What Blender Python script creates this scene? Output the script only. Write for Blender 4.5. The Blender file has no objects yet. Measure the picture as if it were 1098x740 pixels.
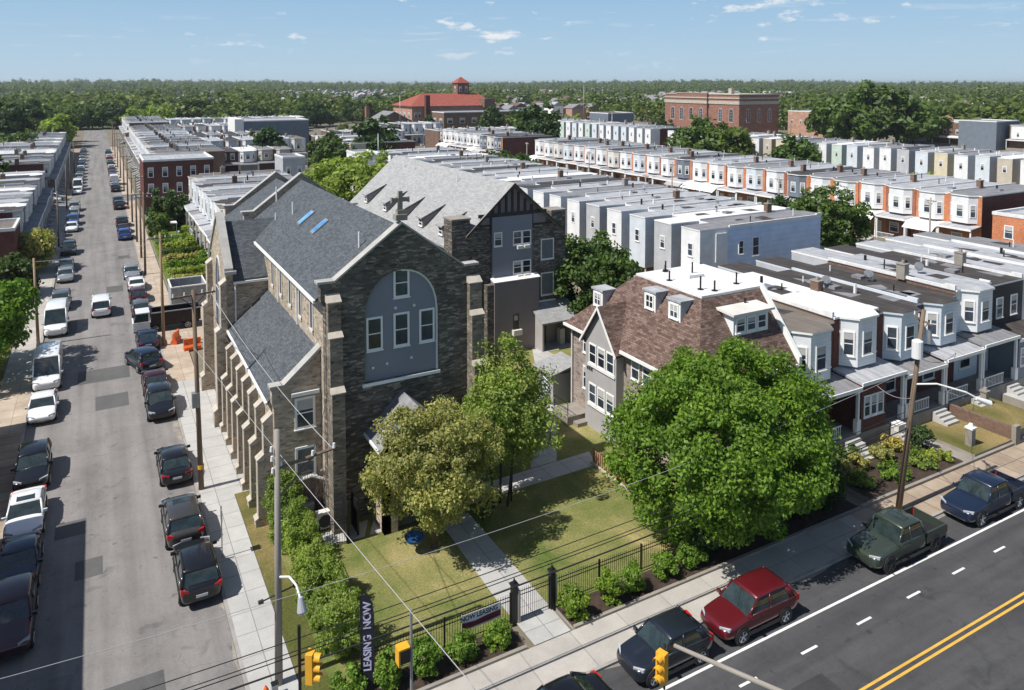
import bpy, math, random
import numpy as np
from mathutils import Vector
R = math.radians
scene = bpy.context.scene
COL = scene.collection
KIDS = {}

# ------------------------------------------------------------------ objects
def link(o, parent=None):
    COL.objects.link(o)
    if parent is not None:
        o.parent = parent
        KIDS.setdefault(parent.name, []).append(o)
    return o

def tag(o, label=None, cat=None, group=None, kind=None):
    if label: o['label'] = label
    if cat: o['category'] = cat
    if group: o['group'] = group
    if kind: o['kind'] = kind
    return o

def thing(name, label, cat, loc=(0, 0, 0), rz=0.0, group=None):
    o = bpy.data.objects.new(name, None)
    o.empty_display_size = 0.2
    link(o)
    o.location = loc
    o.rotation_euler = (0, 0, rz)
    return tag(o, label, cat, group)

def copy_tree(o, parent=None):
    c = o.copy()
    link(c, parent)
    for ch in KIDS.get(o.name, []):
        copy_tree(ch, c)
    return c

def place(proto, loc, rz=0.0, label=None, scale=None):
    """first use moves the prototype itself, later uses copy it"""
    if proto.get('_used'):
        o = copy_tree(proto)
    else:
        o = proto
        o['_used'] = 1
    o.location = loc
    o.rotation_euler = (0, 0, rz)
    if scale is not None:
        o.scale = scale if hasattr(scale, '__len__') else (scale,) * 3
    if label: o['label'] = label
    return o

ORD = ['first', 'second', 'third', 'fourth', 'fifth', 'sixth', 'seventh', 'eighth', 'ninth', 'tenth', 'eleventh',
       'twelfth', 'thirteenth', 'fourteenth', 'fifteenth', 'sixteenth', 'seventeenth', 'eighteenth', 'nineteenth']
TENS = {20: 'twent', 30: 'thirt', 40: 'fort', 50: 'fift', 60: 'sixt', 70: 'sevent', 80: 'eight', 90: 'ninet'}
def ordw(i):
    if i < 19: return ORD[i]
    n = i + 1
    t, u = n // 10 * 10, n % 10
    if t > 90: return 'number %d' % n
    if u == 0: return TENS[t] + 'ieth'
    return TENS[t] + 'y-' + ('first' if u == 1 else ORD[u - 1])

# ------------------------------------------------------------------ mesh builder
class MB:
    def __init__(s):
        s.v = []; s.f = []; s.m = []
    def poly(s, pts, m=0):
        b = len(s.v)
        s.v += [tuple(p) for p in pts]
        s.f.append(tuple(range(b, b + len(pts)))); s.m.append(m)
        return s
    def box(s, x0, y0, z0, x1, y1, z1, m=0, mt=None, skip=''):
        a = [(x0, y0, z0), (x1, y0, z0), (x1, y1, z0), (x0, y1, z0), (x0, y0, z1), (x1, y0, z1), (x1, y1, z1), (x0, y1, z1)]
        b = len(s.v); s.v += a
        for k, q in (('b', (0, 3, 2, 1)), ('t', (4, 5, 6, 7)), ('f', (0, 1, 5, 4)), ('r', (1, 2, 6, 5)), ('k', (2, 3, 7, 6)), ('l', (3, 0, 4, 7))):
            if k in skip: continue
            s.f.append(tuple(b + i for i in q)); s.m.append(mt if (k == 't' and mt is not None) else m)
        return s
    def extr(s, pts, vec, m=0, mcap=None):
        n = len(pts); b = len(s.v); vx, vy, vz = vec
        s.v += [tuple(p) for p in pts] + [(p[0] + vx, p[1] + vy, p[2] + vz) for p in pts]
        mc = m if mcap is None else mcap
        s.f.append(tuple(b + i for i in range(n))[::-1]); s.m.append(mc)
        s.f.append(tuple(b + n + i for i in range(n))); s.m.append(mc)
        for i in range(n):
            j = (i + 1) % n
            s.f.append((b + i, b + j, b + n + j, b + n + i)); s.m.append(m)
        return s
    def prism(s, xy, z0, z1, m=0, mt=None):
        return s.extr([(x, y, z0) for x, y in xy], (0, 0, z1 - z0), m, mt)
    def tube(s, p, q, r0, r1=None, n=8, m=0, caps=True):
        if r1 is None: r1 = r0
        p = Vector(p); q = Vector(q); d = (q - p).normalized()
        a = d.orthogonal().normalized(); c = d.cross(a)
        b = len(s.v)
        for o, r in ((p, r0), (q, r1)):
            for i in range(n):
                t = 2 * math.pi * i / n
                s.v.append(tuple(o + a * (r * math.cos(t)) + c * (r * math.sin(t))))
        for i in range(n):
            j = (i + 1) % n
            s.f.append((b + i, b + j, b + n + j, b + n + i)); s.m.append(m)
        if caps:
            s.f.append(tuple(range(b + n - 1, b - 1, -1))); s.m.append(m)
            s.f.append(tuple(range(b + n, b + 2 * n))); s.m.append(m)
        return s
    def path(s, pts, r, n=6, m=0):
        for a, b in zip(pts[:-1], pts[1:]): s.tube(a, b, r, r, n, m)
        return s
    def loft(s, rings, m=0, caps=True):
        n = len(rings[0]); b = len(s.v)
        for r in rings: s.v += [tuple(p) for p in r]
        for k in range(len(rings) - 1):
            for i in range(n):
                j = (i + 1) % n
                s.f.append((b + k * n + i, b + k * n + j, b + (k + 1) * n + j, b + (k + 1) * n + i)); s.m.append(m)
        if caps:
            s.f.append(tuple(b + i for i in range(n))[::-1]); s.m.append(m)
            e = b + (len(rings) - 1) * n
            s.f.append(tuple(e + i for i in range(n))); s.m.append(m)
        return s
    def build(s, name, mats, parent=None, loc=(0, 0, 0), smooth=False, subsurf=0):
        if not isinstance(mats, (list, tuple)): mats = [mats]
        me = bpy.data.meshes.new(name)
        me.from_pydata(s.v, [], s.f)
        for m in mats: me.materials.append(m)
        me.polygons.foreach_set('material_index', s.m)
        if smooth: me.polygons.foreach_set('use_smooth', [True] * len(s.f))
        auto_uv(me)
        o = bpy.data.objects.new(name, me)
        link(o, parent)
        o.location = loc
        if subsurf:
            md = o.modifiers.new('smooth', 'SUBSURF'); md.levels = subsurf; md.render_levels = subsurf
        return o

def auto_uv(me):
    """metres along the face: u horizontal, v up or along the slope"""
    n = len(me.polygons); L = len(me.loops)
    if n == 0: return
    me.update()
    nor = np.empty(n * 3, 'f'); me.polygons.foreach_get('normal', nor); nor = nor.reshape(n, 3)
    tot = np.empty(n, 'i'); me.polygons.foreach_get('loop_total', tot)
    vi = np.empty(L, 'i'); me.loops.foreach_get('vertex_index', vi)
    co = np.empty(len(me.vertices) * 3, 'f'); me.vertices.foreach_get('co', co); co = co.reshape(-1, 3)
    flat = np.abs(nor[:, 2]) > 0.985
    u = np.stack([-nor[:, 1], nor[:, 0], np.zeros(n)], 1)
    u[flat] = (1, 0, 0)
    u /= np.maximum(np.linalg.norm(u, axis=1, keepdims=True), 1e-6)
    # same sense on opposite faces
    sg = np.where(np.abs(u[:, 0]) > np.abs(u[:, 1]), np.sign(u[:, 0]), np.sign(u[:, 1])); sg[sg == 0] = 1
    u *= sg[:, None]
    v = np.cross(nor, u); v[flat] = (0, 1, 0)
    sv = np.where(v[:, 2] < -1e-4, -1, 1); v *= sv[:, None]
    pf = np.repeat(np.arange(n), tot)
    p = co[vi]
    uv = np.stack([(p * u[pf]).sum(1), (p * v[pf]).sum(1)], 1).astype('f')
    lay = me.uv_layers.new(name='UVMap')
    lay.data.foreach_set('uv', uv.ravel())

# ------------------------------------------------------------------ materials
def newmat(name):
    m = bpy.data.materials.new(name); m.use_nodes = True
    nt = m.node_tree
    return m, nt, nt.nodes['Principled BSDF']

def N(nt, t, **kw):
    n = nt.nodes.new(t)
    for k, v in kw.items():
        if k in n.inputs.keys(): n.inputs[k].default_value = v
        else: setattr(n, k, v)
    return n

def c4(c): return (c[0], c[1], c[2], 1)

def uvnode(nt, scale=(1, 1, 1), obj=False, world=False):
    tc = nt.nodes.new('ShaderNodeTexCoord')
    mp = nt.nodes.new('ShaderNodeMapping')
    mp.inputs['Scale'].default_value = scale
    if world:
        g = nt.nodes.new('ShaderNodeNewGeometry')
        nt.links.new(g.outputs['Position'], mp.inputs['Vector'])
    else:
        nt.links.new(tc.outputs['Object' if obj else 'UV'], mp.inputs['Vector'])
    return mp.outputs['Vector']

def mixc(nt, fac, a, b, mode='MIX'):
    n = nt.nodes.new('ShaderNodeMix'); n.data_type = 'RGBA'; n.blend_type = mode
    for sock, val in ((n.inputs[0], fac), (n.inputs[6], a), (n.inputs[7], b)):
        if hasattr(val, 'links') or hasattr(val, 'is_linked'): nt.links.new(val, sock)
        elif isinstance(val, (int, float)): sock.default_value = val
        else: sock.default_value = c4(val)
    return n.outputs[2]

def ramp(nt, fac, stops):
    r = nt.nodes.new('ShaderNodeValToRGB')
    e = r.color_ramp.elements
    while len(e) < len(stops): e.new(0.5)
    for i, (p, c) in enumerate(stops):
        e[i].position = p; e[i].color = c4(c) if len(c) == 3 else c
    nt.links.new(fac, r.inputs['Fac'])
    return r.outputs['Color']

def noise(nt, vec, scale, detail=4, rough=0.6, dist=0.0):
    n = nt.nodes.new('ShaderNodeTexNoise')
    n.inputs['Scale'].default_value = scale; n.inputs['Detail'].default_value = detail
    n.inputs['Roughness'].default_value = rough; n.inputs['Distortion'].default_value = dist
    nt.links.new(vec, n.inputs['Vector'])
    return n.outputs['Fac']

def bump(nt, bsdf, height, strength=0.4, dist=0.02):
    b = nt.nodes.new('ShaderNodeBump'); b.inputs['Strength'].default_value = strength; b.inputs['Distance'].default_value = dist
    nt.links.new(height, b.inputs['Height']); nt.links.new(b.outputs['Normal'], bsdf.inputs['Normal'])

def scl(c, k): return tuple(min(1, x * k) for x in c)

def plain(name, col, rough=0.7, var=0.18, scale=1.5, metal=0.0, spec=0.4, stretch=(1, 1, 1), fine=0.1, fscale=25, bmp=0.0, coat=0.0, world=False):
    """one colour with two octaves of wear"""
    m, nt, b = newmat(name)
    v = uvnode(nt, stretch, world=world)
    n1 = noise(nt, v, scale, 5)
    c1 = ramp(nt, n1, [(0.3, scl(col, 1 - var)), (0.7, scl(col, 1 + var))])
    n2 = noise(nt, v, fscale, 3)
    g = ramp(nt, n2, [(0.25, (1 - fine,) * 3), (0.75, (1 + fine,) * 3)])
    nt.links.new(mixc(nt, 1.0, c1, g, 'MULTIPLY'), b.inputs['Base Color'])
    b.inputs['Roughness'].default_value = rough; b.inputs['Metallic'].default_value = metal
    b.inputs['Specular IOR Level'].default_value = spec
    b.inputs['Coat Weight'].default_value = coat
    b.inputs['Coat Roughness'].default_value = 0.05
    if bmp: bump(nt, b, n2, bmp)
    return m

def bricks(name, c1, c2, mortar, w=0.22, h=0.075, ms=0.01, rough=0.85, var=0.25, bmp=0.5, off=0.5, dirt=0.2, squash=1.0, dist=0.0, wide=False):
    m, nt, b = newmat(name)
    v = uvnode(nt)
    if dist:
        nz = nt.nodes.new('ShaderNodeTexNoise'); nz.inputs['Scale'].default_value = 1.7; nz.inputs['Detail'].default_value = 2
        nt.links.new(v, nz.inputs['Vector'])
        ad = nt.nodes.new('ShaderNodeVectorMath'); ad.operation = 'MULTIPLY_ADD'
        nt.links.new(nz.outputs['Color'], ad.inputs[0]); ad.inputs[1].default_value = (dist, dist, 0); nt.links.new(v, ad.inputs[2])
        v2 = ad.outputs[0]
    else: v2 = v
    t = nt.nodes.new('ShaderNodeTexBrick')
    t.offset = off; t.squash = squash; t.squash_frequency = 3
    t.inputs['Scale'].default_value = 1.0
    t.inputs['Brick Width'].default_value = w; t.inputs['Row Height'].default_value = h
    t.inputs['Mortar Size'].default_value = ms; t.inputs['Mortar Smooth'].default_value = 0.2
    t.inputs['Color1'].default_value = c4(c1); t.inputs['Color2'].default_value = c4(c2); t.inputs['Mortar'].default_value = c4(mortar)
    nt.links.new(v2, t.inputs['Vector'])
    col = t.outputs['Color']
    n1 = noise(nt, v, 0.6, 5)
    g = ramp(nt, n1, [(0.3, (1 - dirt,) * 3), (0.7, (1 + dirt,) * 3)])
    col = mixc(nt, 1.0, col, g, 'MULTIPLY')
    n2 = noise(nt, v, 7, 4)
    g2 = ramp(nt, n2, [(0.3, (1 - var,) * 3), (0.7, (1 + var,) * 3)])
    col = mixc(nt, 1.0, col, g2, 'MULTIPLY')
    nt.links.new(col, b.inputs['Base Color'])
    b.inputs['Roughness'].default_value = rough
    b.inputs['Specular IOR Level'].default_value = 0.25
    if bmp:
        h_ = mixc(nt, 0.5, t.outputs['Fac'], n2)
        inv = nt.nodes.new('ShaderNodeInvert'); nt.links.new(h_, inv.inputs['Color'])
        bump(nt, b, inv.outputs['Color'], bmp, 0.03)
    return m

def rubble(name, cols, mortar, sx=2.2, sy=5.0):
    """coursed rubble stone: stretched voronoi cells of several stone colours"""
    m, nt, b = newmat(name)
    v = uvnode(nt, (sx, sy, 1))
    nz = nt.nodes.new('ShaderNodeTexNoise'); nz.inputs['Scale'].default_value = 1.3
    nt.links.new(v, nz.inputs['Vector'])
    ad = nt.nodes.new('ShaderNodeVectorMath'); ad.operation = 'MULTIPLY_ADD'
    nt.links.new(nz.outputs['Color'], ad.inputs[0]); ad.inputs[1].default_value = (0.35, 0.35, 0); nt.links.new(v, ad.inputs[2])
    vo = nt.nodes.new('ShaderNodeTexVoronoi'); vo.feature = 'F1'; vo.distance = 'CHEBYCHEV'; vo.inputs['Scale'].default_value = 1
    nt.links.new(ad.outputs[0], vo.inputs['Vector'])
    ve = nt.nodes.new('ShaderNodeTexVoronoi'); ve.feature = 'DISTANCE_TO_EDGE'; ve.inputs['Scale'].default_value = 1
    nt.links.new(ad.outputs[0], ve.inputs['Vector'])
    sep = nt.nodes.new('ShaderNodeSeparateColor'); nt.links.new(vo.outputs['Color'], sep.inputs[0])
    n = len(cols)
    col = ramp(nt, sep.outputs[0], [(i / max(1, n - 1), c) for i, c in enumerate(cols)])
    edge = ramp(nt, ve.outputs['Distance'], [(0.02, (1, 1, 1)), (0.10, (0, 0, 0))])
    col = mixc(nt, edge, col, mortar)
    n1 = noise(nt, uvnode(nt), 0.45, 5)
    col = mixc(nt, 1.0, col, ramp(nt, n1, [(0.3, (0.72,) * 3), (0.7, (1.22,) * 3)]), 'MULTIPLY')
    nt.links.new(col, b.inputs['Base Color'])
    b.inputs['Roughness'].default_value = 0.9; b.inputs['Specular IOR Level'].default_value = 0.2
    hh = mixc(nt, 0.6, sep.outputs[1], ve.outputs['Distance'])
    bump(nt, b, hh, 0.9, 0.06)
    return m

def leafmat(name, a, bcol, trans=0.35):
    m, nt, b = newmat(name)
    geo = nt.nodes.new('ShaderNodeNewGeometry')
    oi = nt.nodes.new('ShaderNodeObjectInfo')
    col = mixc(nt, geo.outputs['Random Per Island'], a, bcol)
    n1 = noise(nt, geo.outputs['Position'], 0.55, 2)
    col = mixc(nt, 1.0, col, ramp(nt, n1, [(0.3, (0.78,) * 3), (0.7, (1.2, 1.15, 1.0))]), 'MULTIPLY')
    col = mixc(nt, 1.0, col, ramp(nt, oi.outputs['Random'], [(0.0, (0.8, 0.86, 0.85)), (0.5, (1.0, 1.0, 1.0)), (1.0, (1.22, 1.08, 0.9))]), 'MULTIPLY')
    nt.links.new(col, b.inputs['Base Color'])
    b.inputs['Roughness'].default_value = 0.55; b.inputs['Specular IOR Level'].default_value = 0.35
    t = nt.nodes.new('ShaderNodeBsdfTranslucent'); nt.links.new(mixc(nt, 1.0, col, (1.1, 1.25, 0.5), 'MULTIPLY'), t.inputs['Color'])
    mx = nt.nodes.new('ShaderNodeMixShader'); mx.inputs[0].default_value = trans
    nt.links.new(b.outputs[0], mx.inputs[1]); nt.links.new(t.outputs[0], mx.inputs[2])
    nt.links.new(mx.outputs[0], nt.nodes['Material Output'].inputs['Surface'])
    return m

def glassmat(name, col=(0.02, 0.03, 0.04), rough=0.08):
    m, nt, b = newmat(name)
    v = uvnode(nt)
    oi = nt.nodes.new('ShaderNodeObjectInfo')
    n1 = noise(nt, v, 0.8, 2)
    c = ramp(nt, n1, [(0.35, scl(col, 0.6)), (0.65, scl(col, 1.8))])
    c = mixc(nt, 1.0, c, ramp(nt, oi.outputs['Random'], [(0, (0.5,) * 3), (1, (2.2,) * 3)]), 'MULTIPLY')
    nt.links.new(c, b.inputs['Base Color'])
    b.inputs['Roughness'].default_value = rough; b.inputs['Specular IOR Level'].default_value = 0.7
    return m

def roofmat(name, col, streak=0.25, seam=0.0, patch=0.15, rough=0.7):
    """rolled flat roofing: streaks along the fall, ponding stains, seams"""
    m, nt, b = newmat(name)
    v = uvnode(nt)
    st = noise(nt, uvnode(nt, (2.2, 0.18, 1)), 1.0, 4)
    c = ramp(nt, st, [(0.3, scl(col, 1 - streak)), (0.7, scl(col, 1 + streak))])
    n2 = noise(nt, v, 0.7, 6, 0.7)
    c = mixc(nt, 1.0, c, ramp(nt, n2, [(0.3, (1 - patch,) * 3), (0.55, (1,) * 3), (0.75, (1 + patch,) * 3)]), 'MULTIPLY')
    w = nt.nodes.new('ShaderNodeTexBrick'); w.inputs['Scale'].default_value = 1
    w.inputs['Brick Width'].default_value = 7.0; w.inputs['Row Height'].default_value = 0.95; w.inputs['Mortar Size'].default_value = 0.02
    w.inputs['Color1'].default_value = (1, 1, 1, 1); w.inputs['Color2'].default_value = (0.9, 0.9, 0.9, 1); w.inputs['Mortar'].default_value = (0.72, 0.72, 0.72, 1)
    nt.links.new(v, w.inputs['Vector'])
    c = mixc(nt, 0.7, c, w.outputs['Color'], 'MULTIPLY')
    nt.links.new(c, b.inputs['Base Color'])
    b.inputs['Roughness'].default_value = rough; b.inputs['Specular IOR Level'].default_value = 0.3
    return m

def siding(name, col, pitch=0.14, var=0.08):
    m, nt, b = newmat(name)
    v = uvnode(nt)
    w = nt.nodes.new('ShaderNodeTexWave'); w.bands_direction = 'Y'; w.wave_profile = 'SAW'
    w.inputs['Scale'].default_value = 0.314159 / pitch / 2 * 1.0; w.inputs['Distortion'].default_value = 0
    nt.links.new(v, w.inputs['Vector'])
    n1 = noise(nt, v, 0.7, 4)
    c = ramp(nt, n1, [(0.3, scl(col, 1 - var * 1.6)), (0.7, scl(col, 1 + var))])
    c = mixc(nt, 1.0, c, ramp(nt, w.outputs['Fac'], [(0.0, (0.78,) * 3), (0.15, (1,) * 3), (1.0, (1.0,) * 3)]), 'MULTIPLY')
    nt.links.new(c, b.inputs['Base Color'])
    b.inputs['Roughness'].default_value = 0.6; b.inputs['Specular IOR Level'].default_value = 0.3
    bump(nt, b, w.outputs['Fac'], 0.35, 0.02)
    return m

M = {}
def setup_materials():
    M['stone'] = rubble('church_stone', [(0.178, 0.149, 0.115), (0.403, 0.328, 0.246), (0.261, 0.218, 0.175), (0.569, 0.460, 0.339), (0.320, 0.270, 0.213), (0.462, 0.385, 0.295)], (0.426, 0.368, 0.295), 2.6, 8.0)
    M['stone_shaded'] = rubble('church_shaded_stone', [(0.054, 0.049, 0.044), (0.174, 0.156, 0.133), (0.087, 0.081, 0.072), (0.335, 0.293, 0.241), (0.121, 0.112, 0.099), (0.067, 0.062, 0.057), (0.214, 0.192, 0.163)], (0.100, 0.091, 0.082), 2.3, 8.5)  # church stone again, darkened: shade of the fronts put into the colour
    M['brick_pale_stone'] = rubble('pinkish_rubble_stone', [(0.20, 0.16, 0.14), (0.34, 0.28, 0.24), (0.27, 0.21, 0.19), (0.40, 0.33, 0.28)], (0.36, 0.33, 0.30), 2.0, 4.5)
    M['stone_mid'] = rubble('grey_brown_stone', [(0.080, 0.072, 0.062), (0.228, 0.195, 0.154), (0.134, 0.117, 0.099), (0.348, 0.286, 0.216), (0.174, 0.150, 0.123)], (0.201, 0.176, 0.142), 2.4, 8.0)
    M['limestone'] = plain('limestone_trim', (0.42, 0.38, 0.32), 0.8, 0.22, 1.2, bmp=0.15)
    M['coping'] = plain('grey_coping', (0.36, 0.35, 0.33), 0.8, 0.2, 1.0)
    M['shingle'] = bricks('blue_grey_shingle', (0.058, 0.066, 0.076), (0.10, 0.112, 0.125), (0.045, 0.05, 0.058), 0.32, 0.14, 0.008, 0.85, 0.22, 0.35, dirt=0.1)
    M['shingle_light'] = bricks('light_grey_shingle', (0.26, 0.265, 0.265), (0.34, 0.345, 0.345), (0.21, 0.21, 0.21), 0.5, 0.2, 0.012, 0.85, 0.10, 0.25, dirt=0.06)
    M['shingle_brown'] = bricks('brown_shingle', (0.085, 0.052, 0.042), (0.20, 0.138, 0.115), (0.06, 0.04, 0.034), 0.34, 0.15, 0.01, 0.85, 0.3, 0.35, dirt=0.12)
    M['clay'] = bricks('red_clay_tile', (0.27, 0.075, 0.055), (0.34, 0.10, 0.07), (0.2, 0.06, 0.045), 0.3, 0.35, 0.03, 0.8, 0.15, 0.4)
    M['panel_blue'] = plain('blue_grey_panel', (0.21, 0.225, 0.265), 0.7, 0.05, 0.6, fine=0.03)
    M['stucco_grey'] = plain('grey_stucco', (0.36, 0.34, 0.33), 0.85, 0.08, 0.8)
    M['stucco_taupe'] = plain('taupe_stucco', (0.21, 0.185, 0.19), 0.85, 0.08, 0.8)
    M['stucco_mid'] = plain('rectory_grey_stucco', (0.36, 0.35, 0.35), 0.85, 0.08, 0.7)
    M['timber'] = plain('dark_timber', (0.05, 0.035, 0.03), 0.75, 0.2, 2)
    M['white'] = plain('white_paint', (0.78, 0.78, 0.76), 0.5, 0.06, 0.8)
    M['offwhite'] = plain('offwhite_paint', (0.62, 0.6, 0.56), 0.6, 0.1, 0.8)
    M['white_siding'] = siding('white_siding', (0.74, 0.75, 0.76))
    M['bluewhite_siding'] = siding('pale_blue_siding', (0.60, 0.65, 0.70))
    M['grey_siding'] = siding('grey_siding', (0.45, 0.46, 0.48))
    M['blue_siding'] = siding('blue_siding', (0.52, 0.65, 0.84), 0.3)
    M['tan_siding'] = siding('tan_siding', (0.50, 0.44, 0.36))
    M['cream_siding'] = siding('cream_siding', (0.62, 0.55, 0.40))
    M['green_siding'] = siding('pale_green_siding', (0.52, 0.62, 0.55))
    M['slate_siding'] = siding('slate_siding', (0.16, 0.19, 0.23))
    M['black_siding'] = siding('black_siding', (0.025, 0.027, 0.03))
    M['brick'] = bricks('red_brick', (0.23, 0.075, 0.045), (0.34, 0.12, 0.07), (0.30, 0.24, 0.2))
    M['brick_dark'] = bricks('dark_red_brick', (0.10, 0.032, 0.027), (0.16, 0.05, 0.04), (0.12, 0.07, 0.06))
    M['brick_orange'] = bricks('orange_brick', (0.48, 0.15, 0.06), (0.58, 0.21, 0.09), (0.42, 0.26, 0.18))
    M['brick_hall'] = bricks('brown_red_brick', (0.21, 0.085, 0.06), (0.29, 0.12, 0.085), (0.28, 0.22, 0.18))
    M['brick_brown'] = bricks('brown_brick', (0.14, 0.085, 0.06), (0.20, 0.12, 0.085), (0.17, 0.13, 0.11))
    M['brick_pale'] = bricks('pale_red_brick', (0.36, 0.18, 0.12), (0.44, 0.24, 0.17), (0.42, 0.34, 0.28))
    M['roof_white'] = roofmat('white_roofing', (0.70, 0.70, 0.69), 0.10, patch=0.14)
    M['roof_silver'] = roofmat('silver_roofing', (0.38, 0.39, 0.41), 0.24, patch=0.28)
    M['roof_grey'] = roofmat('grey_roofing', (0.22, 0.22, 0.23), 0.26, patch=0.25)
    M['roof_brown'] = roofmat('dark_brown_roofing', (0.062, 0.053, 0.049), 0.45, patch=0.4)
    M['roof_tan'] = roofmat('brown_grey_roofing', (0.17, 0.145, 0.125), 0.2)
    M['glass'] = glassmat('window_glass', (0.03, 0.04, 0.055)); M['glass_dark'] = M['glass']
    M['glass_blue'] = glassmat('skylight_glass', (0.07, 0.20, 0.40), 0.15)
    M['blind'] = plain('window_blind', (0.42, 0.42, 0.41), 0.7, 0.1)
    M['screen'] = plain('window_screen', (0.14, 0.155, 0.165), 0.5, 0.2)
    M['metal_black'] = plain('black_metal', (0.012, 0.012, 0.013), 0.45, 0.2)
    M['metal_grey'] = plain('galvanised_metal', (0.35, 0.36, 0.37), 0.45, 0.12, metal=0.6)
    M['metal_white'] = plain('white_metal', (0.7, 0.7, 0.7), 0.4, 0.06)
    M['rubber'] = plain('tyre_rubber', (0.015, 0.015, 0.015), 0.8, 0.2)
    M['rim'] = plain('alloy_rim', (0.55, 0.56, 0.57), 0.3, 0.05, metal=0.7)
    M['carglass'] = plain('car_glass', (0.022, 0.034, 0.034), 0.03, 0.5, 1.6, spec=1.0)
    M['lamp_white'] = plain('headlight_lens', (0.36, 0.38, 0.41), 0.1, 0.05)
    M['lamp_red'] = plain('tail_light_lens', (0.45, 0.015, 0.015), 0.2, 0.05)
    M['plastic_black'] = plain('black_plastic', (0.02, 0.02, 0.021), 0.5, 0.1)
    M['chrome'] = plain('chrome_trim', (0.6, 0.6, 0.6), 0.15, 0.03, metal=1.0)
    M['plate'] = plain('number_plate', (0.6, 0.62, 0.66), 0.4, 0.03)
    M['bark'] = plain('bark', (0.09, 0.07, 0.055), 0.9, 0.3, 4, stretch=(1, 0.3, 1), bmp=0.5)
    M['bark_dark'] = plain('dark_bark', (0.045, 0.035, 0.03), 0.9, 0.3, 4, stretch=(1, 0.3, 1), bmp=0.5)
    M['wood_pole'] = plain('weathered_pole', (0.16, 0.115, 0.08), 0.85, 0.25, 2, stretch=(4, 0.2, 1))
    M['wood_pole_tan'] = plain('tan_pole', (0.30, 0.215, 0.13), 0.85, 0.18, 2, stretch=(4, 0.2, 1))
    M['pole_grey'] = plain('grey_pole', (0.27, 0.245, 0.22), 0.8, 0.18, 2, stretch=(5, 0.25, 1))
    M['concrete'] = plain('concrete', (0.42, 0.41, 0.39), 0.85, 0.12, 0.6, fine=0.08)
    M['conc_dark'] = plain('old_concrete', (0.26, 0.235, 0.205), 0.85, 0.18, 0.8)
    M['wood_new'] = plain('reddish_wood', (0.36, 0.19, 0.11), 0.7, 0.2, 2, stretch=(3, 0.4, 1))
    M['orange_plastic'] = plain('orange_plastic', (0.75, 0.14, 0.03), 0.45, 0.08)
    M['yellow_signal'] = plain('signal_yellow', (0.72, 0.36, 0.03), 0.4, 0.08)
    M['wire'] = plain('black_cable', (0.02, 0.02, 0.02), 0.6, 0.1)
    M['wire_light'] = plain('bright_cable', (0.38, 0.38, 0.38), 0.4, 0.1)
    M['leaf_maple'] = leafmat('maple_leaf', (0.07, 0.155, 0.016), (0.20, 0.35, 0.045), 0.42)
    M['leaf_olive'] = leafmat('olive_leaf', (0.20, 0.24, 0.06), (0.66, 0.57, 0.23), 0.45)
    M['leaf_light'] = leafmat('light_leaf', (0.15, 0.24, 0.04), (0.40, 0.48, 0.13), 0.5)
    M['leaf_shrub'] = leafmat('shrub_leaf', (0.08, 0.17, 0.018), (0.24, 0.37, 0.055), 0.4)
    M['leaf_mid'] = leafmat('tree_leaf', (0.05, 0.10, 0.02), (0.125, 0.2, 0.042))
    M['leaf_dark'] = leafmat('dark_leaf', (0.03, 0.068, 0.02), (0.075, 0.13, 0.036))
    M['leaf_far'] = leafmat('forest_leaf', (0.055, 0.10, 0.026), (0.13, 0.19, 0.05))
    M['leaf_red'] = leafmat('russet_leaf', (0.10, 0.05, 0.025), (0.16, 0.11, 0.035))
    M['twig'] = plain('bare_twig', (0.13, 0.09, 0.08), 0.9, 0.2)

def paint(name, col, metal=0.25, rough=0.28):
    k = 'paint_' + name
    if k not in M: M[k] = plain(name + '_car_paint', col, rough, 0.04, 0.6, metal=metal, spec=0.6, coat=0.7, fine=0.02)
    return M[k]
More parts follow.
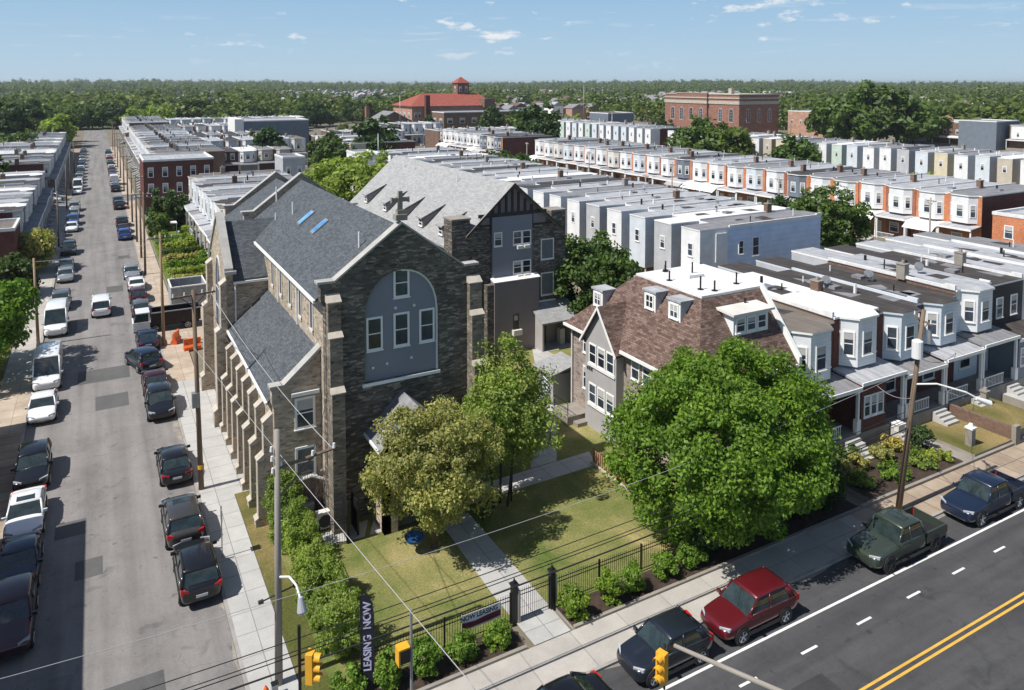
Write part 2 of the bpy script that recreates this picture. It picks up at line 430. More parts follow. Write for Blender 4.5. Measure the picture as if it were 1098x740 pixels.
# ------------------------------------------------------------------ ground, roads, paths
def asphalt(name, col, patch=0.16, crack=True, lane=None):
    m, nt, b = newmat(name)
    v = uvnode(nt, world=True)
    n1 = noise(nt, uvnode(nt, (0.5, 0.12, 1) if lane != 'x' else (0.12, 0.5, 1), world=True), 0.9, 5, 0.65)
    c = ramp(nt, n1, [(0.3, scl(col, 1 - patch)), (0.7, scl(col, 1 + patch))])
    n2 = noise(nt, v, 22, 3)
    c = mixc(nt, 1.0, c, ramp(nt, n2, [(0.3, (0.86,) * 3), (0.7, (1.14,) * 3)]), 'MULTIPLY')
    n4 = noise(nt, v, 0.33, 7, 0.75)
    c = mixc(nt, 1.0, c, ramp(nt, n4, [(0.3, (0.78,) * 3), (0.48, (1,) * 3), (0.7, (1.12,) * 3)]), 'MULTIPLY')
    if crack:
        vo = nt.nodes.new('ShaderNodeTexVoronoi'); vo.feature = 'DISTANCE_TO_EDGE'; vo.inputs['Scale'].default_value = 0.23
        nz = nt.nodes.new('ShaderNodeTexNoise'); nz.inputs['Scale'].default_value = 0.8; nz.inputs['Detail'].default_value = 4
        nt.links.new(v, nz.inputs['Vector'])
        ad = nt.nodes.new('ShaderNodeVectorMath'); ad.operation = 'MULTIPLY_ADD'
        nt.links.new(nz.outputs['Color'], ad.inputs[0]); ad.inputs[1].default_value = (2.2, 2.2, 0); nt.links.new(v, ad.inputs[2])
        nt.links.new(ad.outputs[0], vo.inputs['Vector'])
        e = ramp(nt, vo.outputs['Distance'], [(0.0, (0.6,) * 3), (0.007, (1,) * 3)])
        c = mixc(nt, 0.45, c, e, 'MULTIPLY')
        tr = noise(nt, uvnode(nt, (1.1, 0.03, 1) if lane != 'x' else (0.03, 1.1, 1), world=True), 1.0, 3, 0.5)
        c = mixc(nt, 1.0, c, ramp(nt, tr, [(0.3, (0.80,) * 3), (0.5, (1,) * 3), (0.7, (1.13,) * 3)]), 'MULTIPLY')
        st = noise(nt, v, 0.75, 2, 0.4, 1.2)
        c = mixc(nt, 1.0, c, ramp(nt, st, [(0.66, (1,) * 3), (0.74, (0.78,) * 3)]), 'MULTIPLY')
        # tar drips and oil spots
        n3 = noise(nt, v, 1.6, 3, 0.5)
        c = mixc(nt, 1.0, c, ramp(nt, n3, [(0.26, (0.6,) * 3), (0.34, (1,) * 3)]), 'MULTIPLY')
    nt.links.new(c, b.inputs['Base Color'])
    b.inputs['Roughness'].default_value = 0.85; b.inputs['Specular IOR Level'].default_value = 0.25
    bump(nt, b, n2, 0.15, 0.01)
    return m

def slabs(name, a, b_, joint, w, h, js=0.02, dirt=0.15):
    m, nt, b = newmat(name)
    v = uvnode(nt, world=True)
    t = nt.nodes.new('ShaderNodeTexBrick'); t.offset = 0.0
    t.inputs['Scale'].default_value = 1; t.inputs['Brick Width'].default_value = w; t.inputs['Row Height'].default_value = h
    t.inputs['Mortar Size'].default_value = js
    t.inputs['Color1'].default_value = c4(a); t.inputs['Color2'].default_value = c4(b_); t.inputs['Mortar'].default_value = c4(joint)
    nt.links.new(v, t.inputs['Vector'])
    n1 = noise(nt, v, 0.7, 6, 0.7)
    c = mixc(nt, 1.0, t.outputs['Color'], ramp(nt, n1, [(0.3, (1 - dirt,) * 3), (0.7, (1 + dirt * 0.6,) * 3)]), 'MULTIPLY')
    n2 = noise(nt, v, 14, 3)
    c = mixc(nt, 1.0, c, ramp(nt, n2, [(0.3, (0.93,) * 3), (0.7, (1.05,) * 3)]), 'MULTIPLY')
    nt.links.new(c, b.inputs['Base Color']); b.inputs['Roughness'].default_value = 0.85; b.inputs['Specular IOR Level'].default_value = 0.25
    return m

def grassmat(name, g, dry, amount=0.5):
    m, nt, b = newmat(name)
    v = uvnode(nt, world=True)
    n1 = noise(nt, v, 0.22, 6, 0.62, 0.6)
    c = ramp(nt, n1, [(0.36 - 0.1 * (1 - amount), g), (0.5 + 0.2 * (1 - amount), tuple((x + y) / 2 for x, y in zip(g, dry))), (0.68 + 0.15 * (1 - amount), dry)])
    n2 = noise(nt, v, 9, 4, 0.7)
    c = mixc(nt, 1.0, c, ramp(nt, n2, [(0.25, (0.6,) * 3), (0.75, (1.35,) * 3)]), 'MULTIPLY')
    n3 = noise(nt, v, 45, 2)
    c = mixc(nt, 1.0, c, ramp(nt, n3, [(0.3, (0.7,) * 3), (0.7, (1.3,) * 3)]), 'MULTIPLY')
    nt.links.new(c, b.inputs['Base Color']); b.inputs['Roughness'].default_value = 0.95; b.inputs['Specular IOR Level'].default_value = 0.1
    bump(nt, b, n3, 0.8, 0.05)
    return m

def slab(name, x0, y0, x1, y1, z0, z1, m, mt=None):
    b = MB().box(x0, y0, z0, x1, y1, z1, 0, 0 if mt is None else 1, skip='b')
    return tag(b.build(name, [m] if mt is None else [m, mt]), kind='structure')

def sheet(name, polys, z, m):
    b = MB()
    for p in polys: b.poly([(x, y, z) for x, y in p])
    return tag(b.build(name, m), kind='structure')

def rect(x0, y0, x1, y1): return [(x0, y0), (x1, y0), (x1, y1), (x0, y1)]

def build_setting():
    M['asphalt_street'] = asphalt('worn_asphalt', (0.20, 0.19, 0.185), 0.14)
    M['asphalt_main'] = asphalt('dark_asphalt', (0.066, 0.066, 0.069), 0.2, lane='x')
    M['asphalt_patch'] = asphalt('patch_asphalt', (0.10, 0.10, 0.10), 0.1, False)
    M['asphalt_far'] = asphalt('far_asphalt', (0.16, 0.155, 0.15), 0.12, False)
    M['slab_new'] = slabs('new_concrete_slabs', (0.40, 0.395, 0.385), (0.45, 0.445, 0.43), (0.22, 0.215, 0.21), 1.45, 1.5)
    M['slab_main'] = slabs('main_concrete_slabs', (0.38, 0.355, 0.325), (0.43, 0.405, 0.37), (0.25, 0.23, 0.21), 2.6, 1.2)
    M['slab_old'] = slabs('old_brown_slabs', (0.30, 0.235, 0.175), (0.40, 0.325, 0.25), (0.15, 0.12, 0.1), 1.7, 1.2, 0.03, 0.25)
    M['slab_tan'] = slabs('tan_slabs', (0.40, 0.325, 0.25), (0.46, 0.385, 0.31), (0.26, 0.21, 0.17), 1.5, 1.5, 0.02, 0.25)
    M['kerb'] = plain('kerb_stone', (0.30, 0.285, 0.27), 0.85, 0.25, 0.8, world=True)
    M['lawn'] = grassmat('lawn_grass', (0.07, 0.13, 0.02), (0.50, 0.39, 0.19), 0.46)
    M['lawn_dry'] = grassmat('dry_grass', (0.10, 0.11, 0.03), (0.32, 0.24, 0.11), 0.85)
    M['lawn_green'] = grassmat('garden_grass', (0.09, 0.15, 0.03), (0.20, 0.21, 0.06), 0.5)
    M['mulch'] = plain('brown_mulch', (0.045, 0.03, 0.022), 0.95, 0.4, 3, world=True)
    M['gravel'] = plain('grey_gravel', (0.17, 0.17, 0.175), 0.9, 0.3, 6, fine=0.35, world=True)
    M['dirt'] = plain('yard_dirt', (0.17, 0.15, 0.11), 0.95, 0.3, 0.15, world=True)
    M['white_mark'] = plain('worn_white_marking', (0.72, 0.72, 0.70), 0.7, 0.12, 1.5, fine=0.12, world=True)
    M['yellow_mark'] = plain('worn_yellow_marking', (0.60, 0.36, 0.06), 0.7, 0.12, 1.5, fine=0.12, world=True)
    # ground to the horizon
    m, nt, b = newmat('far_ground')
    v = uvnode(nt, world=True)
    n1 = noise(nt, v, 0.012, 6, 0.6)
    nt.links.new(ramp(nt, n1, [(0.3, (0.045, 0.075, 0.026)), (0.55, (0.07, 0.10, 0.036)), (0.75, (0.15, 0.145, 0.085))]), b.inputs['Base Color'])
    b.inputs['Roughness'].default_value = 0.95
    M['far_ground'] = m
    sheet('ground', [rect(-9000, -3000, 12000, 16000)], 0.0, M['far_ground'])
    # town floor: yards and alleys between the rows
    sheet('yards', [rect(-60, 12, 340, 470)], 0.006, M['dirt'])
    # streets
    sheet('street', [rect(-5.0, 10, 4.75, 455)], 0.016, M['asphalt_street'])
    sheet('main_road', [rect(-80, 11.5, 420, 25.1)], 0.020, M['asphalt_main'])
    sheet('side_street', [rect(84, 26, 93.5, 470)], 0.016, M['asphalt_far'])
    sheet('cross_street', [rect(-90, 178, 340, 188), rect(-90, 332, 340, 341)], 0.012, M['asphalt_far'])
    # darker resurfaced lane strip and patches
    P_ = [rect(-2.6, 47.0, -1.1, 48.7), rect(-1.55, 42.6, -0.3, 44.3), rect(-1.9, 70.9, 2.0, 74.1), rect(-0.6, 64.6, 1.7, 67.5), rect(-3.2, 86.0, -2.2, 91),
          rect(-0.8, 30.9, 1.9, 34.2), rect(0.6, 101, 2.4, 104), rect(2.3, 120, 3.8, 122), rect(2.5, 112, 3.9, 114)]
    sheet('road_patch', P_, 0.024, M['asphalt_patch'])
    M['tar_dark'] = asphalt('tar_patch', (0.05, 0.05, 0.053), 0.15, False)
    sheet('turning_patch', [rect(23.4, 19.5, 26.3, 20.5)], 0.024, M['tar_dark'])
    M['grit'] = plain('gutter_grit', (0.24, 0.215, 0.185), 0.95, 0.35, 1.2, fine=0.3, world=True)
    g = []
    rr = random.Random(4)
    y = 28.0
    while y < 150:
        w, l = rr.uniform(.1, .5), rr.uniform(2, 7)
        g.append([(4.75, y), (4.75, y + l), (4.75 - w * .6, y + l * .7), (4.75 - w, y + l * .4), (4.75 - w * .4, y + l * .1)]); y += l + rr.uniform(.5, 4)
    x = 12.0
    while x < 80:
        w, l = rr.uniform(.08, .35), rr.uniform(2, 6)
        g.append([(x, 25.1), (x + l * .2, 25.1 - w), (x + l * .7, 25.1 - w * .6), (x + l, 25.1)]); x += l + rr.uniform(.5, 3)
    sheet('gutter_grit', g, 0.0225, M['grit'])
    # markings
    mk = [rect(19.6, 22.99, 34.9, 23.12), rect(35.0, 22.99, 160, 23.12)]
    x = 19.0
    while x < 150:
        mk.append(rect(x, 21.57, x + 1.0, 21.69)); x += 3.72
    sheet('white_lane_markings', mk, 0.026, M['white_mark'])
    sheet('yellow_centre_lines', [rect(22, 19.02, 200, 19.14), rect(22, 18.72, 200, 18.84)], 0.026, M['yellow_mark'])
    sheet('stop_line', [rect(-0.2, 32.3, 0.55, 32.75)], 0.028, M['white_mark'])
    # pavements with kerbs; kerb stones 0.15 wide, walk a step above the road
    K = M['kerb']
    kerbs = MB()
    def walk(name, x0, y0, x1, y1, m, side):
        slab(name, x0, y0, x1, y1, 0.0, 0.13, K, m)
        if side == 'l': kerbs.box(x0 - 0.16, y0, 0, x0, y1, 0.135)
        if side == 'r': kerbs.box(x1, y0, 0, x1 + 0.16, y1, 0.135)
        if side == 'b': kerbs.box(x0, y0 - 0.16, 0, x1, y0, 0.135)
    walk('pavement', 4.92, 28.0, 6.75, 47.0, M['slab_new'], 'l')
    walk('pavement', 4.92, 47.0, 7.9, 67.5, M['slab_new'], 'l')
    walk('pavement', 4.92, 67.5, 7.0, 84.0, M['slab_tan'], 'l')
    walk('pavement', 4.92, 84.0, 7.0, 178, M['slab_tan'], 'l')
    walk('pavement', 4.92, 188, 7.2, 332, M['slab_tan'], 'l')
    walk('pavement', -7.4, 28, -5.16, 63, M['slab_old'], 'r')
    walk('pavement', -7.4, 63, -5.16, 74, M['slab_tan'], 'r')
    walk('pavement', -7.4, 74, -5.16, 178, M['slab_main'], 'r')
    walk('pavement', -7.4, 188, -5.16, 332, M['slab_old'], 'r')
    walk('pavement', 6.75, 25.26, 27.0, 27.55, M['slab_main'], 'b')
    walk('pavement', 27.0, 25.26, 37.5, 27.55, M['slab_main'], 'b')
    walk('pavement', 37.5, 25.26, 82, 27.55, M['slab_old'], 'b')
    slab('pavement', 4.92, 25.4, 6.75, 28.0, 0, 0.13, K, M['slab_main'])
    walk('pavement', 93.7, 27, 96.2, 178, M['slab_main'], 'l')
    walk('pavement', 81.5, 27.6, 83.8, 178, M['slab_main'], 'r')
    tag(kerbs.build('kerb', K), kind='structure')
    # low garden edge along the main road and beds behind it
    slab('planting_bed', 7.2, 27.72, 16.0, 29.2, 0, 0.15, K, M['mulch'])
    slab('planting_bed', 18.5, 27.72, 38.6, 29.2, 0, 0.15, K, M['mulch'])
    e = MB().box(7.2, 27.55, 0, 16.0, 27.72, 0.24).box(18.5, 27.55, 0, 38.6, 27.72, 0.24).box(38.62, 27.55, 0, 60, 27.75, 0.3)
    tag(e.build('garden_kerb', M['conc_dark']), kind='structure')
    # church lawn, verge, paths
    slab('verge', 6.78, 28.0, 7.9, 47.0, 0, 0.14, M['dirt'], M['lawn_dry'])
    slab('lawn', 7.9, 29.2, 40.5, 62.0, 0, 0.12, M['dirt'], M['lawn'])
    sheet('gate_path', [[(16.4, 27.6), (18.3, 27.6), (18.3, 32.1), (18.3, 38.4), (16.5, 38.6), (16.3, 31.3)]], 0.126, M['slab_new'])
    sheet('cross_path', [[(12.6, 39.0), (28.0, 39.3), (28.6, 41.0), (13.4, 40.6)], [(9.9, 39.2), (12.3, 39.0), (13.0, 40.5), (10.4, 40.5)]], 0.130, M['slab_new'])
    sheet('back_path', [[(24.0, 41.0), (26.0, 41.0), (28.3, 44.5), (31.8, 50.2), (33.4, 52.0), (33.2, 55.6), (31.0, 50.6), (27.2, 45.2)],
                        [(33.4, 52.0), (35.0, 52.0), (36.2, 54.6), (36.2, 58.6), (39.2, 58.6), (39.2, 60.8), (35.7, 60.8), (33.3, 56.0)]], 0.126, M['slab_new'])
    sheet('gravel_bed', [rect(9.2, 41.2, 15.0, 47.0)], 0.126, M['gravel'])
    # front gardens of the terrace along the main road
    slab('front_garden', 39.6, 27.75, 49.0, 32.3, 0, 0.35, M['conc_dark'], M['mulch'])
    slab('front_lawn', 50.3, 27.75, 54.7, 32.3, 0, 0.45, M['conc_dark'], M['lawn_dry'])
    slab('front_lawn', 55.0, 28.0, 59.9, 32.3, 0, 0.75, M['conc_dark'], M['lawn_dry'])
    slab('front_yard', 61.8, 28.0, 82, 32.3, 0, 0.6, M['conc_dark'], M['concrete'])
    slab('garden_path', 49.0, 27.75, 50.3, 31.2, 0, 0.2, M['conc_dark'], M['conc_dark'])
    # raised terrace gardens across the side street, hedged gardens up the street
    slab('terrace_garden', 96.4, 55, 103, 176, 0, 1.0, M['brick_brown'], M['lawn_green'])
    slab('front_gardens', 7.2, 93.0, 14.6, 152, 0, 0.3, M['conc_dark'], M['lawn_green'])
    slab('car_park', 7.0, 77.0, 14.2, 92.8, 0, 0.12, M['conc_dark'], M['slab_tan'])
    slab('left_verge', -60, 58, -7.4, 84, 0, 0.1, M['dirt'], M['lawn_dry'])

def build_sky():
    w = bpy.data.worlds.new('World'); scene.world = w; w.use_nodes = True
    nt = w.node_tree; bg = nt.nodes['Background']
    sky = nt.nodes.new('ShaderNodeTexSky'); sky.sky_type = 'NISHITA'; sky.sun_disc = False
    sky.sun_elevation = SUN_EL; sky.sun_rotation = SUN_ROT
    sky.altitude = 50; sky.air_density = 1.0; sky.dust_density = 0.6; sky.ozone_density = 1.6
    geo = nt.nodes.new('ShaderNodeTexCoord')
    sep = nt.nodes.new('ShaderNodeSeparateXYZ'); nt.links.new(geo.outputs['Generated'], sep.inputs[0])
    def mth(op, a, b=None, clamp=False):
        n = nt.nodes.new('ShaderNodeMath'); n.operation = op; n.use_clamp = clamp
        for i, x in enumerate((a, b)):
            if x is None: continue
            if isinstance(x, (int, float)): n.inputs[i].default_value = x
            else: nt.links.new(x, n.inputs[i])
        return n.outputs[0]
    # cloud layer: flat sheet overhead seen in perspective
    zc = mth('MAXIMUM', sep.outputs[2], 0.006)
    px = mth('DIVIDE', sep.outputs[0], mth('ADD', zc, 0.02)); py = mth('DIVIDE', sep.outputs[1], mth('ADD', zc, 0.02))
    cb = nt.nodes.new('ShaderNodeCombineXYZ'); nt.links.new(px, cb.inputs[0]); nt.links.new(py, cb.inputs[1])
    # small fair weather puffs
    pv = nt.nodes.new('ShaderNodeVectorMath'); pv.operation = 'MULTIPLY'; nt.links.new(geo.outputs['Generated'], pv.inputs[0]); pv.inputs[1].default_value = (1, 1, 3.0)
    pf = noise(nt, pv.outputs[0], 24.0, 8, 0.58)
    pl = noise(nt, pv.outputs[0], 5.5, 2, 0.5)
    puff = ramp(nt, mth('ADD', pf, mth('MULTIPLY', mth('SUBTRACT', pl, 0.5), 0.5)), [(0.625, (0, 0, 0)), (0.72, (1, 1, 1))])
    n1 = noise(nt, cb.outputs[0], 1.15, 9, 0.62)
    n2 = noise(nt, cb.outputs[0], 0.28, 3, 0.5)
    thr = mth('ADD', n1, mth('MULTIPLY', mth('SUBTRACT', n2, 0.5), 0.35))
    mask = ramp(nt, thr, [(0.585, (0, 0, 0)), (0.70, (1, 1, 1))])
    fade = ramp(nt, sep.outputs[2], [(0.012, (0, 0, 0)), (0.06, (0.75,) * 3)])
    mk = mixc(nt, 1.0, mixc(nt, 1.0, mixc(nt, 1.0, mask, (0.3, 0.3, 0.3), 'MULTIPLY'), puff, 'ADD'), fade, 'MULTIPLY')
    # pale summer air towards the horizon
    hz = ramp(nt, sep.outputs[2], [(0.0, (0.96,) * 3), (0.12, (0.82,) * 3), (0.40, (0.0,) * 3)])
    veil = mixc(nt, 1.0, ramp(nt, sep.outputs[2], [(0.0, (0.53, 0.70, 0.83)), (0.05, (0.44, 0.645, 0.84)), (0.12, (0.335, 0.565, 0.84))]), (VEIL, VEIL, VEIL), 'MULTIPLY')
    col = mixc(nt, hz, sky.outputs[0], veil)
    col = mixc(nt, mk, col, (VEIL * 0.93, VEIL * 0.95, VEIL * 0.98))
    nt.links.new(col, bg.inputs['Color'])
    bg.inputs['Strength'].default_value = SKY_STRENGTH
    ld = bpy.data.lights.new('sun', 'SUN'); ld.energy = SUN_STRENGTH; ld.angle = R(0.53); ld.color = (1.0, 0.955, 0.89)
    lo = bpy.data.objects.new('sun', ld); link(lo)
    lo.rotation_euler = Vector(SUN_DIR).to_track_quat('-Z', 'Y').to_euler()
    lo.location = (-40, 20, 80)

SUN_EL = R(54); SUN_ROT = R(-90); SUN_STRENGTH = 4.9; SKY_STRENGTH = 0.075; VEIL = 10.2
SUN_DIR = (math.cos(SUN_EL), 0.006, -math.sin(SUN_EL))

def build_camera():
    cd = bpy.data.cameras.new('camera'); cd.sensor_width = 36; cd.lens = 809.66 / 1098 * 36
    cd.shift_y = -(370 - 135) / 1098.0
    cd.clip_start = 0.5; cd.clip_end = 30000
    co = bpy.data.objects.new('camera', cd); link(co)
    co.location = (0, 0, 25); co.rotation_euler = (R(90 - 3.2517), 0, R(-28.9175))
    scene.camera = co
    vs = scene.view_settings
    vs.view_transform = 'Standard'; vs.look = 'None'; vs.exposure = EXPOSURE; vs.gamma = 1
    vs.use_curve_mapping = False
    scene.render.resolution_x = 1024; scene.render.resolution_y = 690
EXPOSURE = 0.30

def build_haze():
    m = bpy.data.materials.new('haze_air'); m.use_nodes = True; nt = m.node_tree
    nt.nodes.remove(nt.nodes['Principled BSDF'])
    v = nt.nodes.new('ShaderNodeVolumePrincipled')
    v.inputs['Color'].default_value = (0.82, 0.90, 1.0, 1); v.inputs['Density'].default_value = HAZE; v.inputs['Anisotropy'].default_value = 0.2
    nt.links.new(v.outputs[0], nt.nodes['Material Output'].inputs['Volume'])
    o = MB().box(-9050, -3050, -1.0, 12050, 16050, 48).build('haze', m)
    tag(o, 'thin summer haze over the whole suburb', 'haze', kind='stuff')
HAZE = 0.0001
# ------------------------------------------------------------------ foliage
def leaf_mesh(name, centers, radii, per, size, rng, mat, squash=0.85, up=0.35):
    """many small rhombic leaves scattered through clumps"""
    centers = np.asarray(centers, 'f'); radii = np.asarray(radii, 'f')
    mid = centers.mean(0)
    n = len(centers) * per
    ci = np.repeat(np.arange(len(centers)), per)
    d = rng.normal(size=(n, 3)); d /= np.linalg.norm(d, axis=1, keepdims=True)
    r = rng.random(n) ** 0.45
    off = d * (r * radii[ci])[:, None]; off[:, 2] *= squash
    p = centers[ci] + off
    out = p - mid; out /= np.maximum(np.linalg.norm(out, axis=1, keepdims=True), 1e-5)
    nor = rng.normal(size=(n, 3)) * 0.75 + out * 0.45 + d * 0.5; nor[:, 2] += up
    nor /= np.linalg.norm(nor, axis=1, keepdims=True)
    t = np.cross(nor, rng.normal(size=(n, 3))); t /= np.maximum(np.linalg.norm(t, axis=1, keepdims=True), 1e-5)
    b = np.cross(nor, t)
    s = size * (0.6 + 0.8 * rng.random(n))[:, None]
    q = np.stack([p - t * s, p + b * s * 0.55, p + t * s, p - b * s * 0.55], 1).reshape(-1, 3).astype('f')
    return quad_mesh(name, q, mat)

def quad_mesh(name, q, mat):
    n = len(q) // 4
    me = bpy.data.meshes.new(name)
    me.vertices.add(n * 4); me.vertices.foreach_set('co', q.ravel())
    me.loops.add(n * 4); me.loops.foreach_set('vertex_index', np.arange(n * 4, dtype='i'))
    me.polygons.add(n); me.polygons.foreach_set('loop_start', np.arange(0, n * 4, 4, dtype='i'))
    try: me.polygons.foreach_set('loop_total', np.full(n, 4, 'i'))
    except Exception: pass
    me.materials.append(mat); me.update()
    return me

def crown_clumps(rng, rx, ry, rz, n, rc, hollow=0.55, lobes=0.22, flat_bottom=0.5):
    d = rng.normal(size=(n * 2, 3)); d /= np.linalg.norm(d, axis=1, keepdims=True)
    d = d[d[:, 2] > -flat_bottom - 0.25][:n]
    k = len(d)
    ph = rng.random(6) * 6.28
    az = np.arctan2(d[:, 1], d[:, 0])
    lob = 1 + lobes * (np.sin(2 * az + ph[0]) * 0.5 + np.sin(3 * az + ph[1] + 2 * d[:, 2]) * 0.5 + np.sin(5 * az + ph[2] - 3 * d[:, 2]) * 0.35)
    r = (hollow + (1 - hollow) * rng.random(k) ** 0.6) * lob
    c = d * r[:, None] * np.array([rx, ry, rz])
    c[:, 2] = np.maximum(c[:, 2], -rz * flat_bottom)
    return c, rc * (0.65 + 0.7 * rng.random(k))

def trunk_mb(rng, h, r, crown_r, base=(0, 0), limbs=6, top=None):
    mb = MB(); top = top or h * 1.25
    x, y = base
    p = (x, y, 0); q = (x + rng.normal() * 0.1, y + rng.normal() * 0.1, h)
    mb.tube((x, y, -0.05), (x, y, 0.25), r * 1.5, r, 9).tube((x, y, 0.25), q, r, r * 0.75, 9)
    mb.tube(q, (q[0], q[1], top), r * 0.75, r * 0.3, 7)
    for i in range(limbs):
        a = 6.28 * i / limbs + rng.random()
        z0 = h * (0.75 + 0.3 * rng.random())
        e = (q[0] + math.cos(a) * crown_r * 0.6, q[1] + math.sin(a) * crown_r * 0.6, z0 + crown_r * (0.5 + 0.5 * rng.random()))
        md = (q[0] + math.cos(a) * crown_r * 0.25, q[1] + math.sin(a) * crown_r * 0.25, z0 + crown_r * 0.35)
        mb.tube((q[0], q[1], z0), md, r * 0.5, r * 0.35, 6).tube(md, e, r * 0.35, r * 0.1, 6)
    return mb

def tree(name, label, loc, h, rx, ry, rz, mat, n=120, per=90, size=0.22, rc=0.9, seed=1, trunk_r=0.25, group=None, cat='tree', trunk_h=None, bark='bark', hollow=0.55, flat=0.5, lobes=0.22):
    rng = np.random.default_rng(seed)
    t = thing(name, label, cat, loc, 0, group)
    zc = h - rz
    c, r = crown_clumps(rng, rx, ry, rz, n, rc, hollow, lobes, flat)
    c[:, 2] += zc
    me = leaf_mesh('crown', c, r, per, size, rng, mat)
    link(bpy.data.objects.new('crown', me), t)
    th = trunk_h or max(0.5, zc - rz * 0.45)
    trunk_mb(rng, th, trunk_r, min(rx, ry), limbs=7, top=zc + rz * 0.4).build('trunk', M[bark], t, smooth=True)
    return t

def shrub(name, label, loc, rx, ry, h, mat, n=30, per=60, size=0.1, seed=1, group=None, cat='shrub', rc=0.25):
    rng = np.random.default_rng(seed)
    t = thing(name, label, cat, loc, 0, group)
    c, r = crown_clumps(rng, rx, ry, h * 0.52, n, rc, 0.45, 0.2, 0.95)
    c[:, 2] += h * 0.5
    link(bpy.data.objects.new('foliage', leaf_mesh('foliage', c, r, per, size, rng, mat)), t)
    mb = MB()
    for i in range(4):
        a = i * 1.6
        mb.tube((0.05 * math.cos(a), 0.05 * math.sin(a), -0.02), (rx * 0.5 * math.cos(a), ry * 0.5 * math.sin(a), h * 0.6), 0.025, 0.01, 5)
    mb.build('stem', M['bark'], t)
    return t

def hedge(name, label, x0, y0, x1, y1, h, mat, dens=6, per=55, size=0.1, seed=1, z=0.12, wob=0.15, group=None, rc=0.28, cat='hedge'):
    rng = np.random.default_rng(seed)
    n = int(dens * (abs(x1 - x0) * abs(y1 - y0) + h * (abs(x1 - x0) + abs(y1 - y0)) * 0.8))
    c = np.stack([rng.uniform(x0, x1, n), rng.uniform(y0, y1, n), h * rng.random(n) ** 0.5], 1)
    bumpz = 1 + wob * np.sin(c[:, 1] * 1.9 + seed) + wob * np.sin(c[:, 0] * 2.3 + c[:, 1] * 0.9)
    c[:, 2] *= bumpz
    ctr = np.array([(x0 + x1) / 2, (y0 + y1) / 2, 0])
    t = thing(name, label, cat, (ctr[0], ctr[1], z), 0, group)
    me = leaf_mesh('foliage', c - ctr, np.full(n, rc), per, size, rng, mat, 1.0)
    link(bpy.data.objects.new('foliage', me), t)
    mb = MB()
    L = max(abs(x1 - x0), abs(y1 - y0)); k = max(2, int(L / 0.8))
    for i in range(k):
        f = (i + 0.5) / k
        x = x0 + (x1 - x0) * (f if abs(x1 - x0) > abs(y1 - y0) else 0.5) - ctr[0]; y = y0 + (y1 - y0) * (f if abs(y1 - y0) >= abs(x1 - x0) else 0.5) - ctr[1]
        mb.tube((x, y, -0.1), (x + 0.1, y, h * 0.7), 0.03, 0.015, 5)
    mb.build('stem', M['bark'], t)
    return t

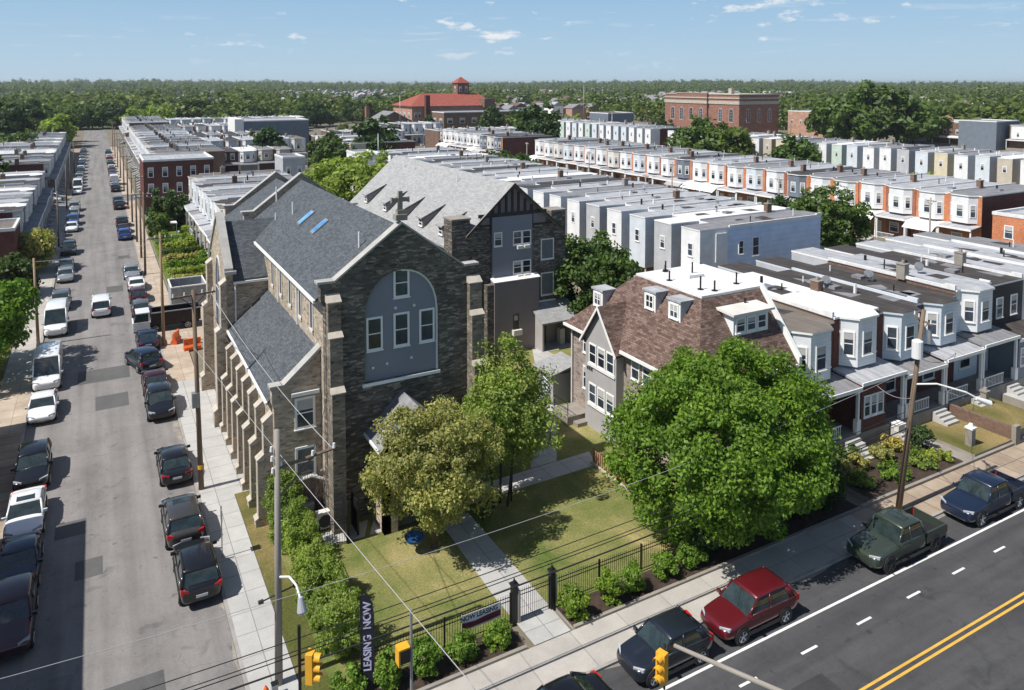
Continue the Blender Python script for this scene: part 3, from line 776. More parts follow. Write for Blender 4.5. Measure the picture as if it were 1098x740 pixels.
def build_trees():
    tree('maple_tree', 'great round dark green maple overhanging the main road pavement beside the brown roofed house', (29.9, 29.75, 0.1), 10.0, 6.5, 5.2, 4.6, M['leaf_maple'],
         n=420, per=270, size=0.105, rc=0.8, seed=5, trunk_r=0.42, bark='bark_dark', flat=0.85, lobes=0.13, hollow=0.62)
    tree('lawn_tree', 'broad olive yellow tree with thinning leaves on the church lawn beside the gate path', (15.3, 36.3, 0.1), 7.5, 3.55, 3.3, 2.9, M['leaf_olive'],
         n=200, per=210, size=0.085, rc=0.6, seed=8, trunk_r=0.14, hollow=0.35, flat=0.75, lobes=0.25)
    t = thing('multi_stem_tree', 'tall airy light green tree with several thin trunks between the lawn paths', 'tree', (20.2, 38.2, 0.1))
    rng = np.random.default_rng(21)
    cl = []; rd = []
    for (x, y, z, rx, rz, k) in ((-0.6, 0.1, 5.2, 2.1, 2.2, 66), (1.2, 1.8, 7.3, 1.6, 2.2, 56), (1.6, -0.2, 4.4, 2.1, 2.0, 62), (-2.0, -0.5, 4.6, 1.7, 1.9, 44), (3.0, 2.0, 5.4, 1.9, 2.1, 56), (0.4, 0.6, 6.4, 1.8, 1.8, 46), (2.6, 0.4, 3.9, 1.7, 1.5, 36)):
        c, r = crown_clumps(rng, rx, rx, rz, k, 0.55, 0.2, 0.3, 1.0); c += (x, y, z); cl.append(c); rd.append(r)
    link(bpy.data.objects.new('crown', leaf_mesh('crown', np.concatenate(cl), np.concatenate(rd) * 1.08, 60, 0.10, rng, M['leaf_light'])), t)
    for (x, y, tx, ty, tz) in ((-0.3, 0, -0.9, 0.2, 6.5), (0.2, 0.2, 1.2, 1.5, 8.5), (0.4, -0.3, 1.3, -0.3, 5.5), (-1.4, -0.8, -1.6, -0.5, 5.2), (0.9, 0.1, 2.2, 2.1, 6.2)):
        MB().tube((x, y, -0.05), ((x + tx) / 2, (y + ty) / 2, tz * 0.55), 0.075, 0.055, 7).tube(((x + tx) / 2, (y + ty) / 2, tz * 0.55), (tx, ty, tz), 0.055, 0.02, 6).build('trunk', M['bark_dark'], t, smooth=True)
    # hedge of separate clumps by the pavement
    hedge('hedge', 'loose bright green hedge beside the church buttresses behind the grey pole', 7.75, 40.4, 9.5, 46.2, 2.1, M['leaf_light'], 13, 130, 0.06, 3, 0.1, 0.3)
    hedge('hedge', 'long ragged green hedge between the pavement verge and the church lawn', 7.95, 30.6, 9.55, 39.9, 1.75, M['leaf_light'], 13, 130, 0.06, 4, 0.1, 0.3)
    names = ['leftmost, by the hedge corner', 'between the banner flag and a thin post', 'just right of the thin dark post', 'left of the fence banner', 'under the fence banner beside the gate post',
             'first right of the gate', 'second right of the gate', 'third right of the gate', 'fourth right of the gate, smallest', 'beside the big maple shade']
    for i, (x, y, w, h) in enumerate(((8.3, 28.75, .6, 1.5), (10.0, 28.6, .55, 1.5), (11.5, 28.45, .6, 1.5), (13.2, 28.5, .6, 1.0), (14.95, 28.4, .5, .95), (18.9, 28.3, .62, 1.5), (21.0, 28.3, .58, 1.5), (22.5, 28.35, .5, 1.3), (24.5, 28.5, .62, 1.2), (26.3, 28.5, .6, 1.2))):
        shrub('shrub', 'rounded green shrub in the fence bed, ' + names[i], (x, y, 0.12), w, w, h, M['leaf_shrub'], 30, 120, 0.065, 40 + i, 'shrubs along the iron fence')
    for i in range(5):
        x = 27.6 + i * 2.35
        shrub('tall_shrub', 'dark tall shrub under the maple, %s from the iron fence' % ordw(i), (x, 28.75 + 0.25 * (i % 2), 0.12), 1.2, 0.85, 2.3 + 0.3 * (i % 3), M['leaf_dark'], 40, 75, 0.12, 60 + i, 'dark hedge under the maple', rc=0.4)
    # bare shrub by the church corner
    t = thing('bare_shrub', 'leafless reddish brown shrub against the aisle end wall', 'shrub', (10.2, 42.1, 0.12)); rng = np.random.default_rng(3); mb = MB()
    for i in range(60):
        a = rng.random() * 6.28; e = rng.random()
        p = (0.2 * math.cos(a), 0.2 * math.sin(a), 0); q = (0.9 * math.cos(a) * (0.4 + e), 0.7 * math.sin(a) * (0.4 + e), 1.6 + 2.2 * rng.random()); w = tuple((u + v) / 2 + 0.15 * rng.normal() for u, v in zip(p, q))
        mb.path([p, w, q], 0.012, 4)
        mb.path([w, (q[0] + 0.4 * rng.normal(), q[1] + 0.4 * rng.normal(), q[2] * 0.9)], 0.008, 4)
    mb.build('stem', M['twig'], t)
    tree('yard_tree', 'wide dark green tree in the yard between the half timbered building and the terrace backs', (43.5, 62.5, 0), 9.0, 5.0, 6.0, 4.0, M['leaf_mid'], 200, 90, 0.24, 1.0, 31, 0.25, flat=0.8)
    shrub('yard_shrub', 'bright green bush behind the grey porch beside the brown roof', (42.2, 54.5, 0), 2.2, 2.0, 4.2, M['leaf_shrub'], 60, 70, 0.16, 32, rc=0.5)
    tree('street_tree', 'bright green tree cut by the left picture edge beside the utility pole', (-9.3, 76.5, 0), 8.2, 4.2, 5.4, 3.4, M['leaf_maple'], 150, 90, 0.22, 0.95, 33, 0.25, flat=0.8)
    tree('street_tree', 'rust tinged round tree on the left pavement before the dark porch house', (-7.6, 118, 0), 5.2, 2.5, 3.0, 2.3, M['leaf_olive'], 80, 80, 0.24, 0.8, 34, 0.16, flat=0.8)
    tree('street_tree', 'shaded dark green tree on the left pavement behind the bare pole', (-9.2, 104, 0), 4.6, 2.4, 3.4, 2.1, M['leaf_dark'], 70, 80, 0.26, 0.8, 35, 0.16, flat=0.8)
    tree('churchyard_tree', 'broad bright green tree behind the dark church roof beside the light grey roof', (38.5, 124, 0), 12.5, 8.5, 8.5, 5.2, M['leaf_light'], 230, 80, 0.36, 1.3, 36, 0.35, flat=0.75)
    tree('street_tree', 'large green tree on the side street corner before the white terrace', (91.5, 72, 0), 9.5, 5.2, 5.2, 4.2, M['leaf_mid'], 120, 80, 0.32, 1.1, 37, 0.28, flat=0.8)
    tree('street_tree', 'dark shrub-like tree beside the blue end wall', (95.2, 84, 0), 6.5, 3.4, 3.6, 3.2, M['leaf_dark'], 80, 80, 0.3, 0.9, 38, 0.2, flat=0.9)
    tree('street_tree', 'green bushy tree at the far end of the silver roofs', (83, 150, 0), 8.8, 5.5, 9, 3.6, M['leaf_mid'], 130, 70, 0.4, 1.3, 39, 0.25, flat=0.8)
    tree('garden_tree', 'dark conical tree in the hedged gardens before the dark red house', (10.6, 139, 0.2), 6.8, 2.8, 3.0, 3.4, M['leaf_dark'], 70, 70, 0.3, 0.8, 41, 0.18, flat=0.95)
    tree('garden_tree', 'slim green tree on the pavement edge before the dark red house', (8.1, 131, 0.2), 4.8, 1.4, 1.8, 2.2, M['leaf_mid'], 40, 70, 0.24, 0.6, 42, 0.12, flat=0.95)

SUBURB = ((300, 1050, 90, 170, 80), (560, 330, 40, 60, 26), (1150, 420, 190, 90, 70), (330, 620, 60, 40, 30), (480, 640, 60, 50, 34), (110, 700, 50, 40, 18), (780, 560, 90, 50, 40), (420, 420, 40, 40, 20), (200, 1400, 140, 80, 40), (800, 1300, 160, 100, 50), (260, 440, 40, 20, 26), (60, 900, 60, 60, 16), (700, 700, 100, 60, 34), (640, 470, 60, 40, 24), (215, 760, 50, 90, 30), (900, 900, 120, 90, 40), (420, 560, 50, 40, 26), (-60, 1300, 120, 60, 24), (500, 1500, 200, 120, 50))
def clear(x, y):
    for cx, cy, sx, sy, n in SUBURB:
        for t in (1.0, 1.08, 1.2):
            if abs(x * t - cx) < sx * 1.05 and abs(y * t - cy) < sy * 1.05: return t == 1.0 or (int(x * 7 + y * 3) % 4) > 0
    return False

def build_forest():
    """mid-distance trees as things, the wood to the horizon as one mass"""
    protos = []
    for i, (mat, rx, rz) in enumerate((('leaf_mid', 5.0, 4.4), ('leaf_far', 5.5, 5.0), ('leaf_light', 4.6, 4.0), ('leaf_dark', 4.6, 5.4), ('leaf_mid', 6.0, 4.0))):
        protos.append(tree('tree', 'tree', (0, 0, 0), 2 * rz + 1.6, rx, rx, rz, M[mat], 75, 45, 0.62, 1.5, 100 + i, 0.3, flat=0.85, lobes=0.3))
    kinds = ['mid green', 'dull green', 'light green', 'dark green', 'broad green']
    def put(k, x, y, s, label, group=None):
        o = place(protos[k], (x, y, 0), (x * 7.3 + y) % 6.28, label, (s, s, s * 0.95))
        if group: o['group'] = group
    # trees one can point to
    put(4, 158, 170, 1.45, 'wide light green tree before the arched brick building, left half')
    put(0, 161, 160, 1.2, 'dark green tree before the arched brick building, right half')
    put(4, 160, 137, 1.1, 'round green tree behind the white terrace before the tan wall')
    put(4, 262, 200, 2.0, 'largest spreading tree, left part, before the white houses at right')
    put(1, 276, 196, 2.1, 'largest spreading tree, middle part, before the white houses at right')
    put(4, 286, 186, 1.9, 'largest spreading tree, right part, before the white houses at right')
    put(2, 152, 96, 0.62, 'small bright bush tree between the white terrace and the yellow back wing')
    put(2, 160, 168, 0.6, 'small yellow green tree beside the orange brick wing behind the terrace')
    put(3, 128, 214, 1.45, 'tall dark tree among the roofs behind the terrace')
    put(3, 66, 196, 1.25, 'dark green tree right of the small pale block')
    put(1, 52, 190, 1.0, 'leafy tree left of the small pale block before the grey warehouse')
    put(3, 42, 215, 1.0, 'tree before the left end of the grey warehouse')
    put(0, 58, 205, 0.8, 'low tree before the middle of the grey warehouse')
    put(3, 150, 290, 1.2, 'dark tree before the red brick school, right side')
    put(0, 162, 286, 1.2, 'green tree before the long brown wing of the school')
    put(1, 175, 290, 1.0, 'rightmost green tree before the long brown wing of the school')
    rng = np.random.default_rng(77)
    groups = [('bank of trees past the left terrace', -75, -12, 330, 520, 46), ('trees past the far end of the street', 8, 120, 415, 640, 64), ('trees behind the school', 120, 330, 430, 660, 70), ('trees behind the arched brick building', 305, 430, 290, 470, 34), ('trees behind the dark clad wall', 330, 470, 140, 260, 40)]
    for lab, x0, x1, y0, y1, n in groups:
        for i in range(n):
            x = rng.uniform(x0, x1); y = rng.uniform(y0, y1)
            k = int(rng.integers(0, 5)); s = rng.uniform(0.8, 1.35)
            if abs(x) < 9 and y < 560: x = -12 if x < 0 else 12
            o = place(protos[k], (x, y, 0), rng.random() * 6.28, '%s leafy tree among the %s' % (kinds[k], lab), (s, s, s * rng.uniform(0.8, 1.05)))
            o['group'] = '%s, %s ones' % (lab, kinds[k])
    for i, x in enumerate((-7, -1.5, 3.5, 8.5, -12, 13)):
        put((0, 4, 1, 3, 0, 1)[i], x, 462 + 5 * (i % 3), 1.15, '%s tree closing the far end of the street, %s from the left' % (kinds[(0, 4, 1, 3, 0, 1)[i]], ['second', 'third', 'fourth', 'fifth', 'first', 'sixth'][i]), 'trees closing the street end')
    # street trees inside the far blocks
    for i in range(34):
        x = rng.uniform(30, 300); y = rng.uniform(195, 420)
        if 84 < x < 94: x += 11
        s = rng.uniform(0.45, 0.8)
        k = int(rng.integers(0, 5))
        o = place(protos[k], (x, y, 0), rng.random() * 6, '%s yard tree between the far terrace roofs' % kinds[k], s); o['group'] = '%s yard trees between far roofs' % kinds[k]
    for i in range(26):
        x = rng.uniform(-70, -16); y = rng.uniform(150, 330)
        k = int(rng.integers(0, 5)); s = rng.uniform(0.5, 0.9)
        o = place(protos[k], (x, y, 0), rng.random() * 6, '%s yard tree behind the left terrace' % kinds[k], s); o['group'] = '%s yard trees behind the left terrace' % kinds[k]
    # the wood beyond, to the horizon
    base = []
    for s in range(4):
        r2 = np.random.default_rng(200 + s)
        c, rr = crown_clumps(r2, 6, 6, 5, 22, 2.2, 0.5, 0.3, 0.8); c[:, 2] += 6
        ci = np.repeat(np.arange(len(c)), 9)
        d = r2.normal(size=(len(ci), 3)); d /= np.linalg.norm(d, axis=1, keepdims=True)
        p = c[ci] + d * (rr[ci] * r2.random(len(ci)) ** 0.4)[:, None]
        nor = d + r2.normal(size=d.shape) * 0.5; nor[:, 2] += 0.9; nor /= np.linalg.norm(nor, axis=1, keepdims=True)
        t = np.cross(nor, r2.normal(size=d.shape)); t /= np.linalg.norm(t, axis=1, keepdims=True); b = np.cross(nor, t)
        z = 0.98 * (0.7 + 0.6 * r2.random(len(ci)))[:, None]
        base.append(np.stack([p - t * z, p + b * z * 0.7, p + t * z, p - b * z * 0.7], 1).reshape(-1, 3))
    out = []
    a0, a1 = R(-14), R(72)
    def ok(x, y):
        if y < 470 and -90 < x < 340 and not (x > 300 and y > 280): return False
        if abs(x) < 7 and y < 600: return False
        return True
    cnt = 0
    while cnt < 5200:
        a = rng.uniform(a0, a1); d = 360 + 2900 * rng.random() ** 1.7
        x, y = d * math.sin(a), d * math.cos(a)
        if not ok(x, y) or clear(x, y): continue
        # clearings
        if math.sin(x * 0.011 + 1) + math.sin(y * 0.009) + math.sin((x + y) * 0.005) > 1.75: continue
        s = rng.uniform(0.7, 1.35) * (1 + d / 3200.0)
        q = base[int(rng.integers(0, 4))]; th = rng.random() * 6.28
        cs, sn = math.cos(th), math.sin(th)
        out.append(np.stack([(q[:, 0] * cs - q[:, 1] * sn) * s + x, (q[:, 0] * sn + q[:, 1] * cs) * s + y, q[:, 2] * s * rng.uniform(0.75, 1.1) + TERR(x, y)], 1))
        cnt += 1
    o = bpy.data.objects.new('forest', quad_mesh('forest', np.concatenate(out).astype('f'), M['leaf_far'])); link(o)
    tag(o, 'green wooded suburb stretching from the last roofs to the horizon', 'forest', kind='stuff')

def TERR(x, y):
    d = math.hypot(x, y)
    return max(0.0, (d - 1500) / 1700.0) * (7 + 6 * math.sin(math.atan2(x, y) * 9 + 1.0))
# ------------------------------------------------------------------ windows
def win(parent, c, w, h, face, frame='white', pane='glass', fw=0.1, depth=0.06, bars=1, name='window', two=False, proud=0.0):
    """sash window: frame mesh with a pane child. c = bottom centre on the wall plane, face in '-y -x +x +y' or an angle"""
    ang = {'-y': 0.0, '+x': R(90), '+y': R(180), '-x': R(-90)}.get(face, face if not isinstance(face, str) else 0)
    b = MB()
    d = -depth - proud
    b.box(-w / 2, d, 0, -w / 2 + fw, 0.02, h).box(w / 2 - fw, d, 0, w / 2, 0.02, h)
    b.box(-w / 2 + fw, d, h - fw, w / 2 - fw, 0.02, h).box(-w / 2 + fw, d, 0, w / 2 - fw, 0.02, fw)
    b.box(-w / 2 - 0.04, d - 0.05, -0.06, w / 2 + 0.04, 0.02, -0.002)
    if bars: b.box(-w / 2 + fw, d + 0.015, h * 0.5 - 0.03, w / 2 - fw, 0.02, h * 0.5 + 0.03)
    if two: b.box(-0.04, d + 0.01, fw, 0.04, 0.02, h - fw)
    f = b.build(name, M[frame], parent, c); f.rotation_euler = (0, 0, ang)
    p = MB().poly([(-w / 2 + fw, -0.03 - proud, fw), (w / 2 - fw, -0.03 - proud, fw), (w / 2 - fw, -0.03 - proud, h - fw), (-w / 2 + fw, -0.03 - proud, h - fw)])
    mats = [M[pane]]
    if pane == 'glass' and h > 0.9:
        r = random.Random(hash((round(c[0], 2), round(c[1], 2), round(c[2], 2))) & 0xffff).random()
        if r < 0.65:
            zb = h - fw - (h - 2 * fw) * (0.25 + 0.3 * r)
            p.poly([(-w / 2 + fw, -0.034 - proud, zb), (w / 2 - fw, -0.034 - proud, zb), (w / 2 - fw, -0.034 - proud, h - fw), (-w / 2 + fw, -0.034 - proud, h - fw)], 1)
            mats = [M['glass'], M['blind']]
    p.build('pane', mats, f)
    return f

def gable_roof_x(b, x0, x1, ridge_x, y0, y1, ze0, zr, ze1=None, th=0.18, m=0):
    """roof with its ridge along Y: two thick slopes"""
    ze1 = ze0 if ze1 is None else ze1
    b.extr([(x0, y0, ze0), (ridge_x, y0, zr), (ridge_x, y0, zr - th * 1.3), (x0, y0, ze0 - th)], (0, y1 - y0, 0), m)
    b.extr([(x1, y0, ze1), (x1, y0, ze1 - th), (ridge_x, y0, zr - th * 1.3), (ridge_x, y0, zr)], (0, y1 - y0, 0), m)
    return b

def arch_pts(cx, w, z0, zs, zt, n=10):
    """outline of a slightly pointed arch, left foot over the top to the right foot"""
    out = [(cx - w / 2, z0)]
    for i in range(n + 1):
        t = math.pi * (1 - i / n)
        x = math.cos(t); y = math.sin(t) ** 0.9
        out.append((cx + x * w / 2, zs + (zt - zs) * y))
    out.append((cx + w / 2, z0))
    return out

def lancet(parent, c, w, h, face, name='lancet_window'):
    ang = {'-y': 0.0, '+x': R(90), '+y': R(180), '-x': R(-90)}[face]
    o = arch_pts(0, w, 0, h * 0.72, h, 8)
    i_ = arch_pts(0, w - 0.24, 0.12, h * 0.72, h - 0.14, 8)
    b = MB()
    for k in range(len(o) - 1):
        b.poly([(o[k][0], -0.06, o[k][1]), (o[k + 1][0], -0.06, o[k + 1][1]), (i_[k + 1][0], -0.06, i_[k + 1][1]), (i_[k][0], -0.06, i_[k][1])])
        b.poly([(o[k][0], -0.06, o[k][1]), (o[k][0], 0.02, o[k][1]), (o[k + 1][0], 0.02, o[k + 1][1]), (o[k + 1][0], -0.06, o[k + 1][1])])
        b.poly([(i_[k][0], -0.06, i_[k][1]), (i_[k + 1][0], -0.06, i_[k + 1][1]), (i_[k + 1][0], 0.0, i_[k + 1][1]), (i_[k][0], 0.0, i_[k][1])])
    b.box(-w / 2, -0.09, -0.08, w / 2, 0.02, 0.12)
    if w > 1.0:
        b.box(-0.05, -0.05, 0.12, 0.05, 0.0, h - 0.16)
        for zz in (0.3, 0.5, 0.68): b.box(-w / 2 + 0.12, -0.045, h * zz, w / 2 - 0.12, 0, h * zz + 0.05)
    f = b.build(name, M['offwhite'], parent, c); f.rotation_euler = (0, 0, ang)
    MB().poly([(x, -0.02, z) for x, z in i_]).build('pane', M['glass'], f)
    return f

def step_buttress(x0, x1, y0, y1, heights, outs, dirn):
    """stepped buttress: stages with sloping stone caps. dirn '-x' or '-y' (how it projects)"""
    st = MB(); caps = []; z = 0.0
    for k, (h, o) in enumerate(zip(heights, outs)):
        nxt = outs[k + 1] if k + 1 < len(outs) else 0.0
        cp = MB(); caps.append(cp)
        if dirn == '-y':
            st.box(x0, y0 - o, z, x1, y0 + 0.002 * k, h)
            cp.extr([(x0 - 0.04, y0 - o - 0.06, h), (x0 - 0.04, y0 - nxt, h), (x0 - 0.04, y0 - nxt, h + (o - nxt) * 0.8 + 0.06), (x0 - 0.04, y0 - o - 0.06, h + 0.06)], (x1 - x0 + 0.08, 0, 0))
        else:
            st.box(x0 - o, y0, z, x0 + 0.002 * k, y1, h)
            st.box(x0 - o - .015, y0 + .03, z + .02, x0 - o - .001, y1 - .03, h - .02, 1)
            cp.extr([(x0 - o - 0.06, y0 - 0.04, h), (x0 - nxt, y0 - 0.04, h), (x0 - nxt, y0 - 0.04, h + (o - nxt) * 0.9 + 0.06), (x0 - o - 0.06, y0 - 0.04, h + 0.06)], (0, y1 - y0 + 0.08, 0))
        z = h
    return st, caps

def build_church():
    ch = thing('church', 'old rubble stone church with dark shingle roofs, arched grey front and cross on its gable', 'church', (10.9, 41.0, 0))
    OX, OY = 10.9, 41.0
    def L(b):
        b.v = [(x - OX, y - OY, z) for x, y, z in b.v]; return b
    def part(b, name, m, parent=ch, **k): return L(b).build(name, m, parent, **k)
    def loc(x, y, z): return (x - OX, y - OY, z)
    S = M['stone']
    cx = 15.35
    # front gable wall in two halves round the arch
    ap = arch_pts(cx, 4.55, 7.85, 11.5, 14.2, 12)
    b = MB(); half = len(ap) // 2
    Lp = [(10.85, 0), (cx, 0), (cx, 7.85)] + [p for p in ap[:half]] + [(ap[half][0], ap[half][1])]
    Lp = [(10.85, 0.0), (cx, 0.0), (cx, 7.85)] + ap[:half + 1] + [(cx, 16.85), (11.4, 13.9), (10.6, 13.9), (10.6, 12.9), (10.85, 12.6)]
    Rp = [(cx, 0.0), (19.9, 0.0), (19.9, 12.6), (20.1, 12.9), (20.1, 13.9), (19.3, 13.9), (cx, 16.85)] + ap[half:] + [(cx, 7.85)]
    for P_ in (Lp, Rp): b.extr([(x, 41.0, z) for x, z in P_], (0, 0.55, 0))
    part(b, 'gable_wall', M['stone_shaded'])
    # side walls of the nave and chancel
    w = MB().box(10.9, 41.56, 0, 11.3, 65.3, 13.0).box(19.4, 41.56, 0, 19.8, 65.3, 13.0).box(10.9, 65.86, 0, 11.3, 75.6, 12.6).box(19.4, 65.86, 0, 19.8, 75.6, 12.6)
    part(w, 'nave_wall', S)
    for yy, zt in ((65.3, 17.15), (75.6, 16.2)):
        zk = zt - 3.0
        b = MB().extr([(10.6, yy, 0), (20.1, yy, 0), (20.1, yy, zk), (19.3, yy, zk), (cx, yy, zt), (11.4, yy, zk), (10.6, yy, zk)], (0, 0.55, 0))
        part(b, 'cross_gable_wall', S)
    # roofs
    b = MB(); gable_roof_x(b, 10.45, 20.2, cx, 41.56, 65.29, 12.95, 16.7)
    r1 = part(b, 'nave_roof', M['shingle'])
    b = MB(); gable_roof_x(b, 10.45, 20.2, cx, 65.87, 75.59, 12.3, 15.7)
    part(b, 'chancel_roof', M['shingle'])
    # copings, kneelers
    def coping(yy, zt, zk, lich=False):
        b = MB()
        for s in (-1, 1):
            xk = cx + s * 3.98; xo = cx + s * 4.95
            b.extr([(xk, yy - 0.08, zk), (cx, yy - 0.08, zt), (cx, yy - 0.08, zt + 0.13), (xk, yy - 0.08, zk + 0.13)], (0, 0.66, 0))
            b.extr([(xk, yy - 0.1, zk), (xo, yy - 0.1, zk), (xo, yy - 0.1, zk + 0.14), (xk, yy - 0.1, zk + 0.13)], (0, 0.68, 0))
        return b
    part(coping(41.0, 16.87, 13.92), 'gable_coping', M['coping'])
    part(coping(65.3, 17.17, 14.17), 'gable_coping', M['coping'])
    part(coping(75.6, 16.22, 13.22), 'gable_coping', M['coping'])
    cr = part(MB().box(cx - 0.35, 40.95, 17.06, cx + 0.35, 41.5, 17.4).box(cx - 0.22, 41.05, 17.4, cx + 0.22, 41.4, 17.65).box(cx - 0.12, 41.12, 17.65, cx + 0.12, 41.34, 18.75).box(cx - 0.48, 41.14, 18.12, cx + 0.48, 41.32, 18.36)
              .box(cx - 0.55, 41.12, 18.08, cx - 0.46, 41.34, 18.4).box(cx + 0.46, 41.12, 18.08, cx + 0.55, 41.34, 18.4), 'stone_cross', M['conc_dark'])
    # arched infill with windows
    pa = arch_pts(cx, 4.62, 7.82, 11.5, 14.22, 16)
    inf = part(MB().extr([(x, 41.22, z) for x, z in pa], (0, 0.1, 0)), 'arched_infill', M['panel_blue'])
    tr = MB().box(cx - 2.45, 40.93, 7.66, cx + 2.35, 41.2, 7.84)
    ai = arch_pts(cx, 4.36, 7.85, 11.5, 14.08, 16); ao = arch_pts(cx, 4.54, 7.85, 11.5, 14.19, 16)
    for k in range(len(ai) // 2, len(ai) - 1):
        tr.extr([(ai[k][0], 41.1, ai[k][1]), (ao[k][0], 41.1, ao[k][1]), (ao[k + 1][0], 41.1, ao[k + 1][1]), (ai[k + 1][0], 41.1, ai[k + 1][1])], (0, 0.12, 0))
    part(tr, 'infill_trim', M['white'])
    for x, z, h in ((13.72, 9.62, 1.95), (15.36, 9.6, 2.0), (16.96, 9.6, 2.0), (15.38, 12.5, 1.72)):
        win(ch, loc(x, 41.22, z), 0.98, h, '-y', fw=0.12, pane='glass_dark')
    for i, (x, z) in enumerate(((15.0, 11.85), (16.15, 11.85), (13.6, 8.55), (14.45, 8.65), (15.95, 8.75))):
        part(MB().box(x - 0.07, 41.13, z, x + 0.07, 41.22, z + 0.14), 'vent_cap', M['metal_white'])
    # front buttresses
    for x0, x1 in ((10.88, 11.6), (19.5, 20.3)):
        st, cp = step_buttress(x0, x1, 41.0, 0, (8.0, 11.0, 12.9), (1.05, 0.75, 0.45), '-y')
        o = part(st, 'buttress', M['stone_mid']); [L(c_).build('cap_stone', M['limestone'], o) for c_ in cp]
    # low stone string and porch
    px0, px1, pz, pr = 13.1, 17.4, 5.0, 7.1
    b = MB().box(px0 + 0.2, 38.6, 0, px0 + 0.6, 40.98, pz).box(px1 - 0.6, 38.6, 0, px1 - 0.2, 40.98, pz)
    b.extr([(px0 + 0.2, 38.6, 0), (px0 + 1.0, 38.6, 0), (px0 + 1.0, 38.6, 3.0), ((px0 + px1) / 2, 38.6, 3.9), (px1 - 1.0, 38.6, 3.0), (px1 - 1.0, 38.6, 0), (px1 - 0.2, 38.6, 0), (px1 - 0.2, 38.6, pz), ((px0 + px1) / 2, 38.6, pr - 0.3), (px0 + 0.2, 38.6, pz)], (0, 0.45, 0))
    po = part(b, 'porch', S)
    b = MB(); gable_roof_x(b, px0 - 0.1, px1 + 0.1, (px0 + px1) / 2, 38.3, 40.99, pz, pr, th=0.14)
    L(b).build('porch_roof', M['roof_grey'], po)
    L(MB().extr([(px0 - 0.16, 38.3, pz - 0.14), (px0 - 0.02, 38.3, pz - 0.14), (px0 - 0.02, 38.3, pz + 0.02), (px0 - 0.16, 38.3, pz + 0.02)], (0, 2.68, 0))).build('gutter', M['white'], po)
    L(MB().box(cx - 0.9, 40.9, 0.1, cx + 0.9, 40.97, 2.6)).build('door', M['timber'], po)
    # side aisle
    ax0, ax1, ay0, ay1, ae, at = 8.25, 10.9, 42.3, 57.25, 7.25, 9.7
    b = MB().box(ax0, ay0 + 0.5, 0, ax0 + 0.4, ay1, ae)
    b.extr([(ax0, ay0, 0), (ax1 - 0.002, ay0, 0), (ax1 - 0.002, ay0, at + 0.15), (ax0 + 0.55, ay0, ae + 0.75), (ax0 - 0.1, ay0, ae + 0.75), (ax0 - 0.1, ay0, ae - 0.1), (ax0, ay0, ae - 0.4)], (0, 0.5, 0))
    part(b, 'aisle_wall', S)
    part(MB().extr([(ax0 - 0.25, ay0 + 0.51, ae - 0.1), (ax1, ay0 + 0.51, at), (ax1, ay0 + 0.51, at - 0.2), (ax0 - 0.25, ay0 + 0.51, ae - 0.25)], (0, ay1 - ay0 - 0.52, 0)), 'aisle_roof', M['shingle'])
    c = MB().extr([(ax0 - 0.22, ay0 - 0.1, ae + 0.76), (ax0 + 0.55, ay0 - 0.1, ae + 0.76), (ax0 + 0.55, ay0 - 0.1, ae + 0.94), (ax0 - 0.22, ay0 - 0.1, ae + 0.94)], (0, 0.68, 0))
    c.extr([(ax0 + 0.55, ay0 - 0.1, ae + 0.76), (ax1 - 0.01, ay0 - 0.1, at + 0.17), (ax1 - 0.01, ay0 - 0.1, at + 0.35), (ax0 + 0.55, ay0 - 0.1, ae + 0.94)], (0, 0.68, 0))
    part(c, 'aisle_coping', M['coping'])
    part(MB().box(ax0 - 0.36, ay0 + 0.52, ae - 0.28, ax0 - 0.255, ay1, ae - 0.12), 'gutter', M['white'])
    part(MB().box(9.2, 42.12, 7.4, 10.75, 42.3, 7.6), 'lintel', M['white'])
    for z in (5.45, 2.6): win(ch, loc(9.95, 42.3, z), 1.15, 1.8, '-y', fw=0.13)
    ys = [43.0, 45.2, 47.4, 49.6, 51.8, 54.0, 56.2]
    for i, y in enumerate(ys):
        st, cp = step_buttress(ax0 + 0.001, 0, y - 0.27, y + 0.27, (0.5, 3.9, 6.0), (1.0, 0.85, 0.5), '-x')
        o = part(st, 'buttress', [S, M['limestone']]); [L(c_).build('cap_stone', M['limestone'], o) for c_ in cp]
        if i < 6:
            lancet(ch, loc(ax0, y + 1.1, 2.4), 0.62, 3.4, '-x')
            part(MB().box(ax0 - 0.3, y + 0.3, 0.05, ax0 - 0.001, y + 1.9, 0.45), 'plinth', M['limestone'])
    for y in (44.2, 47.0, 49.8, 52.6, 55.4):
        lancet(ch, loc(10.9, y, 10.35), 0.72, 2.1, '-x')
    dp = MB()
    for y in (47.6, 53.2): dp.tube((10.78, y, 9.8), (10.78, y, 12.8), 0.05, n=6)
    part(dp, 'downspout', M['metal_white'])
    part(MB().box(10.33, 41.6, 12.72, 10.449, 65.2, 12.9), 'gutter', M['white'])
    # transept with its gable to the street
    tx, ty0, ty1, tz, tr_ = 7.95, 57.35, 64.9, 10.7, 14.35
    ym = (ty0 + ty1) / 2
    b = MB().extr([(tx, ty0, 0), (tx, ty1, 0), (tx, ty1, tz + 0.9), (tx, ym, tr_ + 0.55), (tx, ty0, tz + 0.9)], (0.5, 0, 0))
    b.box(tx + 0.5, ty0, 0, 10.9, ty0 + 0.4, tz).box(tx + 0.5, ty1 - 0.4, 0, 10.9, ty1, tz)
    part(b, 'transept_wall', S)
    b = MB()
    for s, ye in ((-1, ty0 - 0.15), (1, ty1 + 0.15)):
        b.extr([(tx + 0.51, ye, tz), (tx + 0.51, ym, tr_), (tx + 0.51, ym, tr_ - 0.22), (tx + 0.51, ye, tz - 0.16)], (12.6 - tx - 0.51, 0, 0))
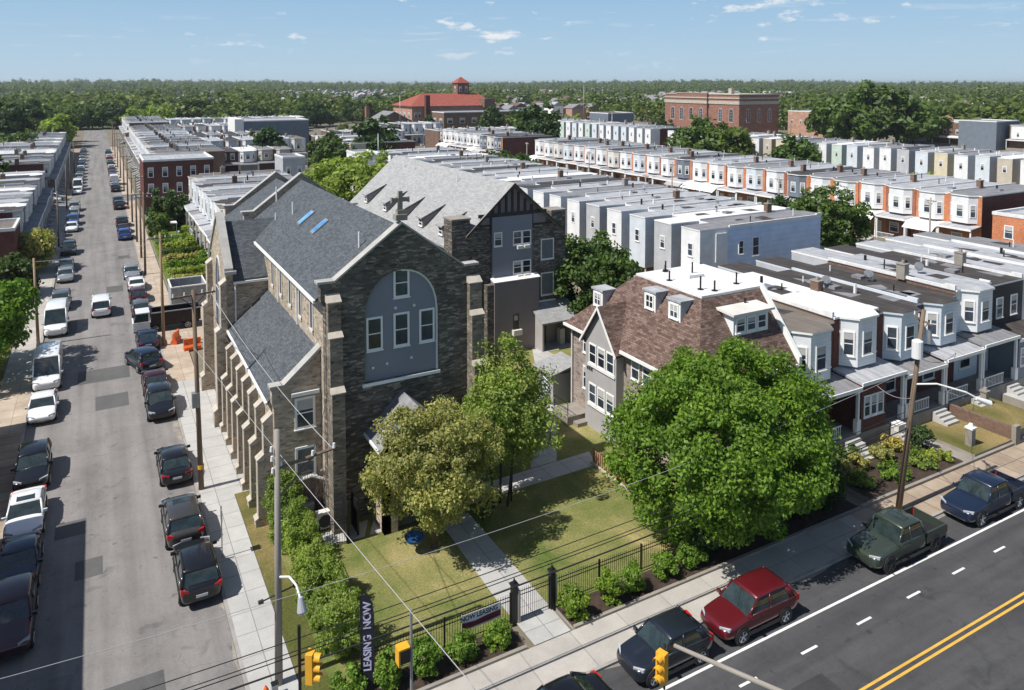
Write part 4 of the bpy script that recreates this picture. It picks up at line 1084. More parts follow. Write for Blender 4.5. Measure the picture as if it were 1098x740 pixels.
    part(b, 'transept_roof', M['shingle'])
    c = MB()
    for ye in (ty0 - 0.35, ty1 + 0.35):
        c.extr([(tx - 0.12, ye, tz + 0.72), (tx - 0.12, ym, tr_ + 0.57), (tx - 0.12, ym, tr_ + 0.77), (tx - 0.12, ye, tz + 0.92)], (0.6, 0, 0))
    c.box(tx - 0.14, ty0 - 0.55, tz + 0.5, tx + 0.68, ty0 - 0.001, tz + 0.72)
    part(c, 'transept_coping', M['coping'])
    lancet(ch, loc(tx, ym, 3.6), 2.7, 8.2, '-x', 'great_window')
    part(MB().box(tx + 0.5, ty0 - 0.28, tz - 0.3, 10.9, ty0 - 0.16, tz - 0.14), 'gutter', M['white'])
    part(MB().tube((tx + 0.62, ty0 - 0.24, 6.6), (tx + 0.62, ty0 - 0.24, tz - 0.2), 0.06, n=6), 'downspout', M['metal_white'])
    for y0, y1 in ((57.0, 57.9), (64.4, 65.3)):
        st, cp = step_buttress(tx + 0.001, 0, y0, y1, (1.2, 7.0, 10.4), (1.0, 0.75, 0.4), '-x')
        o = part(st, 'buttress', [S, M['limestone']]); [L(c_).build('cap_stone', M['limestone'], o) for c_ in cp]
    # skylights, vents
    sl = (16.7 - 12.95) / (cx - 10.45)
    def zr(x): return 12.95 + (x - 10.45) * sl
    for y in (51.4, 55.2):
        x0, x1 = 12.7, 13.8
        f = part(MB().extr([(x0, y - 0.42, zr(x0) + 0.01), (x1, y - 0.42, zr(x1) + 0.01), (x1, y - 0.42, zr(x1) + 0.12), (x0, y - 0.42, zr(x0) + 0.12)], (0, 0.84, 0)), 'skylight', M['metal_grey'])
        L(MB().poly([(x0 + 0.08, y - 0.34, zr(x0 + 0.08) + 0.13), (x1 - 0.08, y - 0.34, zr(x1 - 0.08) + 0.13), (x1 - 0.08, y + 0.34, zr(x1 - 0.08) + 0.13), (x0 + 0.08, y + 0.34, zr(x0 + 0.08) + 0.13)])).build('pane', M['glass_blue'], f)
    for x, y, h in ((13.08, 58.5, 0.9), (13.2, 65.0, 1.2), (13.5, 43.2, 0.9), (12.2, 60.5, 0.5)):
        part(MB().tube((x, y, zr(x) - 0.1), (x, y, zr(x) + h), 0.06, n=8), 'vent_pipe', M['metal_white'])

def build_school():
    sc = thing('school_building', 'tall stone building with half timbered gable, grey front panels and light grey shingle roof', 'building', (29.3, 61.0, 0))
    OX, OY = 29.3, 61.0
    def part(b, name, m, parent=sc, **k):
        b.v = [(x - OX, y - OY, z) for x, y, z in b.v]; return b.build(name, m, parent, **k)
    def loc(x, y, z): return (x - OX, y - OY, z)
    S = M['stone_shaded']; X0, X1, RX, ZE, ZR, Y0, Y1 = 29.3, 38.5, 33.8, 11.55, 15.75, 61.0, 92.0
    b = MB().extr([(X0, Y0, 0), (X1, Y0, 0), (X1, Y0, ZE - 0.1), (36.9, Y0, 12.8), (30.7, Y0, 12.8), (X0, Y0, ZE - 0.1)], (0, 0.5, 0))
    b.box(X0, Y0 + 0.5, 0, X0 + 0.4, Y0 + 1.7, ZE - 0.2).box(28.2, Y0 + 1.701, 0, 28.6, Y1 - 0.5, 10.3).box(X1 - 0.4, Y0 + 0.5, 0, X1, Y1 - 0.5, ZE - 0.2)
    b.extr([(X0, Y1 - 0.5, 0), (X1, Y1 - 0.5, 0), (X1, Y1 - 0.5, ZE - 0.1), (RX, Y1 - 0.5, ZR - 0.4), (X0, Y1 - 0.5, ZE - 0.1)], (0, 0.5, 0))
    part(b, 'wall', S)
    part(MB().extr([(30.6, Y0 + 0.06, 12.8), (37.0, Y0 + 0.06, 12.8), (RX, Y0 + 0.06, ZR - 0.3)], (0, 0.35, 0)), 'gable_panel', M['stucco_taupe'])
    t = MB().box(30.2, Y0 - 0.1, 12.72, 37.4, Y0 + 0.05, 13.02)
    for x in (31.7, 32.4, 33.1, 33.75, 34.4, 35.1, 35.8):
        zt = ZR - 0.35 - abs(x - RX) * (ZR - ZE) / 4.6
        if zt > 13.1: t.box(x - 0.1, Y0 - 0.08, 13.02, x + 0.1, Y0 + 0.05, zt)
    t.box(30.35, Y0 - 0.08, 11.9, 31.4, Y0 - 0.001, 12.05).box(36.0, Y0 - 0.08, 11.6, 38.0, Y0 - 0.001, 11.75).box(31.36, Y0 - 0.09, 11.4, 31.5, Y0 - 0.001, 12.72).box(35.75, Y0 - 0.09, 11.4, 35.95, Y0 - 0.001, 12.72)
    part(t, 'timber_frame', M['timber'])
    for x0, x1, z0 in ((30.5, 31.35, 12.06), (35.96, 37.3, 11.78)): part(MB().box(x0, Y0 - 0.05, z0, x1, Y0 - 0.003, 12.7), 'infill_panel', M['stucco_taupe'])
    part(MB().box(31.5, Y0 - 0.25, 6.98, 35.74, Y0 - 0.001, 12.7), 'grey_panel', M['panel_blue'])
    lp = part(MB().box(31.4, Y0 - 0.9, 0, 36.1, Y0 - 0.002, 6.85), 'lower_projection', M['stucco_taupe'])
    part(MB().extr([(31.3, Y0 - 1.0, 6.86), (31.3, Y0 - 0.252, 7.12), (31.3, Y0 - 0.252, 6.99), (31.3, Y0 - 1.0, 6.8)], (4.9, 0, 0)), 'flashing', M['white'])
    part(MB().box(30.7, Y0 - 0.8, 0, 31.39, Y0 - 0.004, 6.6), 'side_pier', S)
    b = MB(); gable_roof_x(b, 28.85, 38.95, RX, Y0 - 0.35, Y0 + 1.7, ZE - 0.35, ZR); gable_roof_x(b, 27.6, 38.95, RX, Y0 + 1.701, Y1 + 0.2, 10.05, ZR, ze1=ZE - 0.35)
    part(b, 'roof', M['shingle_light'])
    part(MB().extr([(28.8, Y0 - 0.42, ZE - 0.55), (RX, Y0 - 0.42, ZR - 0.25), (38.99, Y0 - 0.42, ZE - 0.55), (38.99, Y0 - 0.42, ZE - 0.33), (RX, Y0 - 0.42, ZR + 0.02), (28.8, Y0 - 0.42, ZE - 0.33)], (0, 0.065, 0)), 'bargeboard', M['timber'])
    for x0, x1 in ((27.5, 29.29), (38.0, 39.6)):
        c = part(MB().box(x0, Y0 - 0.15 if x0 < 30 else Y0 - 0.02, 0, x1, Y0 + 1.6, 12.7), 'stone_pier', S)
        part(MB().box(x0 - 0.06, Y0 - 0.22 if x0 < 30 else Y0 - 0.1, 12.701, x1 + 0.06, Y0 + 1.66, 12.85), 'pier_cap', M['conc_dark'], c)
    win(sc, loc(32.08, Y0 - 0.25, 10.0), 0.85, 1.3, '-y')
    for z, h in ((9.95, 1.3), (7.2, 1.25)):
        for dx in (0, 0.98): win(sc, loc(34.12 + dx, Y0 - 0.25, z), 0.96, h, '-y', pane='glass')
        for x0 in (34.0, 34.75): part(MB().box(x0, Y0 - 0.62, z - 0.38, x0 + .6, Y0 - 0.251, z - 0.07), 'air_conditioner', M['offwhite'])
    win(sc, loc(33.6, Y0 - 0.9, 2.3), 0.6, 1.3, '-y', frame='timber')
    part(MB().box(33.2, Y0 - 1.3, 1.7, 34.1, Y0 - 0.901, 2.2), 'air_conditioner', M['offwhite'])
    for z, h in ((8.15, 2.0), (4.68, 2.2)):
        win(sc, loc(37.15 + 0.4, Y0, z), 1.45, h, '-y', pane='screen', fw=0.1, bars=0)
    part(MB().box(36.3, Y0 - 0.2, 4.1, 38.4, Y0 - 0.001, 4.25), 'flashing', M['white'])
    # dormers on the street side slope
    sl = (ZR - (ZE - 0.35)) / (RX - 28.85)
    def zr(x): return ZE - 0.35 + (x - 28.85) * sl
    for y in (64.8, 69.8, 75.2, 80.4, 87.2):
        x0 = 28.15; zt = zr(x0) + 1.0; x1 = x0 + 2.1
        d = part(MB().extr([(x0, y - 0.6, zr(x0) - 0.2), (x1, y - 0.6, zr(x1) - 0.2), (x1, y - 0.6, zr(x1)), (x0, y - 0.6, zt)], (0, 1.2, 0)), 'dormer', M['stucco_taupe'])
        part(MB().extr([(x0 - 0.25, y - 0.72, zt - 0.02), (x1 + 0.3, y - 0.72, zr(x1 + 0.3) + 0.03), (x1 + 0.3, y - 0.72, zr(x1 + 0.3) + 0.13), (x0 - 0.25, y - 0.72, zt + 0.1)], (0, 1.44, 0)), 'dormer_roof', M['shingle_light'], d)
        win(sc, loc(x0, y, zr(x0) + 0.2), 0.85, 0.75, '-x', name='dormer_window')
    for x, y in ((32.74, 83), (32.65, 70.9), (32.7, 86.2)):
        part(MB().tube((x, y, zr(x) - 0.1), (x, y, zr(x) + 0.9), 0.06, n=8), 'vent_pipe', M['metal_white'])
    # lean-to porch
    pw = part(MB().extr([(35.65, 58.7, 0), (35.65, 60.09, 0), (35.65, 60.09, 3.45), (35.65, 58.7, 2.75)], (0.18, 0, 0)).box(39.3, 58.7, 0, 39.5, 60.98, 2.7).box(36.11, 60.7, 0, 39.29, 60.99, 3.4), 'porch_wall', M['stucco_grey'])
    part(MB().extr([(35.45, 58.4, 2.72), (35.45, 60.995, 4.0), (35.45, 60.995, 4.12), (35.45, 58.4, 2.86)], (4.3, 0, 0)), 'porch_roof', M['shingle_light'])
    part(MB().box(36.2, 60.6, 0.1, 37.2, 60.69, 2.2), 'door', M['timber'])
    part(MB().box(38.2, 59.6, 0.12, 38.7, 60.2, 1.6), 'cabinet', M['offwhite'])

def build_rectory():
    rc = thing('rectory', 'grey stuccoed house with brown shingle hipped roof, white flat top and small white dormers', 'house', (31, 40.5, 0))
    OX, OY = 31.0, 40.5
    def part(b, name, m, parent=rc, **k):
        b.v = [(x - OX, y - OY, z) for x, y, z in b.v]; return b.build(name, m, parent, **k)
    def loc(x, y, z): return (x - OX, y - OY, z)
    X0, X1, Y0, Y1, ZE, ZT = 31.4, 39.45, 33.6, 47.3, 6.8, 11.0
    part(MB().box(X0, Y0, 0, X1, Y1, ZE), 'wall', M['brick_pale_stone'])
    # hipped lower slopes up to a flat white deck
    e = 0.45
    fx0, fx1, fy0, fy1 = 34.35, 39.6, 36.55, 43.3
    b = MB()
    A = (X0 - e, Y0 - e, ZE - 0.05); B = (X1 + 0.15, Y0 - e, ZE - 0.05); Cc = (X1 + 0.15, Y1 + e, ZE - 0.05); D = (X0 - e, Y1 + e, ZE - 0.05)
    a, b2, c_, d = (fx0, fy0, ZT), (fx1, fy0, ZT), (fx1, fy1, ZT), (fx0, fy1, ZT)
    b.poly([A, B, b2, a]).poly([B, Cc, c_, b2]).poly([Cc, D, d, c_]).poly([D, A, a, d])
    b.poly([A, D, Cc, B])
    part(b, 'roof', M['shingle_brown'])
    dk = MB().box(fx0 - 0.05, fy0 - 0.05, ZT - 0.05, fx1, fy1 + 0.05, ZT + 0.1)
    dk.extr([(36.6, 40.2, ZT + 0.101), (38.0, 40.2, ZT + 0.101), (38.0, 40.2, ZT + 0.3), (36.6, 40.2, ZT + 0.36)], (0, 1.3, 0))
    part(dk, 'flat_roof', M['roof_white'])
    ev = MB().box(X0 - e - 0.12, 33.0, ZE - 0.22, X0 - e - 0.002, 40.7, ZE - 0.02).box(X0 - e - 0.12, 44.9, ZE - 0.22, X0 - e - 0.002, Y1 + e, ZE - 0.02).box(X0 - e - 0.1, Y0 - e - 0.12, ZE - 0.22, X1, Y0 - e - 0.002, ZE - 0.02)
    part(ev, 'gutter', M['white'])
    # party parapet towards the terrace
    part(MB().extr([(39.62, Y0 - 0.5, 6.6), (39.62, Y1, 6.6), (39.62, fy1 + 0.2, ZT + 0.25), (39.62, fy0 - 0.1, ZT + 0.25), (39.62, Y0 - 0.5, 7.2)], (0.26, 0, 0)), 'parapet', M['white'])
    # gabled bay to the lawn
    gy0, gy1, gp, gz, gx = 40.9, 44.6, 42.75, 9.35, 30.75
    part(MB().extr([(gx, gy0, 0), (gx, gy1, 0), (gx, gy1, ZE), (gx, gp, gz - 0.2), (gx, gy0, ZE)], (1.2, 0, 0)), 'gable_wall', M['stucco_mid'])
    b = MB()
    for ye in (gy0 - 0.3, gy1 + 0.3):
        b.extr([(gx - 0.3, ye, ZE - 0.35), (gx - 0.3, gp, gz), (gx - 0.3, gp, gz - 0.2), (gx - 0.3, ye, ZE - 0.5)], (3.6, 0, 0))
    part(b, 'gable_roof', M['shingle_brown'])
    b = MB()
    for ye in (gy0 - 0.34, gy1 + 0.34):
        b.extr([(gx - 0.36, ye, ZE - 0.42), (gx - 0.36, gp, gz + 0.02), (gx - 0.36, gp, gz - 0.24), (gx - 0.36, ye, ZE - 0.66)], (0.058, 0, 0))
    part(b, 'bargeboard', M['white'])
    for z, h in ((4.9, 1.45), (2.0, 1.45)):
        for k in range(3): win(rc, loc(gx, 41.55 + k * 1.05, z), 0.9, h, '-x')
        part(MB().box(gx - 0.1, 41.0, z - 0.22, gx - 0.001, 44.2, z - 0.07), 'sill', M['white'])
    for dy in (43.7, 43.95, 44.2): part(MB().box(gx - 0.06, dy, 4.35, gx - 0.001, dy + 0.12, 4.55), 'vent_cap', M['metal_black'])
    for z, h in ((5.0, 1.5), (2.3, 1.7)):
        win(rc, loc(X0, 45.4, z), 0.8, h, '-x'); win(rc, loc(X0, 39.6, z), 0.9, h, '-x'); win(rc, loc(X0, 38.4, z), 0.9, h, '-x'); win(rc, loc(X0, 36.2, z), 0.9, h, '-x')
        for x in (33.2, 35.2, 37.4): win(rc, loc(x, Y0, z), 1.0, h, '-y')
    part(MB().tube((31.28, 47.2, 0), (31.28, 47.2, 6.6), 0.06, n=6), 'downspout', M['metal_white'])
    # dormers
    def zl(x): return ZE - 0.05 + (x - (X0 - e)) * (ZT - ZE) / (fx0 - X0 + e)
    for y, x0 in ((45.2, 32.3), (40.2, 33.1), (37.7, 33.1)):
        zt = zl(x0) + 1.25; x1 = x0 + (1.1 if y < 45 else 0.8)
        d = part(MB().extr([(x0, y - 0.6, zl(x0) - 0.25), (x1 + 0.3, y - 0.6, zl(x1) - 0.1), (x1 + 0.3, y - 0.6, zt), (x0, y - 0.6, zt)], (0, 1.2, 0)), 'dormer', M['grey_siding'])
        part(MB().box(x0 - 0.16, y - 0.72, zt + 0.002, x1 + 0.32, y + 0.72, zt + 0.14), 'dormer_roof', M['roof_silver'], d)
        part(MB().box(x0 - 0.06, y - 0.6, zl(x0) - 0.1, x0 - 0.002, y + 0.6, zt), 'dormer_front', M['white'], d)
        win(rc, loc(x0 - 0.06, y, zl(x0) + 0.1), 0.85, 1.0, '-x', two=True, name='dormer_window')
    yd = 34.75; zd = ZE + (yd - Y0 + e) * (ZT - ZE) / (fy0 - Y0 + e); zt = zd + 1.35
    d = part(MB().extr([(35.4, yd, zd - 0.3), (35.4, yd + 1.4, zt - 0.1), (35.4, yd + 1.4, zt), (35.4, yd, zt)], (3.1, 0, 0)), 'dormer', M['white_siding'])
    part(MB().extr([(35.1, yd - 0.3, zt + 0.002), (35.1, yd + 1.5, zt + 0.12), (35.1, yd + 1.5, zt + 0.26), (35.1, yd - 0.3, zt + 0.15)], (3.7, 0, 0)), 'dormer_roof', M['offwhite'], d)
    for x in (36.0, 36.95, 37.9): win(rc, loc(x, yd, zd + 0.15), 0.85, 1.0, '-y', name='dormer_window')
    for x, y, h in ((35.1, 40.6, 0.7), (36.5, 42.7, 0.5), (35.4, 37.8, 0.9), (36.0, 37.1, 0.7), (37.4, 40.8, 1.0), (38.6, 37.7, 0.8), (36.8, 43.0, 0.7)):
        v = part(MB().tube((x, y, ZT + 0.1), (x, y, ZT + 0.1 + h), 0.06, n=7).tube((x, y, ZT + 0.1), (x, y, ZT + 0.14), 0.22, n=10), 'vent_pipe', M['metal_black'])
    part(MB().tube((37.6, 35.9, 9.9), (37.6, 35.9, 10.7), 0.08, n=7), 'vent_pipe', M['metal_black'])
    # side stoop with its small roof
    part(MB().box(29.4, 44.9, 0, 31.38, 46.9, 0.75).box(29.9, 44.3, 0, 31.38, 44.89, 0.4), 'stoop', M['conc_dark'])
    part(MB().tube((29.5, 45.0, 0.75), (29.5, 45.0, 1.7), 0.03).tube((29.5, 46.8, 0.75), (29.5, 46.8, 1.7), 0.03).tube((29.5, 45.0, 1.7), (29.5, 46.8, 1.7), 0.03).tube((29.5, 45.0, 1.2), (29.5, 46.8, 1.2), 0.02), 'handrail', M['metal_black'])
    # entry shed at the back corner
    sh = thing('entry_shed', 'small grey side entry with a lattice door and sloping grey roof beside the house', 'shed', (30.3, 48.3, 0))
    b = MB().box(0, 0, 0, 2.1, 2.2, 2.5); b.build('wall', M['stucco_mid'], sh)
    MB().extr([(-0.35, -0.3, 2.51), (2.3, -0.3, 3.1), (2.3, -0.3, 3.22), (-0.35, -0.3, 2.63)], (0, 2.8, 0)).build('roof', M['shingle_light'], sh)
    b = MB().box(-0.04, 0.4, 0.1, -0.002, 1.8, 2.2)
    b.build('door', M['slate_siding'], sh)
    g = MB()
    for i in range(5): g.tube((-0.06, 0.5, 0.6 + 0.3 * i), (-0.06, 1.7, 0.9 + 0.3 * i), 0.025, n=4)
    g.build('grille', M['white'], sh)
    MB().box(-1.2, 0.3, 0, -0.05, 1.9, 0.15).build('step', M['concrete'], sh)
# ------------------------------------------------------------------ terraced houses
WCACHE = {}
def simple_win(parent, c, w, h, ang, frame='white', pane='glass', name='window'):
    k = (round(w, 2), round(h, 2), frame, pane)
    if k not in WCACHE:
        b = MB(); fw = 0.11
        b.box(-w / 2, -0.06, 0, -w / 2 + fw, 0.01, h).box(w / 2 - fw, -0.06, 0, w / 2, 0.01, h)
        b.box(-w / 2 + fw, -0.06, h - fw, w / 2 - fw, 0.01, h).box(-w / 2 + fw, -0.06, 0, w / 2 - fw, 0.01, fw).box(-w / 2 + fw, -0.05, h * .5 - .03, w / 2 - fw, 0.01, h * .5 + .03)
        b.poly([(-w / 2 + fw, -0.025, fw), (w / 2 - fw, -0.025, fw), (w / 2 - fw, -0.025, h - fw), (-w / 2 + fw, -0.025, h - fw)], 1)
        b.poly([(-w / 2 + fw, -0.03, h * .62), (w / 2 - fw, -0.03, h * .62), (w / 2 - fw, -0.03, h - fw), (-w / 2 + fw, -0.03, h - fw)], 2)
        o = b.build(name, [M[frame], M[pane], M['blind']], parent); WCACHE[k] = o.data
    else:
        o = bpy.data.objects.new(name, WCACHE[k]); link(o, parent)
    o.location = c; o.rotation_euler = (0, 0, ang)
    return o

def rowhouse(label, group=None, W=4.8, D=15, H=8.5, base=0.0, front='bay', rear=None, fmat='brick', smat='brick_brown', bmat='white_siding', rmat='roof_silver', wing='white_siding',
             prf='roof_silver', porch=True, floor=1.2, dt=1, chim=None, dish=False, awning=None, post='white', parap='roof_white', pz=4.45, seed=0, enclosed=None, vents=2, cat='row house', name='row_house', bay_bottom=None, dormer_side=0):
    rnd = random.Random(seed * 13 + 5)
    t = thing(name, label, cat, (0, 0, 0), 0, group)
    mk = (lambda p, c, w, h, a, **k: win(p, c, w, h, a, **k)) if dt >= 2 else (lambda p, c, w, h, a, **k: simple_win(p, c, w, h, a, **{q: v for q, v in k.items() if q in ('frame', 'pane', 'name')}))
    g = 0.02
    D1 = D - 4.2 if rear else D
    b = MB().box(g, 0, base - 0.2, W - g, D1, H, 1, skip='fkb')
    b.poly([(g, 0, base - .2), (W - g, 0, base - .2), (W - g, 0, H), (g, 0, H)], 0)
    b.poly([(W - g, D1, base - .2), (g, D1, base - .2), (g, D1, H), (W - g, D1, H)], 2)
    b.build('wall', [M[fmat], M[smat], M[wing if rear else smat]], t)
    # bay window storey
    bz = bay_bottom or pz + 0.45
    outline = [(g, -0.06), (W - g, -0.06), (W - g, D1), (g, D1)]
    if front == 'bay':
        x0, x1, d = (0.62, W - 0.70, 0.95) if dt >= 2 else (0.42, W - 0.55, 0.95)
        pl = [(x0, 0.01), (x0 + 0.75, -d), (x1 - 0.75, -d), (x1, 0.01)]
        bay = MB().prism(pl, bz, H - 0.02, 0, 0).build('bay_window', M[bmat], t)
        hw = min(1.75, H - bz - 1.3)
        zw = bz + 0.75
        mk(bay, ((x0 + x1) / 2, -d - .005, zw), 1.0 if dt < 2 else 1.05, hw, 0.0, frame='white')
        a = math.atan2(d, 0.75)
        mk(bay, (x0 + 0.375 - .004, -d / 2 - .004, zw), 0.78, hw, -a, frame='white')
        mk(bay, (x1 - 0.375 + .004, -d / 2 - .004, zw), 0.78, hw, a, frame='white')
        outline = [(g, -0.06), (x0 - 0.1, -0.06), (x0 + 0.70, -d - 0.14), (x1 - 0.70, -d - 0.14), (x1 + 0.1, -0.06), (W - g, -0.06), (W - g, D1), (g, D1)]
    elif front == 'flat':
        for x in (W * 0.28, W * 0.72): mk(t, (x, -.002, bz + .55), 1.0, 1.7, 0.0, frame='white')
    if rear:
        ww = 3.05
        outline = outline[:-2] + [(W - g, D1), (ww, D1), (ww, D), (g, D)]
        b = MB().box(g, D1 + .002, 2.7 if rear == 'hung' else base, ww, D - .05, H - .01)
        wg = b.build('rear_wing', M[wing], t)
        if rear == 'hung':
            MB().box(g + .1, D1, 0, ww - .1, D - 1.6, 2.69).build('rear_basement', M['brick_brown'], t)
            pw = MB()
            for x in (0.15, ww - 0.15): pw.box(x - .07, D - .35, 0, x + .07, D - .2, 2.69)
            pw.build('post', M['white'], t)
        mk(t, (ww * .5, D - .048, H - 3.0), 0.85, 1.5, R(180), frame='white')
        mk(t, (ww + .003, D1 + 2.1, H - 3.0), 0.7, 1.4, R(90), frame='white')
        mk(t, (ww + (W - ww) * .5, D1 + .002, H - 2.9), 0.7, 1.5, R(180), frame='white')
        MB().tube((ww + .12, D1 + .12, base), (ww + .12, D1 + .12, H - .1), 0.06, n=5).build('downspout', M['brick_dark' if rnd.random() < .4 else 'metal_white'], t)
    # flat roof with a low party parapet and front cornice
    rb = MB().prism(outline, H, H + 0.14, 1, 0)
    rb.build('roof', [M[rmat], M['white' if parap == 'roof_white' else parap]], t)
    pb = MB().box(-0.10, 0.9, H + .1, 0.10, D1 - .1, H + 0.34, 0)
    if dt >= 2: pb.box(-0.10, 0.05, H + .1, 0.10, 0.899, H + 0.5)
    pb.build('parapet', M[parap], t)
    if chim:
        cy = 3.5 + 4 * rnd.random() if chim is True else chim
        c = MB().box(-0.28, cy, H, 0.32, cy + .75, H + 1.25).build('chimney', M['brick_brown' if rnd.random() < .5 else 'conc_dark'], t)
        MB().box(-0.34, cy - .05, H + 1.251, 0.38, cy + .8, H + 1.33).tube((0.02, cy + .35, H + 1.33), (0.02, cy + .35, H + 1.6), 0.12, n=6).build('chimney_cap', M['conc_dark'], c)
    for i in range(vents):
        x, y = W * (0.25 + 0.5 * rnd.random()), 3 + (D1 - 4) * rnd.random()
        MB().tube((x, y, H + .1), (x, y, H + 0.6 + .4 * rnd.random()), 0.06 if rnd.random() < .6 else 0.13, n=6).build('roof_vent', M['metal_white' if rnd.random() < .5 else 'metal_black'], t)
    if dt >= 1 and rnd.random() < .5:
        x, y = W * (.3 + .3 * rnd.random()), 4 + 5 * rnd.random()
        MB().box(x - .4, y - .45, H + .1, x + .4, y + .45, H + .38).build('roof_hatch', M['roof_grey' if rnd.random() < .5 else 'metal_grey'], t)
    if dt >= 2:
        for q in range(3):
            x, y = W * (.15 + .6 * rnd.random()), 1 + (D1 - 5) * rnd.random()
            MB().poly([(x, y, H + .146), (x + .5 + rnd.random(), y + .1, H + .146), (x + .6 + rnd.random(), y + .9 + rnd.random(), H + .146), (x + .1, y + 1.3 + rnd.random(), H + .146)]).build('tar_patch', M['roof_brown' if rmat != 'roof_brown' else 'roof_grey'], t)
    if dish:
        x, y = W * .5, 2.5 + 5 * rnd.random()
        b = MB().tube((x, y, H + .1), (x, y, H + .75), 0.03, n=5)
        b.tube((x - .02, y - .05, H + .75), (x - .12, y - .22, H + .85), 0.38, 0.34, 10)
        b.tube((x - .1, y - .2, H + .6), (x - .25, y - .6, H + .95), 0.02, n=4)
        b.build('satellite_dish', M['metal_grey'], t)
    if porch:
        e = 0.0
        MB().extr([(-e, -0.001, pz + .34), (-e, -2.35, pz + .06), (-e, -2.35, pz - .1), (-e, -0.001, pz + .16)], (W + e * 2 - .02, 0, 0)).build('porch_roof', M[prf], t)
        MB().box(0, -2.43, pz - .16, W - .02, -2.352, pz + .08).build('fascia', M[post], t)
        MB().box(0.02, -2.3, base - .2, W - .02, -0.003, floor, 0).build('porch_floor', M['conc_dark'], t)
        if enclosed:
            eb = MB().box(0.06, -2.28, floor, W * .55, -2.12, floor + 1.0).box(0.06, -2.28, floor + 2.5, W * .55, -2.12, pz - .1).box(0.06, -2.119, floor, .2, -0.01, pz - .1).box(W * .55 - .14, -2.119, floor, W * .55, -0.01, pz - .1)
            eb.box(0.06, -2.28, floor + 1.0, 0.3, -2.12, floor + 2.5).box(W * .55 - .24, -2.28, floor + 1.0, W * .55, -2.12, floor + 2.5)
            eb.build('porch_enclosure', M[enclosed], t)
            for k in range(3): mk(t, (0.3 + (W * .55 - .54) * (k + .5) / 3, -2.26, floor + 1.0), (W * .55 - .56) / 3, 1.5, 0.0, frame='white')
        for x in ((0.12, W - 0.16) if not enclosed else (W - 0.16,)):
            pb = MB()
            pb.box(x - .09, -2.25, floor, x + .09, -2.07, pz)
            if dt >= 2: pb.box(x - .2, -2.3, floor, x + .2, -1.98, floor + .95)
            pb.build('porch_post', M[post], t)
        if dt >= 1:
            rl = MB()
            if not enclosed:
                rl.box(0.2, -2.2, floor + .85, W * .62, -2.14, floor + .92).box(0.2, -2.2, floor + .1, W * .62, -2.14, floor + .16)
                x = 0.3
                while x < W * .62: rl.box(x, -2.19, floor + .16, x + .035, -2.155, floor + .85); x += .2
                rl.build('railing', M['metal_black' if rnd.random() < .6 else post], t)
            st = MB(); n = max(2, int(floor / 0.2)); sx = W * .65
            for i in range(n): st.box(sx, -2.31 - .3 * (i + 1), base - .2, W - .25, -2.31 - .3 * i, floor - (i + 1) * (floor - base) / (n + 1))
            st.build('steps', M['concrete'], t)
            MB().box(W * .66, -0.06, floor, W * .66 + .95, -0.002, floor + 2.1).build('door', M[rnd.choice(['white', 'timber', 'brick_dark', 'slate_siding'])], t)
            mk(t, (W * .3, -.002, floor + .8), 1.5, 1.5, 0.0, frame='white')
    if awning:
        MB().extr([(0.1, -2.36, pz - .1), (0.1, -3.3, pz - .75), (0.1, -3.3, pz - .82), (0.1, -2.36, pz - .17)], (W - .3, 0, 0)).build('awning', M[awning], t)
    return t

# face: '-y', '-x', '+x'
def row_pos(face, x, y, W):
    if face == '-x': return (x, y + W, 0), R(-90)
    if face == '+x': return (x, y, 0), R(90)
    return (y, x, 0), 0.0

def build_row(face, fixed, start, n, W, protos, rowname, endname, step=1, gap=(), z=0, seed=1, desc=None):
    rnd = random.Random(seed)
    k = 0
    for i in range(n):
        if i in gap: continue
        p, d = protos[rnd.randrange(len(protos))] if desc is None else protos[desc[i % len(desc)]]
        a = start + i * W * step
        loc, rz = row_pos(face, fixed, a, W)
        o = place(p, (loc[0] + rnd.uniform(-.06, .06), loc[1], z + rnd.uniform(-.14, .10)), rz, '%s, %s along the %s' % (d, ordw(k), rowname))
        o['group'] = 'houses of the %s' % rowname
        k += 1

